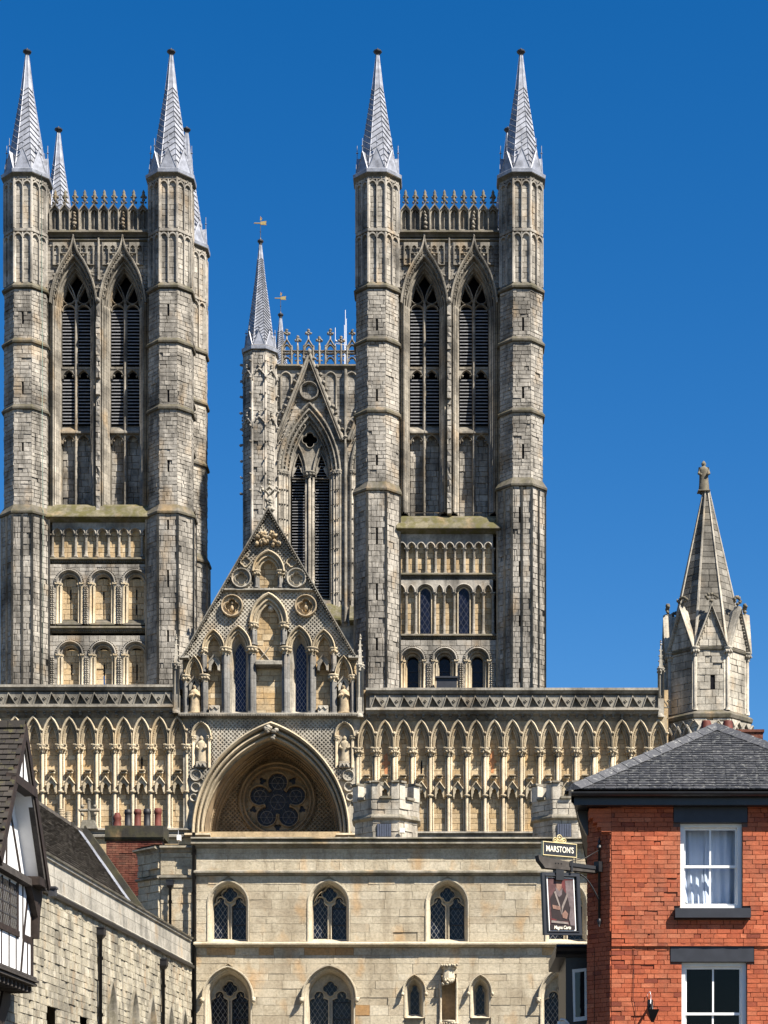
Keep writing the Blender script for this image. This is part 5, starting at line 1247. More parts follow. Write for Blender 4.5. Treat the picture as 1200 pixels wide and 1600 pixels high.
def openwork(i, c):
    tall = i % 2 == 0; m = MB(); y1 = 571
    if tall:
        for s in (-1, 1): bar(m, P, [(c + s * 7.5, y1), (c + s * 7.5, 540)], 1.5, -.3, .12, .6)
        bar(m, P, [(c - 8, 543), (c, 530), (c + 8, 543)], 1.1, -.25, .12, .6); bar(m, P, arch(c, 6.5, 548, 538, 5), 1.1, -.25, .08, .6); bar(m, P, arch(c, 6.5, 566, 558, 5), 1.1, -.25, .08, .6)
        bar(m, P, [(c - 7, 552), (c + 7, 552)], .9, -.25, .08, .6); top = 530
    else:
        bar(m, P, [(c, y1), (c, 540)], 1.7, -.3, .12, .6); top = 541
    bar(m, P, [(c - 9.2, 548), (c + 9.2, 548)], 1.0, -.25, .08, .55); bar(m, P, [(c - 9.2, 570), (c + 9.2, 570)], 1.3, -.25, .08, .5)
    for s in (-1, 1): knob(m, P, c + s * (5 if tall else 3), 551, -.08, 1.5, 1.5, .1, .4)
    for y in (556, 563):
        for s in (-1, 1): knob(m, P, c + s * (4.5 if tall else 3.5), y, -.08, 1.6, 1.6, .12, .4, .35)
    for s in (-1, 1): bar(m, P, arch(c + s * 4.6, 3.4, 554, 550, 4), .6, -.2, .04, .6)
    lathe(m, P, c, -.08, [(1.5, top + 2), (1, top - 6)], 5, .5)
    for u, v in ((0, -8), (-3.4, -9.5), (3.4, -9.5), (0, -12), (0, -14.5)): knob(m, P, c + u, top + v, -.08, 2.5, 2.5, .16, .35, .35)
    m.obj('parapet_panel', M['trim'], ctw)
for i in range(12): openwork(i, 448 + 17.0 * i)
# aerials on the roof of the central tower
ant = thing('radio_aerial', 'thin steel radio aerials on the roof of the distant central tower', 'aerial', P(535, 571, -3))
m = MB()
for u, y0 in ((521, 490), (537, 462), (535.5, 486), (538.5, 476)): tube(m, P, [(u, 575, -3), (u, y0, -3)], .55, 5, .6)
m.obj('mast', M['steel'], ant)
m = MB(); tube(m, P, [(520, 515, -3), (540, 518, -3)], .6, 5, .5); tube(m, P, [(520, 510, -3), (538, 520, -3)], .4, 5, .5); knob(m, P, 522, 512, -2.9, 2, 2, .1, .8, .1); m.obj('bracket', M['steel'], ant)
# ------------------------------------------------------------------ gatehouse
DG = 68.9; G = PX(DG); P = G
gate = thing('gatehouse', 'broad cream stone medieval gatehouse with pointed traceried windows in two rows', 'gatehouse', (G(610, 0)[0], DG, 0))
GW = [(357, 33, 1412, 1375, 1473.5), (514, 33.5, 1412, 1374, 1473.5), (699, 34, 1412, 1373, 1473.5), (885, 33.5, 1412, 1374, 1473.5)]
GL = [(357, 37, 1560, 1513, 1665), (515, 40, 1560, 1511, 1665), (884, 40, 1560, 1511, 1665)]
GN = [(647.7, 16, 1550, 1526, 1590), (750.5, 16, 1550, 1526, 1590)]
holesG = [door(c, w, s, a, b, 8) for c, w, s, a, b in GW + GL + GN] + [[(689, 1600), (689, 1524), (713, 1524), (713, 1600)]]
core = MB(); poly(core, P, [(307, 1318), (1010, 1318), (1010, 1892), (307, 1892)], 0, .5, holesG)
for a, b in ((307, 1010),): pbox(core, P, a, b, 1318, 1340, -8, -.8, .5)
pbox(core, P, 307, 318, 1330, 1892, -8, -1.2, .5)
core.obj('wall_core', M['gate_core'], gate)
sill = 1.0
rects = courses(307, 1010, 1326, 1361, 12, 26, 62, (), 0)
rects += courses(307, 1010, 1369, 1471, 13, 22, 56, holesG, .3, None, .25)
rects += courses(307, 1010, 1481, 1640, 13, 22, 56, holesG, .3, None, .25)
M['gate1'] = M['gate']
GM = lambda r: M['gate_ochre'] if (1478 < r[2] < 1486 and rnd(0, 1) < .4) or rnd(0, 1) < .012 else M['gate']
rest = singles('stone', P, rects, 0, .05, .009, .2, GM, gate, 300, lambda r: r[1] < 925 and r[2] < 1598, 0., 1., .04)
m = MB(); blocks(m, P, rest, 0, .05, .009, .2, 0., 1., .04); o = m.obj('wall_masonry', M['gate'], gate); o['kind'] = 'stuff'
def gate_light(c, dx, w, y0, y1, bot):
    x = c + dx; r = w * .52
    top = [(x + r * cos(t), y0 + r + r * sin(t)) for t in [pi * (.86 + 1.28 * i / 9) for i in range(10)]]
    return [(x - w, bot), (x - w, y1), (x - w * .62, y1 - 3)] + top + [(x + w * .62, y1 - 3), (x + w, y1), (x + w, bot)]
def gate_window(c, w, s, a, b, hood):
    dy = s - 1412; m = MB(); di = -.5
    loft_arch(m, P, c, s, [(w, a, .0), (w, a, .085), (w - 2, a + 2.2, .085), (w - 4, a + 4.4, .02), (w - 4.3, a + 4.8, -.06), (w - 6, a + 6.6, -.12), (w - 7, a + 7.7, di + .1), (w - 7.3, a + 8, di - .3)], b - 1, 9, .7)
    m.add([P(c - w + 1, b + 2, .16), P(c + w - 1, b + 2, .16), P(c + w - 6, b - 9, di), P(c - w + 6, b - 9, di)], [(0, 1, 2, 3)], .8)
    m.obj('window_surround', M['gate_trim'], gate)
    t = MB(); iw = w - 6.6; hw = (iw - 4) / 2; bot = b - 8
    lights = [gate_light(c, s_ * (hw + 3.2), hw, 1399 + dy, 1413 + dy, bot) for s_ in (-1, 1)]
    q = foil(c, 1394.5 + dy, 11.5, 4, 0, 6)
    eyes = [[(c + s_ * 15.5, 1401 + dy), (c + s_ * 20.5, 1408 + dy), (c + s_ * 17, 1406 + dy)] for s_ in (-1, 1)]
    outl = door(c, iw, s, a + 7.6, bot, 9)
    prism(t, P, outl, di - .16, di, .75, lights + [q] + eyes)
    for l in lights: sweep(t, P, l, [(0, di), (0, di + .06), (1.3, di + .07), (1.5, di)], .8)
    bar(t, P, foil(c, 1394.5 + dy, 12.6, 4, 0, 6), .8, di - .05, di + .1, .8, True)
    t.obj('window_tracery', M['gate_trim'], gate)
    for l, s_ in zip(lights, (-1, 1)):
        g_ = MB(); poly(g_, P, l, di - .12, .5); g_.obj('window_pane', M['glass_gate'], gate)
        if s_ > 0:
            f = MB(); x = c + hw + 3.2; bar(f, P, [(x - hw + .6, bot - .6), (x - hw + .6, 1416 + dy), (x + hw - .6, 1416 + dy), (x + hw - .6, bot - .6)], .7, di - .12, di - .07, .4, True); pbox(f, P, x - hw, x + hw, 1441 + dy, 1442.3 + dy, di - .12, di - .06, .4); f.obj('casement_frame', M['lead_dark'], gate)
    g_ = MB(); poly(g_, P, q, di - .12, .5); g_.obj('window_pane', M['glass_gate'], gate)
    ex = MB(); poly(ex, P, outl, di - .5, .5); ex.obj('room_interior', M['void'], gate)
    if hood:
        h = MB(); sweep(h, P, [(c - w - 2.5, s + 2)] + arch(c, w + 1.6, s, a - 1.2, 10) + [(c + w + 2.5, s + 2)], [(-1.8, .1), (-1.8, .2), (-.3, .3), (1.4, .3), (2, .1)], .6); h.obj('hood_mould', M['gate_trim'], gate)
        for s_ in (-1, 1):
            k = MB(); knob(k, P, c + s_ * (w + 3), s + 4, .22, 4, 4.6, .16, .8, .2); knob(k, P, c + s_ * (w + 3), s + 1.5, .24, 4.3, 3, .14, .6, .3); k.obj('head_stop', M['gate_trim'], gate)
for q in GW: gate_window(*q, False)
for q in GL: gate_window(*q, True)
for c, w, s, a, b in GN:
    m = MB(); di = -.42
    loft_arch(m, P, c, s, [(w, a, 0), (w, a, .08), (w - 2, a + 2.4, .08), (w - 4.5, a + 5, 0), (w - 5, a + 6, -.1), (w - 7.6, a + 10, -.3), (w - 8, a + 11, di - .2)], b - 1, 8, .7)
    m.add([P(c - w + 1, b + 1, .14), P(c + w - 1, b + 1, .14), P(c + w - 7, b - 7, di), P(c - w + 7, b - 7, di)], [(0, 1, 2, 3)], .85); m.obj('window_surround', M['gate_trim'], gate)
    l = gate_light(c, 0, 6.8, s - 14, s - .5, b - 6); t = MB(); prism(t, P, door(c, w - 7, s, a + 9, b - 6, 8), di - .12, di, .6, [l]); t.obj('window_tracery', M['gate_trim'], gate)
    g_ = MB(); poly(g_, P, l, di - .1, .5); g_.obj('window_pane', M['glass_gate'], gate)
    ex = MB(); poly(ex, P, door(c, w - 6, s, a + 8, b - 5), di - .35, .5); ex.obj('room_interior', M['void'], gate)
    h = MB(); sweep(h, P, [(c - w - 2.2, s + 2)] + arch(c, w + 1.4, s, a - 2, 8) + [(c + w + 2.2, s + 2)], [(-1.6, .1), (-1.6, .2), (-.3, .28), (1.2, .28), (1.6, .1)], .6); h.obj('hood_mould', M['gate_trim'], gate)
    for s_ in (-1, 1):
        k = MB(); knob(k, P, c + s_ * (w + 2.6), s + 4, .22, 3, 3.6, .14, .8, .25); k.obj('head_stop', M['gate_trim'], gate)
# statue niche with canopy, empty
m = MB(); c = 701
pbox(m, P, 689, 713, 1524, 1602, -.5, -.42, .5); pbox(m, P, 688.6, 690, 1524, 1600, -.42, 0, .5); pbox(m, P, 712, 713.4, 1524, 1600, -.42, 0, .5); m.obj('niche_recess', M['gold'], gate)
m = MB()
for s_ in (-1, 1):
    lathe(m, P, c + s_ * 12.6, .12, [(2.6, 1602), (2.6, 1594), (1.8, 1592), (1.8, 1545), (2.6, 1543), (1.2, 1534), (.5, 1528)], 7, .8); pbox(m, P, c + s_ * 12.6 - 2, c + s_ * 12.6 + 2, 1545, 1602, 0, .1, .6)
cham(m, P, 689, 714, 1508, 1513, 0, .42, 1, .6)
lathe(m, P, c, .18, [(11, 1513), (8, 1517), (9, 1522), (10, 1530), (8.5, 1534), (6, 1537)], 8, .8, False)
for i in range(8): knob(m, P, c + rnd(-9, 9), rnd(1530, 1539), .35, 2.6, 3, .12, .7, .4)
for i in range(7): knob(m, P, 690 + 4 * i, 1510, .38, 2.2, 2.4, .1, .5, .4)
lathe(m, P, c, .2, [(4, 1604), (9, 1599), (10, 1597), (10, 1595)], 8, .7)
for i in range(7): knob(m, P, 690 + 4 * i, 1600, .3, 2.4, 2.6, .1, .7, .4)
m.obj('niche_canopy', M['gate_trim'], gate)
# string courses and cornice
for y, e in ((1362, .24), (1474, .3)):
    m = MB(); run(m, P, 304, 1010, [(y - 3, 0), (y - 1, e * .7), (y + 1, e), (y + 3.2, e), (y + 4, e * .6), (y + 6, .12), (y + 7, 0)], .5); m.obj('string_course', M['gate_trim'] if y > 1400 else M['cornice'], gate)
m = MB(); run(m, P, 300, 1010, [(1309, -1), (1309, .1), (1310.5, .34), (1313, .38), (1314, .24), (1317, .22), (1318, .32), (1320.5, .33), (1322, .16), (1324, .14), (1327, .0)], .5)
u = 300.0
m.obj('cornice', M['cornice'], gate)
# set-back bay and splayed end at the north side
m = MB(); pbox(m, P, 250, 308, 1330, 1892, -4, -.2, .5); m.obj('wall_core', M['gate_core'], gate)
rects = courses(250, 307, 1331, 1366, 12, 22, 48) + courses(250, 307, 1372, 1640, 13, 20, 44)
m = MB(); blocks(m, P, rects, -.2, .07, .016, .3); o = m.obj('wall_masonry', M['gate'], gate); o['kind'] = 'stuff'
x, y_, _ = P(250, 0, -.2)
F = FACE(x, y_, -pi / 4, DG)
m = MB(); pbox(m, F, -54, 0, 1330, 1892, -1, 0, .5); blocks(m, F, courses(-54, 0, 1331, 1366, 12, 14, 30) + courses(-54, 0, 1372, 1640, 13, 16, 36), 0, .1, .02, .5); o = m.obj('splayed_wall', M['gate'], gate); o['kind'] = 'stuff'
m = MB(); pr = [(1320, -1.5), (1320, .1), (1322, .3), (1325, .32), (1327, .14), (1331, .12), (1333, 0)]
run(m, F, -56, 2, pr, .5); run(m, P, 250, 304, [(v, d - .2) for v, d in pr], .5)
run(m, F, -56, 2, [(1366, 0), (1368, .2), (1371, .2), (1374, 0)], .5); run(m, P, 250, 304, [(v, d - .2) for v, d in [(1366, 0), (1368, .2), (1371, .2), (1374, 0)]], .5)
m.obj('string_course', M['cornice'], gate)
m = MB(); A = F(-56, 1320, .3); B = F(2, 1320, .3); Cc = P(304, 1320, .05); D_ = P(290, 1306, -2.5); E = P(240, 1309, -2.5)
m.add([A, B, Cc, D_, E], [(0, 1, 4), (1, 2, 3, 4)], .5); m.obj('stone_roof', M['cornice'], gate)
# battlemented stair turrets on the roof
def gate_turret(cu, a, Dt, rot):
    Q = PX(Dt); m, core = MB(), MB()
    oct_wall(m, core, Q, cu, 0, a, 1258, 1283, 10, 14, 30, tlo=.45, gap=.4); oct_wall(m, core, Q, cu, 0, a - 2.5, 1288, 1340, 11, 14, 30, tlo=.45, gap=.4)
    tw = core.obj('stair_turret', M['gate_core'], gate)
    o = m.obj('wall_masonry', M['pale'], tw); o['kind'] = 'stuff'
    ring(Q, cu, 0, [(a - 2, 1290), (a + 2, 1287), (a + 2, 1285), (a - .5, 1281)], M['cornice'], 'string_course', tw)
    for i, F in oct_frames(Q, cu, 0, a):
        hw = a * T8
        for s_ in (-1, 1):
            k = MB(); u0_, u1_ = (-hw, -hw * .42) if s_ < 0 else (hw * .42, hw)
            cham(k, F, u0_, u1_, 1234, 1258.5, -.5, .02, .3, rnd(.5, 1)); k.obj('merlon', M['pale'], tw)
            k = MB(); cham(k, F, u0_ - .8, u1_ + .8, 1229, 1234.5, -.55, .1, 1.4, .3); k.obj('merlon_coping', M['cornice'], tw)
        k = MB(); cham(k, F, -hw * .44, hw * .44, 1253, 1259, -.5, .1, 1.2, .3); k.obj('crenel_sill', M['cornice'], tw)
    for i, F in oct_frames(Q, cu, 0, a - 2.5):
        if i == 0:
            k = MB(); pbox(k, F, -13, 9, 1296, 1316, -.02, .04, .5); k.obj('shutter', M['slate_paint'], tw)
            k = MB()
            for j in range(6): pbox(k, F, -12.6 + 3.6 * j, -9.8 + 3.6 * j, 1296.5, 1316, .03, .06, .5)
            k.obj('shutter_boards', plain('blue_grey_boards', (.05, .06, .09), .6), tw)
gate_turret(604, 51, 71.5, 0); gate_turret(881, 50, 71.5, 0)
# downpipes on the gate
def downpipe(P, u, y0, y1, d, r, parent, hopper, name='downpipe'):
    m = MB(); tube(m, P, [(u, y0, d), (u, y1, d)], r, 8, .5)
    y = y0 + 30 * (1 if P.k < .5 else .04)
    st = 62 if P.k < .5 else 1.6
    y = y0 + st * .5
    while y < y1:
        lathe(m, P, u, d, [(r * 1.5, y), (r * 1.5, y + st * .06)], 8, .5); y += st
    if hopper:
        w = r * 2.4; h = w * 1.5
        m.add([P(u - w, y0, d - w * P.k), P(u + w, y0, d - w * P.k), P(u + w, y0, d + w * P.k), P(u - w, y0, d + w * P.k), P(u - w, y0 + h, d - w * P.k), P(u + w, y0 + h, d - w * P.k), P(u + w, y0 + h, d + w * P.k), P(u - w, y0 + h, d + w * P.k), P(u - r, y0 + h * 1.6, d - r * P.k), P(u + r, y0 + h * 1.6, d - r * P.k), P(u + r, y0 + h * 1.6, d + r * P.k), P(u - r, y0 + h * 1.6, d + r * P.k)], [(0, 1, 2, 3), (0, 1, 5, 4), (1, 2, 6, 5), (2, 3, 7, 6), (3, 0, 4, 7), (4, 5, 9, 8), (5, 6, 10, 9), (6, 7, 11, 10), (7, 4, 8, 11)], .5)
        pbox(m, P, u - w * 1.12, u + w * 1.12, y0 - h * .12, y0 + h * .1, d - w * P.k * 1.1, d + w * P.k * 1.1, .5)
    return m.obj(name, M['iron'], parent)
downpipe(P, 303.5, 1302, 1892, .14, 2.6, gate, False); downpipe(P, 266, 1376, 1892, .02, 2.2, gate, True)
bx = thing('floodlight', 'small white floodlight box on the gate parapet beside the downpipe', 'floodlight', P(278, 1318, -.2))
m = MB(); cham(m, P, 275, 281.5, 1303, 1312, -.3, -.1, .6, .9); m.obj('housing', M['white_paint'], bx); m = MB(); tube(m, P, [(277.5, 1303, -.2), (277.5, 1296, -.2)], .35, 5); tube(m, P, [(278, 1312, -.2), (278, 1320, -.2)], .6, 5); m.obj('stem', M['steel'], bx)
Q = PX(70.2)
bx = thing('alarm_box', 'small white alarm box on the left battlemented roof turret', 'alarm box', Q(629, 1310, 0))
m = MB(); cham(m, Q, 624.5, 632.5, 1294, 1302, -.1, .12, .6, .9); m.obj('housing', M['white_paint'], bx); m = MB(); tube(m, Q, [(627, 1302, 0), (627, 1311, 0)], .5, 5); m.obj('stem', M['steel'], bx)

# ------------------------------------------------------------------ brick chimney by the gate
H = PX(73.0); P = H
ch = thing('chimney_stack', 'wide soot-dark brick chimney stack carrying five clay pots', 'chimney', H(212, 1850, -.6))
m = MB(); pbox(m, P, 167, 252, 1305, 1892, -.9, 0, .5); m.obj('stack_core', M['mortar'], ch)
rects = []
y = 1400.0; j = 0
while y > 1308:
    x = 166 - (5 if j % 2 else 0)
    while x < 253:
        rects.append((max(x, 166), min(x + 10, 253), y - 3.5, y)); x += 10
    y -= 3.5; j += 1
m = MB(); blocks(m, P, [r for r in rects if r[1] - r[0] > 1], 0, .03, .006, .3); o = m.obj('brickwork', M['old_brick'], ch); o['kind'] = 'stuff'
M['soot'] = stone('sooty_stone', [(.028, .026, .021), (.038, .035, .029), (.05, .046, .037)], stain_amt=.5, sc=2, moss=.3)
m = MB(); cham(m, P, 163, 258, 1289, 1311, -1.0, .14, 2, .2); run(m, P, 164, 256, [(1306, .0), (1309, .12), (1312, .1), (1315, .0)], .2)
m.obj('stack_cap', M['soot'], ch)
for x, y0, mt, kind in ((181, 1268, 'pot_red', 1), (198, 1263, 'pot_dark', 0), (213, 1262.5, 'pot_red', 0), (228, 1262, 'pot_dark', 0), (245, 1261, 'pot_dark', 2)):
    m = MB()
    if kind == 1: lathe(m, P, x, -.3, [(6.5, 1293), (6.5, 1284), (5.5, 1280), (6.8, 1277), (6.2, 1274), (4.5, 1270), (3.8, 1268)], 10, .5)
    else: lathe(m, P, x, -.3, [(5.6, 1291), (5.2, 1272), (5.4, 1270), (6.2, 1269), (6.2, y0 + 3), (5.4, y0 + 2), (5.6, y0), (4.4, y0), (4.2, y0 + 5)], 12, .3 + .2 * kind)
    m.obj('chimney_pot', M['pot_red'] if kind == 2 else M[mt], ch)

# ------------------------------------------------------------------ long stone house with tiled roof, left
wdir = atan2(1, .083); W0 = (-8.87 + .083 * (43 - 68.9), 43.0)
W = METRE(W0[0], W0[1], wdir); Lw = (68.5 - 43) / sin(wdir)
house = thing('stone_house', 'long weathered stone house with brown tiled roof receding towards the gate', 'house', (W0[0], 56, 0))
def wy(Y): return (Y - 43) / sin(wdir)
lanc = [57.6, 60.3, 62.6, 65.2, 67.3]
sq = [(51.5, 6.2), (54.6, 6.27)]
holesW = [door(wy(y), .48, -6.3, -7.45, -3.2, 6) for y in lanc] + [[(wy(y) - .42, -z), (wy(y) + .42, -z), (wy(y) + .42, -z + 1.0), (wy(y) - .42, -z + 1.0)] for y, z in sq]
m = MB(); poly(m, W, [(0, -9.2), (Lw, -9.2), (Lw, 0), (0, 0)], 0, .5, holesW); m.add([W(0, -9.2, -6), W(Lw, -9.2, -6), W(Lw, 0, -6), W(0, 0, -6), W(0, -9.2, -.6), W(Lw, -9.2, -.6), W(Lw, 0, -.6), W(0, 0, -.6)], QUADS, .4); m.obj('wall_core', M['wall_core'], house)
rects = courses(0, Lw, -9.12, -4.6, .205, .17, .46, holesW, .02, None, .3)
rest = singles('stone', W, rects, 0, .045, .02, .009, M['wall'], house, 300, lambda r: wy(47.5) < r[0] < wy(64) and r[2] < -5.3)
m = MB(); blocks(m, W, rest, 0, .045, .02, .009); o = m.obj('wall_masonry', M['wall'], house); o['kind'] = 'stuff'
for y in lanc:
    u = wy(y); m = MB(); loft_arch(m, W, u, -6.3, [(.56, -7.56, .0), (.56, -7.56, .1), (.48, -7.45, .1), (.44, -7.38, .02), (.36, -7.2, -.22), (.34, -7.15, -.3)], -3.2, 6, .6)
    prism(m, W, door(u, .36, -6.3, -7.2, -3.2, 6), -.34, -.26, .7, [foil(u, -6.45, .2, 3, -pi / 2, 5), door(u, .24, -6.0, -6.15, -3.3, 4)]); m.obj('blind_lancet', M['cornice'], house)
    m = MB(); poly(m, W, door(u, .36, -6.3, -7.2, -3.2), -.4, .5); m.obj('window_pane', M['glass_dark'], house)
for y, z in sq:
    u = wy(y); m = MB(); pbox(m, W, u - .45, u + .45, -z - .05, -z + 1.05, -.5, -.42, .5); m.obj('recess_back', M['wall_core'], house)
    m = MB(); cham(m, W, u - .1, u + .36, -z + .45, -z + 1.0, -.42, -.15, .06, .4); m.obj('block', M['wall'], house)
m = MB(); run(m, W, 0, Lw, [(-9.14, 0), (-9.16, .07), (-9.2, .09), (-9.26, .02), (-9.95, .0), (-9.98, .06), (-10.06, .07), (-10.08, -.45), (-9.6, -.5)], .5); m.obj('parapet', M['coping'], house)
m = MB(); run(m, W, 2.5, Lw, [(-9.13, .04), (-9.05, .05), (-9.03, .1), (-9.05, .15), (-9.13, .16)], .5); m.obj('gutter', M['iron'], house)
m = MB(); run(m, W, 0, Lw, [(-10.05, .1), (-10.1, .12), (-10.14, .05), (-10.14, -.3), (-10.05, -.3)], .3); m.obj('coping', M['cornice'], house)
for y in (56.0, 63.85): downpipe(W, wy(y), -8.82, 0, .13, .055, house, True)
uE = wy(62.8); ub = 0.5
def roofP(u, t, lift=0.0):                                   # t 0 eaves .. 1 ridge, on the street slope
    d = -.35 - 1.95 * t; z = 10.02 + 2.75 * t; n = Vector((0, 2.75, 1.95)).normalized()
    return W(u, -(z + n.z * lift), d + n.y * lift)
def tiles(fn, u0, u1, rows, tw, th, mb):
    for r in range(rows):
        t0, t1 = r / rows, (r + 1.25) / rows; u = u0 - (tw / 2 if r % 2 else 0)
        while u < u1:
            a, b = max(u, u0), min(u + tw, u1)
            if b - a > .02:
                l = rnd(0, th * .4); g_ = .006
                p = [fn(a + g_, t0, th + l), fn(b - g_, t0, th + l), fn(b - g_, min(t1, 1), .004), fn(a + g_, min(t1, 1), .004), fn(a + g_, t0, 0), fn(b - g_, t0, 0)]
                mb.add(p, [(0, 1, 2, 3), (0, 1, 5, 4), (0, 4, 3), (1, 5, 2)], rnd(0, 1))
            u += tw
m = MB(); m.add([roofP(ub, 0), roofP(uE, 0), roofP(uE, 1), roofP(ub, 1)], [(0, 1, 2, 3)], .3); b1, b2 = W(ub, -10.02, -4.25), W(uE, -10.02, -4.25); m.add([roofP(ub, 1), roofP(uE, 1), b2, b1], [(0, 1, 2, 3)], .3); m.obj('roof', M['tile_brown'], house)
m = MB(); tiles(roofP, ub, uE - .55, 27, .18, .05, m); o = m.obj('roof_tiles', M['tile_brown'], house); o['kind'] = 'stuff'
u = ub
while u < uE - .4:
    m = MB(); p = [roofP(u + .01, .965, .03), roofP(u + .43, .965, .03), roofP(u + .43, 1.0, .10), roofP(u + .01, 1.0, .10)]; q = [W(u + .01, -12.72, -2.45), W(u + .43, -12.72, -2.45)]
    m.add(p + q, [(0, 1, 2, 3), (2, 3, 4, 5)], rnd(.2, .9)); m.obj('ridge_tile', M['tile_brown'], house); u += .44
m = MB(); m.add([roofP(uE - .62, 0, .055), roofP(uE - .05, 0, .06), roofP(uE - .05, 1, .06), roofP(uE - .62, 1, .055)], [(0, 1, 2, 3)], .8); m.obj('lead_flashing', M['lead'], house)
m = MB(); m.add([roofP(uE - .06, 0, -.1), roofP(uE + .14, 0, -.1), roofP(uE + .14, 1.02, -.1), roofP(uE - .06, 1.02, -.1), roofP(uE - .06, 0, .26), roofP(uE + .14, 0, .26), roofP(uE + .14, 1.02, .26), roofP(uE - .06, 1.02, .26)], QUADS, .4); m.obj('gable_coping', M['soot'], house)
m = MB(); m.add([W(uE, -10, -.4), W(uE, -12.77, -2.3), W(uE, -10, -4.25)], [(0, 1, 2)], .4); m.obj('end_gable', M['wall_core'], house)
m = MB(); cp = roofP(uE + .1, 1.02, .35); X_ = METRE(cp[0], cp[1], 0)
cz = cp[2]
prism(m, X_, [(-.28, -cz + .15), (-.18, -cz - .12), (.18, -cz - .12), (.28, -cz + .15)], -.15, .15, .3)
bar(m, X_, [(0, -cz), (0, -cz - .75)], .045, -.05, .05, .4); bar(m, X_, [(-.26, -cz - .45), (.26, -cz - .45)], .045, -.05, .05, .4)
for u, v in ((-.28, -.45), (.28, -.45), (0, -.78), (-.2, -.58), (.2, -.58), (-.2, -.32), (.2, -.32)): knob(m, X_, u, -cz + v, 0, .07, .07, .06, .3, .3)
m.obj('stone_cross', M['cornice'], house)
pots = thing('chimney', 'two ribbed buff clay pots on a low stack behind the tiled ridge', 'chimney', (W(uE - 2.4, 0, -3.2)[0], W(uE - 2.4, 0, -3.2)[1], 0))
Q = PX(61.5)
m = MB(); pbox(m, Q, 86, 112, 1283, 1500, -.5, -.1, .4); m.obj('stack', M['soot'], pots)
for x, y0 in ((93, 1264), (103.5, 1268)):
    m = MB(); pr = [(5, 1282)]
    for i in range(4): pr += [(5, y0 + 12 - 4 * i), (3.4, y0 + 11 - 4 * i), (5, y0 + 9.5 - 4 * i)]
    lathe(m, Q, x, -.3, pr + [(4, y0 - 1)], 12, .6); m.obj('chimney_pot', M['pot_buff'], pots)
# ------------------------------------------------------------------ timber-framed house, far left
tdir = atan2(1, .05); T0 = (-9.59, 44.86)
B = METRE(T0[0], T0[1], tdir)
tim = thing('timber_framed_house', 'jettied black and white timber-framed house with mossy tiled gable roof', 'house', (T0[0] - 3, T0[1], 0))
AP, SL, EV = 12.0, 1.53, 2.12
def slope(s):
    def fn(u, t, lift=0.0):                                  # u into the house from the verge, t 0 eaves .. 1 ridge
        w = s * EV * (1 - t); n = Vector((s * SL, 1)).normalized(); return B(w + n.x * lift, -(AP - SL * EV * (1 - t) + n.y * lift), -u)
    return fn
near, far = slope(-1), slope(1)
for fn, nm in ((near, 'roof'), (far, 'roof')):
    m = MB(); m.add([fn(.0, 0, -.02), fn(6, 0, -.02), fn(6, 1, -.02), fn(.0, 1, -.02), fn(.0, 0, -.16), fn(6, 0, -.16), fn(6, 1, -.16), fn(.0, 1, -.16)], QUADS, .3); m.obj('roof', M['tile'], tim)
rows = 24; n_ = 0; stuff = MB()
for r in range(rows):
    for i in range(20):
        u = -.06 + .2 * i + (.1 if r % 2 else 0); l = rnd(0, .012); t0, t1 = r / rows, min(1, (r + 1.3) / rows)
        mb = MB() if n_ < 300 and u < 1.6 else stuff
        mb.add([near(u, t0, .035 + l), near(u + .192, t0, .035 + l), near(u + .192, t1, .006), near(u, t1, .006), near(u, t0, 0), near(u + .192, t0, 0)], [(0, 1, 2, 3), (0, 1, 5, 4), (0, 4, 3), (1, 5, 2)], rnd(0, 1))
        if mb is not stuff: mb.obj('tile', M['tile'], tim); n_ += 1
o = stuff.obj('roof_tiles', M['tile'], tim); o['kind'] = 'stuff'
m = MB(); tiles(far, -.06, 5, 22, .2, .03, m); o = m.obj('roof_tiles', M['tile'], tim); o['kind'] = 'stuff'
for i in range(12):
    m = MB(); u = -.06 + .4 * i; m.add([near(u, .96, .06), near(u + .39, .96, .06), near(u + .39, 1, .12), near(u, 1, .12), far(u, .96, .06), far(u + .39, .96, .06)], [(0, 1, 2, 3), (3, 2, 5, 4)], rnd(.2, .8)); m.obj('ridge_tile', M['tile'], tim)
for s in (-1, 1):                                            # barge boards
    m = MB(); a = [(s * (EV + .05), -(AP - SL * EV - .1)), (0, -AP - .02), (0, -AP + .34), (s * (EV - .12), -(AP - SL * EV - .22))]
    prism(m, B, a, -.02, .07, .4); m.obj('barge_board', M['oak'], tim)
    m = MB(); a = [(s * (EV - .14), -(AP - SL * EV - .18)), (0, -AP + .36), (0, -AP + .47), (s * (EV - .26), -(AP - SL * EV - .26))]; prism(m, B, a, -.1, .03, .5); m.obj('barge_moulding', M['oak_grey'], tim)
# upper gable above the collar beam
cz = 10.62; hw = (AP - cz) / SL - .2
m = MB(); prism(m, B, [(-hw, -cz), (0, -AP + .4), (hw, -cz)], -.12, -.02, .5); m.obj('plaster_panel', M['plaster'], tim)
m = MB(); cham(m, B, -hw - .22, hw + .22, -cz - .1, -cz + .14, -.15, .08, .02, .5); m.obj('collar_beam', M['oak'], tim)
m = MB(); cham(m, B, -.05, .05, -AP + .5, -cz - .1, -.05, -.005, .003, .4); m.obj('stud', M['oak'], tim)
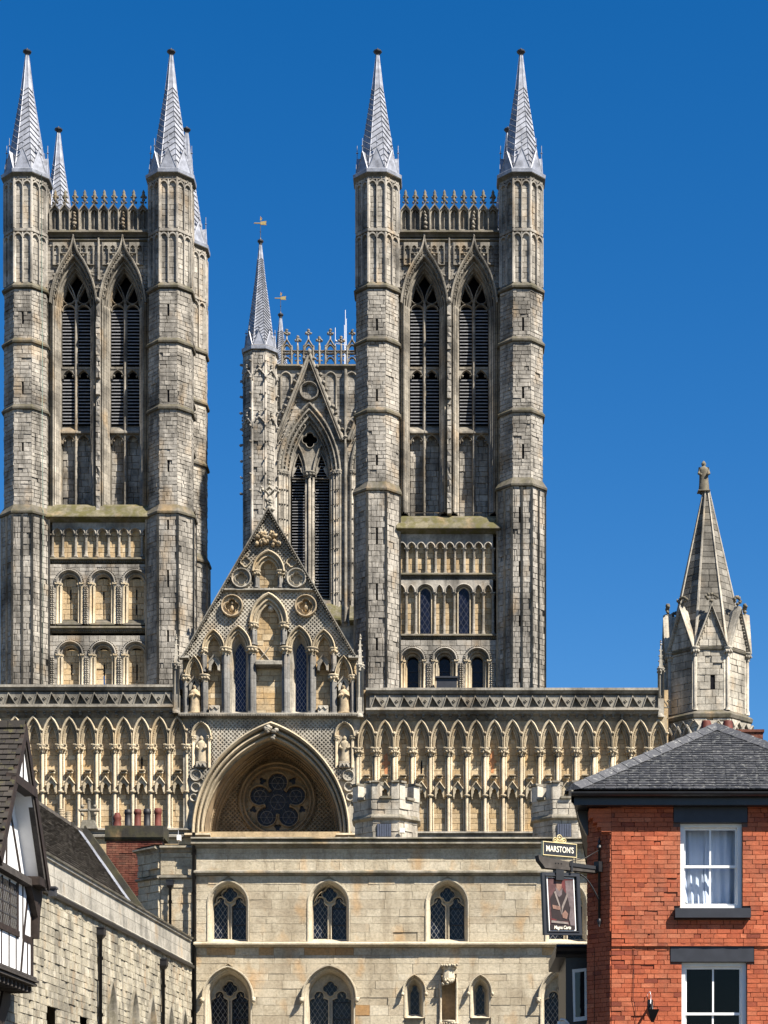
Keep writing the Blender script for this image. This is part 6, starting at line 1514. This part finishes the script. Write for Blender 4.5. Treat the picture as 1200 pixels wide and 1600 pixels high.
# recessed lower gable and its plastered soffits
dr = -.42
m = MB(); prism(m, B, [(-EV, -8.5), (-EV, -(AP - SL * EV - .15)), (0, -AP + .2), (EV, -(AP - SL * EV - .15)), (EV, -8.5)], dr - .15, dr, .5); m.obj('plaster_panel', M['plaster'], tim)
for s in (-1, 1):
    fn = far if s > 0 else near
    m = MB(); m.add([fn(.0, .02, -.3), fn(.45, .02, -.3), fn(.45, .62, -.3), fn(.0, .62, -.3)], [(0, 1, 2, 3)], .5); m.obj('soffit', M['plaster'], tim)
    m = MB(); q = [(s * 1.5, -8.8), (s * .1, -10.9), (s * .1, -11.05), (s * 1.72, -8.7)]; prism(m, B, [(x - s * .32, y) for x, y in q], dr, dr + .02, .4); m.obj('rafter', M['oak'], tim)
for u0, u1 in ((-.55, -.75), (.1, .05), (-1.25, -1.3)):
    m = MB(); prism(m, B, [(u0 - .055, -10.3 if abs(u0) < .6 else -9.6), (u0 + .055, -10.3 if abs(u0) < .6 else -9.6), (u1 + .06, -8.6), (u1 - .06, -8.6)], dr, dr + .015, .5); m.obj('stud', M['oak'], tim)
# bressummer and jettied storey
m = MB(); cham(m, B, -2.6, 1.45, -8.72, -8.52, -.6, -.16, .02, .6); m.obj('bressummer', M['oak_grey'], tim)
dw = -.35
m = MB(); m.add([B(-2.6, -8.6, dw), B(2.05, -8.6, dw), B(2.05, -6.4, dw), B(-2.6, -6.4, dw), B(-2.6, -8.6, -5), B(2.05, -8.6, -5), B(2.05, -6.4, -5), B(-2.6, -6.4, -5)], QUADS, .5); m.obj('plaster_panel', M['plaster'], tim)
def tim_post(pts, d=.05, mat='oak', nm='stud'):
    m = MB(); prism(m, B, pts, dw, dw + d * .25, rnd(.2, .8)); m.obj(nm, M[mat], tim)
def vpost(u, w, z0, z1, **k): tim_post([(u - w, -z0), (u - w, -z1), (u + w, -z1), (u + w, -z0)], **k)
vpost(2.0, .1, 6.35, 8.6, d=.09, nm='corner_post'); vpost(.78, .06, 7.25, 8.6); vpost(1.2, .04, 7.3, 8.6); vpost(1.62, .04, 6.5, 7.3)
for u in (-1.9, -1.25, -.6, .02, .62): vpost(u, .035, 6.5, 7.3)
tim_post([(1.1, -6.5), (.96, -6.5), (1.25, -7.5), (1.62, -8.5), (1.74, -8.5), (1.36, -7.4)], .06, 'oak', 'brace')
tim_post([(1.3, -7.42), (1.3, -7.25), (1.95, -7.25), (1.95, -7.42)], .05, 'oak', 'rail')
m = MB(); prism(m, B, [(-2.6, -7.42), (-2.6, -7.28), (.82, -7.28), (.82, -7.42)], dw, dw + .04, .5); m.obj('window_sill', M['oak'], tim)
m = MB(); pbox(m, B, -2.4, .66, -8.45, -7.4, dw - .01, dw + .02, .5); m.obj('window_glass', M['glass_gate'], tim)
for i in range(6):
    m = MB(); u = -2.4 + .61 * i; cham(m, B, u - .03, u + .03, -8.5, -7.4, dw, dw + .03, .005, .3); m.obj('window_mullion', M['oak'], tim)
for z in (7.68, 7.94, 8.2):
    m = MB(); pbox(m, B, -2.4, .66, -z - .012, -z + .012, dw, dw + .028, .5); m.obj('window_bar', M['lead_dark'], tim)
m = MB(); prism(m, B, [(1.35, -8.55), (2.45, -8.65), (2.4, -8.45), (2.2, -8.0), (2.12, -7.4), (1.98, -7.4), (1.98, -7.9)], dw - .02, dw + .16, .3); m.obj('bracket', M['oak'], tim)
m = MB(); cham(m, B, 1.3, 2.25, -8.78, -8.55, dw - .3, .03, .02, .3); m.obj('eaves_plate', M['oak'], tim)
m = MB()
for z, d in ((6.5, .1), (6.42, .15), (6.34, .11)): cham(m, B, -2.6, 2.12, -z, -z + .085, dw - .4, dw + d, .015, .4)
m.obj('jetty_moulding', M['oak_grey'], tim)
for i in range(14):
    m = MB(); u = -2.4 + .33 * i; cham(m, B, u - .07, u + .07, -6.26, -6.08, -2, dw + .02, .02, .4); m.obj('joist_end', M['oak_grey'], tim)
m = MB(); prism(m, B, [(2.05, -6.26), (1.5, -6.26), (.8, -5.2), (.5, -4.2), (.7, -4.2), (1.4, -5.3), (2.0, -5.85)], dw - .7, dw - .5, .3); m.obj('bracket', M['oak'], tim)
m = MB(); pbox(m, B, -3, 2.9, -6.1, 0, -5, -.95, .5); m.obj('lower_wall_core', M['wall_core'], tim)
m = MB(); blocks(m, B, courses(-3, 2.9, -6.1, -3.6, .26, .3, .6), -.95, .05, .02, .012, 0, .5); o = m.obj('lower_masonry', M['wall'], tim); o['kind'] = 'stuff'
m = MB(); cham(m, B, 2.2, 2.42, -8.62, -8.42, .0, .16, .02, .6); pbox(m, B, 2.18, 2.44, -8.66, -8.61, 0, .18, .7); m.obj('rainwater_head', M['lead_dark'], tim)

# ------------------------------------------------------------------ brick corner building
DP = 32.0; Q = PX(DP); P = Q
pub = thing('brick_building', 'red brick corner building with slate hipped roof and white sash windows', 'building', (Q(1140, 0)[0], DP + 3, 0))
fr = .36
open1 = [(1063, 1285), (1160, 1285), (1160, 1421), (1063, 1421)]; open2 = [(1065, 1503), (1167, 1503), (1167, 1650), (1065, 1650)]
lin = [[(1052, 1250), (1168, 1250), (1168, 1286), (1052, 1286)], [(1047, 1475), (1178, 1475), (1178, 1503.5), (1047, 1503.5)], [(1053, 1420), (1172, 1420), (1172, 1436), (1053, 1436)]]
m = MB(); poly(m, P, [(955, 1236), (1330, 1236), (1330, 1892), (955, 1892)], 0, .5, [open1, open2])
for o_ in (open1, open2): strip(m, P, o_, 0, o_, -.25, .5, True)
c0, c1 = P(955, 0)[0], P(1330, 0)[0]; zt = P(0, 1236)[2]
CH = [(c0, 32.0), (c0 - .355, 32.355), (c0 - .355 + .9, 40.5), (c1 + .4, 40.5), (c1, 32.0)]
for i in range(4):
    a, b = CH[i], CH[i + 1]; m.add([(a[0], a[1], 0), (b[0], b[1], 0), (b[0], b[1], zt), (a[0], a[1], zt)], [(0, 1, 2, 3)], .5)
m.obj('wall_core', M['mortar'], pub)
def bond(u0, u1, v0, v1, ch, L, holes, ph=0):
    out = []; v = v1; j = ph
    while v > v0:
        va = v - ch; cut = sorted([q for q in (span_of(h, va + .2, v - .2) for h in holes) if q]); free = []; x = u0
        for s in cut:
            if s[0] > x: free.append((x, s[0]))
            x = max(x, s[1])
        if x < u1: free.append((x, u1))
        for a, b in free:
            x = a; seq = 'SSH' if j % 2 == 0 else 'HSSS'; i = j % 3
            if j % 2: x -= L * .25
            while x < b - .01:
                w = L if seq[i % len(seq)] == 'S' else L * .5; i += 1
                e = x + w
                if b - e < L * .2: e = b
                if min(e, b) - max(x, a) > .6: out.append((max(x, a), min(e, b), va, v))
                x = e
        v = va; j += 1
    return out
allh = [open1, open2] + lin
rects = bond(955, 1330, 1258, 1474, 7.27, 20.6, allh) + bond(955, 1330, 1479, 1660, 7.27, 20.6, allh, 1)
vis = lambda r: r[1] < 1200 and 1262 < r[2] and r[3] < 1600
bt = (.0, 1.)
rest = singles('brick', P, rects, 0, .022, .004, .42, M['brick'], pub, 300, vis)
m = MB(); blocks(m, P, rest, 0, .022, .004, .42); o = m.obj('brickwork', M['brick'], pub); o['kind'] = 'stuff'
m = MB(); blocks(m, P, [(r[0], r[1], 1474, 1479) for r in bond(955, 1330, 1466, 1474, 7.27, 20.6, lin)], 0, .05, .003, .3); blocks(m, P, [r for r in bond(955, 1330, 1459, 1474, 7.27, 20.6, lin)], .024, .03, .003, .4); o = m.obj('brick_band', M['brick'], pub); o['kind'] = 'stuff'
Fc = FACE(CH[1][0], CH[1][1], -pi / 4, DP); lc = .355 * sqrt(2) / Fc.k
m = MB(); blocks(m, Fc, bond(0, lc, 1258, 1660, 7.27, 16.2, []), 0, .022, .004, .42); o = m.obj('splayed_corner', M['brick'], pub); o['kind'] = 'stuff'
m = MB()                                                     # corbelled courses bringing the corner square under the eaves
for i in range(5):
    y1 = 1300 - i * 7.27; w = min(1, .45 + .18 * i); t_ = .355 * w
    m.add([(c0, 32 - .024, P(0, y1)[2]), (c0 - t_, 32 - .024, P(0, y1)[2]), (c0 - t_, 32.36, P(0, y1)[2]), (c0, 32.36, P(0, y1)[2]), (c0, 32 - .024, P(0, y1 - 7)[2]), (c0 - t_, 32 - .024, P(0, y1 - 7)[2]), (c0 - t_, 32.36, P(0, y1 - 7)[2]), (c0, 32.36, P(0, y1 - 7)[2])], QUADS, rnd(.2, .9))
o = m.obj('brick_corbel', M['brick'], pub)
for i, q in enumerate(lin):
    m = MB(); cham(m, P, q[0][0], q[1][0], q[0][1], q[2][1], -.1, .14 if i == 2 else .03, .6, .5); m.obj('sill' if i == 2 else 'lintel', M['slate_paint'], pub)
def sash(o_, curtain, ymeet):
    (x0, y0), (x1, _), (_, y1) = o_[0], o_[1], o_[2]; d = -.12
    f = MB(); prism(f, P, [(x0, y0), (x1, y0), (x1, y1), (x0, y1)], -.2, d + .04, .5, [[(x0 + 6.5, y0 + 6), (x1 - 6.5, y0 + 6), (x1 - 6.5, y1 - 7), (x0 + 6.5, y1 - 7)]]); fo = f.obj('sash_window', M['white_paint'], pub)
    xm = (x0 + x1) / 2
    for (a, b, dd) in ((y0 + 6, ymeet + 2, -.14), (ymeet - 2, y1 - 7, -.17)):
        s = MB(); prism(s, P, [(x0 + 6, a), (x1 - 6, a), (x1 - 6, b), (x0 + 6, b)], dd - .03, dd, .5, [[(x0 + 9.5, a + 4), (xm - 1.3, a + 4), (xm - 1.3, b - 4), (x0 + 9.5, b - 4)], [(xm + 1.3, a + 4), (x1 - 9.5, a + 4), (x1 - 9.5, b - 4), (xm + 1.3, b - 4)]]); s.obj('sash', M['white_paint'], fo)
        for (p, q) in ((x0 + 9, xm - 1), (xm + 1, x1 - 9)):
            g_ = MB(); poly(g_, P, [(p, a + 3.5), (q, a + 3.5), (q, b - 3.5), (p, b - 3.5)], dd - .015, .5); g_.obj('pane', M['pane'], fo)
    if curtain:
        for k_, (p, q) in enumerate(((x0 + 3, xm - 1), (xm - 5, x1 - 3))):
            c = MB(); n = 60; top = [P(p + (q - p) * i / n, y0 + 3, -.36 + .016 * sin(i * .5 + k_) + .015 * sin(i * .37)) for i in range(n + 1)]
            sw = 7 if k_ == 0 else -4
            mid = [P(p + (q - p) * i / n + sw * .5 * (1 - i / n), (y0 + y1) / 2 + 8, -.36 + .026 * sin(i * .41 + k_ + .6) + .02 * sin(i * .33)) for i in range(n + 1)]
            botm = [P(p + (q - p) * i / n + sw * (i / n if k_ else 1 - i / n), y1 - 12 - (10 * max(0, .4 - i / n) if not k_ else 0), -.36 + .034 * sin(i * .37 + k_ + 1.1) + .03 * sin(i * .3)) for i in range(n + 1)]
            V = top + mid + botm; N_ = n + 1; c.add(V, [(r * N_ + i, r * N_ + i + 1, (r + 1) * N_ + i + 1, (r + 1) * N_ + i) for r in range(2) for i in range(n)], .5, True); c.obj('curtain', M['curtain'], fo)
    r_ = MB(); poly(r_, P, [(x0 - 30, y0 - 20), (x1 + 30, y0 - 20), (x1 + 30, y1 + 20), (x0 - 30, y1 + 20)], -2.2, .5); r_.obj('room_interior', M['void'], fo)
sash(open1, True, 1352); sash(open2, False, 1583)
# roof
ez = P(0, 1238)[2]; EY = 31.75
A_ = Vector((2.0, EY, ez)); B_ = Vector((6.95, EY, ez)); AX = Vector((4.86, 36.0, EYE + (CV - 1137) * 36 / FPX)); RB = Vector((5.3, 42, AX.z)); A2 = Vector((2.9, 41, ez)); B2 = Vector((7.2, 41, ez))
m = MB(); m.add([tuple(p) for p in (A_, B_, AX, RB, A2, B2)], [(0, 1, 2), (0, 2, 3, 4), (1, 5, 3, 2), (4, 3, 5)], .3); m.obj('roof', M['slate'], pub)
nrm = (B_ - A_).cross(AX - A_).normalized(); rows = 27; stuff = MB(); ns = 0
if nrm.z < 0: nrm = -nrm
for r in range(rows):
    t0, t1 = r / rows, min(.995, (r + 1.35) / rows); L0, R0 = A_.lerp(AX, t0), B_.lerp(AX, t0); up = (AX - (A_ + B_) / 2); up = (up - (B_ - A_).normalized() * up.dot((B_ - A_).normalized())) / rows * 1.35
    w = (R0 - L0).length; x = -(.09 if r % 2 else 0) - rnd(0, .02); ex = (B_ - A_).normalized()
    while x < w:
        a, b = max(x, 0), min(x + .178, w)
        if b - a > .03:
            l = rnd(0, .006); p0, p1 = L0 + ex * a, L0 + ex * (b - .005); q0, q1 = p0 + up, p1 + up
            kk = min(1, max(0, (w - b) / (up.length)))
            vis_ = p0.x < 5.3 and ns < 300 and r < 16 and b - a > .16
            mb = MB() if vis_ else stuff
            mb.add([tuple(p0 + nrm * (.018 + l)), tuple(p1 + nrm * (.018 + l + rnd(-.004, .004))), tuple(q1 + nrm * .003), tuple(q0 + nrm * .003), tuple(p0), tuple(p1)], [(0, 1, 2, 3), (0, 1, 5, 4), (0, 4, 3), (1, 5, 2)], rnd(0, 1))
            if vis_: mb.obj('slate', M['slate'], pub); ns += 1
        x += .178
o = stuff.obj('roof_slates', M['slate'], pub); o['kind'] = 'stuff'
def hip_tiles(a, b, n, other):
    d = (b - a) / n; e = d.normalized(); s1 = e.cross(nrm).normalized(); upv = Vector((0, 0, 1))
    for i in range(n):
        p, q = a + d * i, a + d * (i + 1.06); m = MB(); r = .15
        out = s1 if s1.dot(other) > 0 else -s1
        def ringp(c, lift): return [c + out * -r + nrm * (.02 + lift), c + upv * (.09 + lift), c + out * r - upv * (.05)]
        V = ringp(p, .012) + ringp(q, .0); m.add([tuple(v) for v in V], [(0, 1, 4, 3), (1, 2, 5, 4), (0, 1, 2)], rnd(.2, .9)); m.obj('hip_tile', M['hip'], pub)
hip_tiles(A_, AX, 13, Vector((-1, 0, 0))); hip_tiles(B_, AX, 12, Vector((1, 0, 0)))
m = MB(); lathe(m, PX(36), CU + (4.86) * FPX / 36, 0, [(9, 1141), (8, 1136), (4, 1133), (2, 1131)], 8, .5); m.obj('apex_cap', M['hip'], pub)
# fascia, gutter, soffit
m = MB(); m.add([(2.02, EY + .06, ez - .02), (7, EY + .06, ez - .02), (7, EY + .06, ez - .24), (2.02, EY + .06, ez - .24), (2.25, 32.02, ez - .24), (7, 32.02, ez - .24), (2.9, 40, ez - .24), (2.02, EY + .06, ez - .24), (2.9, 40, ez - .02)], [(0, 1, 2, 3), (3, 2, 5, 4), (7, 4, 6), (0, 7, 6, 8)], .5); m.obj('fascia', M['black_paint'], pub)
m = MB(); Z_ = lambda v, d: None
V = []
for x in (1.97, 7.0): V += [(x, EY + .05 - .07 + .07 * cos(t), ez - .05 - .07 * sin(t)) for t in [pi * i / 8 for i in range(9)]]
m.add(V, [(i, i + 1, 10 + i, 9 + i) for i in range(8)] + [tuple(range(9)), tuple(range(9, 18))], .4); m.obj('gutter', M['black_paint'], pub)
m = MB(); prism(m, P, [(921, 1258), (903, 1258), (907, 1275), (914, 1290), (919, 1300), (921, 1300)], -.42, -.3, .3); m.obj('eaves_bracket', M['black_paint'], pub)
m = MB(); Vs = [(1.97, EY, ez - .03), (1.97, EY, ez - .2), (2.35, 33.5, ez - .2), (2.5, 34, ez - .03), (2.3, 32.4, ez - .26), (2.45, 33.6, ez - .26)]; m.add(Vs, [(0, 1, 2, 3), (1, 4, 5, 2)], .4); m.obj('fascia', M['black_paint'], pub)
# chimney behind the roof
st = PX(39.5)
m = MB(); pbox(m, st, 1150, 1192, 1141, 1300, -.6, 0, .5); m.obj('stack_core', M['mortar'], pub)
m = MB(); blocks(m, st, bond(1150, 1192, 1146, 1190, 6, 17, []), 0, .03, .004, .3); cham(m, st, 1147, 1195, 1139, 1146, -.65, .06, 1.5, .3); o = m.obj('chimney_brickwork', M['old_brick'], pub); o['kind'] = 'stuff'
for x in (1103.5, 1137): 
    m = MB(); lathe(m, st, x, 0, [(8, 1190), (8, 1131), (7, 1128.5), (7, 1127), (5.6, 1127), (5.6, 1133)], 14, .5); m.obj('chimney_pot', M['pot_red'], pub)
# black timber oriel on the side wall
OR = PX(33.2)
m = MB(); pbox(m, OR, 884, 930, 1492, 1892, -2.2, 0, .5); m.obj('oriel', M['black_paint'], pub)
m = MB(); run(m, OR, 868, 930, [(1478, -2.3), (1478, .26), (1482, .3), (1484, .22), (1488, .18), (1492, .06), (1496, .03), (1496, -2.3)], .5)
m.add([OR(868, 1478, .26), OR(868, 1478, -2.3), OR(884, 1496, -2.2), OR(884, 1496, .03)], [(0, 1, 2, 3)], .5); m.obj('oriel_cornice', M['black_paint'], pub)
m = MB(); prism(m, OR, [(894, 1515), (916, 1513), (917, 1594), (896, 1597)], 0, .035, .5, [[(898, 1520), (913, 1518), (913.5, 1588), (899, 1590)]]); m.obj('oriel_window_frame', M['white_paint'], pub)
m = MB(); poly(m, OR, [(897, 1519), (914, 1517), (914.5, 1589), (898, 1591)], .012, .5); m.obj('oriel_window_glass', M['glass_dark'], pub)
# cables
m = MB(); tube(m, P, [(989.5, 1478, .04), (990, 1520, .035), (989, 1560, .04), (993, 1580, .04), (994, 1650, .04)], .42, 5); tube(m, Fc, [(18, 1480, .05), (18, 1660, .05)], .45, 5); m.obj('cable', M['iron'], pub)

# ------------------------------------------------------------------ hanging sign on an iron bracket
s0 = Vector((Q(875, 0)[0] * .995, 31.85)); sa = radians(27)
F0 = FACE(s0.x, s0.y, sa, 31.85); roll = radians(-2.6)
def SG(u, v, d=0.0):
    x, y = u - 0, v - 1362; return F0(x * cos(roll) - y * sin(roll), 1362 + x * sin(roll) + y * cos(roll), d)
SG.k = F0.k
sign = thing('hanging_sign', 'hanging pictorial sign in a black frame under a MARSTON\'S name board', 'sign', tuple(F0(0, 1465)))
fr = MB(); prism(fr, SG, [(-34, 1364), (34, 1364), (34, 1461), (-34, 1461)], -.03, .03, .5, [[(-27, 1370), (27, 1370), (27, 1455), (-27, 1455)]]); bar(fr, SG, [(-28, 1369), (28, 1369), (28, 1456), (-28, 1456)], 1.2, .02, .045, .5, True); fr.obj('frame', plain('navy_black_paint', (.006, .008, .014), .5), sign)
bk = MB(); pbox(bk, SG, -29, 29, 1368, 1457, -.015, -.005, .5); bk.obj('back_board', M['black_paint'], sign)
pst = MB(); mats = [plain('poster_' + n_, c_, .55, 0, .3, .35, 14, tv=.1) for n_, c_ in (('brown', (.07, .030, .030)), ('robe', (.016, .009, .009)), ('fur', (.11, .085, .085)), ('skin', (.17, .095, .07)), ('cream', (.17, .14, .125)), ('red', (.09, .016, .016)))]
layers = [(0, [(-24, 1371), (23, 1372), (24, 1453), (-23, 1454)]),
          (5, [(-2, 1373), (12, 1374), (14, 1396), (2, 1394)]), (2, [(8, 1376), (22, 1376), (22, 1420), (16, 1430), (10, 1412)]),
          (1, [(-20, 1404), (-12, 1392), (-4, 1388), (4, 1390), (11, 1398), (15, 1418), (12, 1438), (-18, 1440)]),
          (3, [(-9, 1374), (-3, 1372), (2, 1378), (1, 1388), (-3, 1393), (-8, 1388)]), (2, [(-10, 1386), (-3, 1393), (3, 1387), (1, 1398), (-4, 1402), (-9, 1397)]),
          (4, [(-13, 1394), (-10, 1392), (-3, 1414), (-1, 1430), (-4, 1418)]), (4, [(10, 1396), (13, 1398), (3, 1418), (-1, 1430), (0, 1416)]),
          (3, [(-17, 1414), (-4, 1416), (-2, 1420), (-5, 1422), (-16, 1420)]), (3, [(0, 1428), (6, 1422), (11, 1428), (8, 1436), (1, 1434)]),
          (2, [(16, 1414), (21, 1410), (22, 1446), (15, 1448), (12, 1436)]), (4, [(-20, 1438), (10, 1441), (11, 1444), (-20, 1442)]), (5, [(-20, 1435), (-10, 1437), (-11, 1439), (-20, 1438)]), (1, [(-22, 1444), (22, 1446), (22, 1453), (-22, 1453)])]
paper = MB(); sweep(paper, SG, [(-25, 1370), (24.5, 1371), (25, 1454), (-24, 1455.5)], [(0, .006), (-.9, .009), (-1.6, .006)], .5, True); poly(paper, SG, [(-25, 1370), (24.5, 1371), (25, 1454), (-24, 1455.5)], .003, .5); pp = paper.obj('poster', M['white_paint'], sign, None, 'dark portrait poster of a robed bearded man')
for i, (mi, pts) in enumerate(layers):
    m = MB(); poly(m, SG, pts, .006 + .0012 * i, .5); m.obj('poster_print', mats[mi], pp)
def lettering(body, Pf, u, v, h, d, mat, parent, name='lettering', sx=1.0, shear=0):
    cu_ = bpy.data.curves.new(name, 'FONT'); cu_.body = body; cu_.size = h * Pf.k * 1.38; cu_.align_x = 'CENTER'; cu_.align_y = 'CENTER'; cu_.extrude = .002; cu_.offset = .0012; cu_.shear = shear
    cu_.materials.append(mat); o = bpy.data.objects.new(name, cu_)
    c = Vector(Pf(u, v, d)); ux = (Vector(Pf(u + 1, v, d)) - c).normalized(); uz = (Vector(Pf(u, v - 1, d)) - c).normalized(); un = ux.cross(uz)
    mt = Matrix((( ux.x * sx, uz.x, un.x, c.x), (ux.y * sx, uz.y, un.y, c.y), (ux.z * sx, uz.z, un.z, c.z), (0, 0, 0, 1)))
    COL.objects.link(o); bpy.context.view_layer.update()
    me = bpy.data.meshes.new_from_object(o.evaluated_get(bpy.context.evaluated_depsgraph_get())); COL.objects.unlink(o); bpy.data.objects.remove(o)
    me.transform(mt); me.name = name
    at = me.attributes.new('tone', 'FLOAT', 'FACE'); at.data.foreach_set('value', [.5] * len(me.polygons))
    if not me.materials: me.materials.append(mat)
    return link(bpy.data.objects.new(name, me), parent)
M['gold_leaf'] = plain('gold_lettering', (.62, .52, .28), .45, .1, .5, .1, 8); M['cream_ink'] = plain('cream_lettering', (.75, .70, .58), .6, 0, .3, .05, 8)
lettering('Magna Carta', SG, -1, 1449.5, 5.4, .026, M['cream_ink'], pp, 'poster_lettering', .8, .25)
F1 = FACE(F0(0, 0)[0], F0(0, 0)[1], sa, 31.85)
nb = MB(); prism(nb, F1, [(-30, 1318.5), (28, 1318.5), (28, 1337), (-30, 1337)], -.02, .012, .5); nb.obj('name_board', M['black_paint'], sign)
nb = MB(); bar(nb, F1, [(-31, 1317.5), (29, 1317.5), (29, 1338), (-31, 1338)], 1.0, -.025, .022, .6, True); nb.obj('name_board_border', M['gold_leaf'], sign)
lettering("MARSTON'S", F1, -1, 1328, 9.4, .016, M['cream_ink'], sign, 'lettering', .72)
em = MB()
for u, v, r in ((-9, 1313, 3.4), (-1, 1309, 4.2), (7, 1313, 3.4), (-4.5, 1315, 2.4), (3, 1315, 2.4)):
    bar(em, F1, circle(u, v, r, 12), .75, -.01, .015, .6, True); knob(em, F1, u, v, 0, r * .45, r * .45, .01, .6)
em.obj('scroll_emblem', M['gold_leaf'], sign)
m = MB(); tube(m, F1, [(-30, 1318, 0), (-30, 1348, 0)], .7, 5); tube(m, F1, [(28, 1318, 0), (28, 1350, 0)], .7, 5); m.obj('name_board_stay', M['iron'], sign)
m = MB(); prism(m, F1, [(-42, 1340), (-38, 1341), (-10, 1344), (20, 1347), (66, 1350), (66, 1360), (-30, 1359), (-34, 1354), (-40, 1348)], -.06, .06, .5); m.obj('bracket_beam', M['oak_grey'], sign)
m = MB(); prism(m, F1, [(14, 1347), (66, 1350), (66, 1355), (14, 1353)], .06, .075, .5); pbox(m, F1, 16, 19, 1345, 1362, -.08, .08, .5); pbox(m, F1, -10, 4, 1356, 1376, -.05, .055, .5)
for u in (-11, -6, -1): knob(m, F1, u, 1350, .065, 1, 1, .012, .9, 0)
m.obj('bracket_strap', M['iron'], sign)
wc = Vector(Fc(lc * .58, 0, .03)); FW = FACE(wc.x, wc.y, -pi / 4, 32.2)
m = MB(); tube(m, FW, [(0, 1316, .02), (0, 1440, .02)], 2, 8); lathe(m, FW, 0, .02, [(3.4, 1326), (3.8, 1323), (1.6, 1320), (2.4, 1317), (1.2, 1313), (.3, 1309)], 8, .5); lathe(m, FW, 0, .02, [(.5, 1449), (2.8, 1444), (3.4, 1440), (2, 1436)], 8, .5)
pbox(m, FW, -5, 5, 1348, 1364, -.02, .09, .4)
e0 = Vector(F1(66, 1355, 0)); m.obj('wall_strap', M['iron'], sign)
m = MB(); I = lambda u, v, d=0: (u, d, v)
I2 = METRE(0, 0, 0)
a, b = Vector(F1(26, 1362, 0)), Vector(FW(0, 1408, .03)); pts = []
for i in range(9):
    t = i / 8; x = a.lerp(b, 1 - (1 - t) ** 2 if False else t); zc = a.z + (b.z - a.z) * (t ** 2.2); pts.append((x.x, -zc, -x.y))
tube(m, I2, pts, .013, 6)
a, b = Vector(F1(20, 1344, 0)), Vector(FW(0, 1330, .03)); tube(m, I2, [(a.x, -a.z, -a.y), ((a.x + b.x) / 2, -(a.z * .7 + b.z * .3), -(a.y + b.y) / 2), (b.x, -b.z, -b.y)], .007, 5)
a, b = Vector(F1(66, 1354, 0)), Vector(FW(0, 1354, .03)); tube(m, I2, [(a.x, -a.z, -a.y), (b.x, -b.z, -b.y)], .03, 6)
m.obj('bracket_scroll', M['iron'], sign)

# ------------------------------------------------------------------ wall lamp, white bracket
lamp = thing('wall_lamp', 'black wedge-shaped wall lamp on a short arm on the brick wall', 'wall lamp', P(1015, 1590, 0))
m = MB(); tube(m, P, [(1016, 1570, .02), (1016, 1574, .3), (1017, 1590, .34)], 2, 7); pbox(m, P, 1012, 1020, 1562, 1580, 0, .03, .4); m.obj('arm', M['iron'], lamp)
m = MB(); m.add([P(1005, 1581, .25), P(1027, 1581, .25), P(1025, 1581, .5), P(1007, 1581, .5), P(1014, 1600, .36), P(1018, 1600, .36)], [(0, 1, 2, 3), (0, 1, 5, 4), (1, 2, 5), (2, 3, 4, 5), (3, 0, 4)], .4); m.obj('lamp_hood', M['iron'], lamp)
m = MB(); tube(m, P, [(1016, 1570, .05), (1016.5, 1556, .06), (1015, 1550, .06), (1012, 1552, .06), (1010, 1559, .06)], .5, 5); m.obj('cable_hook', M['steel'], lamp)
wb = thing('lamp_bracket', 'white curved metal bracket beside the black oriel at the bottom edge', 'bracket', OR(878, 1600, .1))
m = MB(); tube(m, OR, [(873, 1625, .1), (873, 1597, .1), (876, 1593, .1), (882, 1594, .1), (888, 1600, .1), (890, 1625, .1)], 1.6, 7, .5); m.obj('tube', M['white_paint'], wb)
m = MB(); pbox(m, OR, 871, 886, 1596, 1600, -.05, .02, .5); m.obj('plate', M['white_paint'], wb)
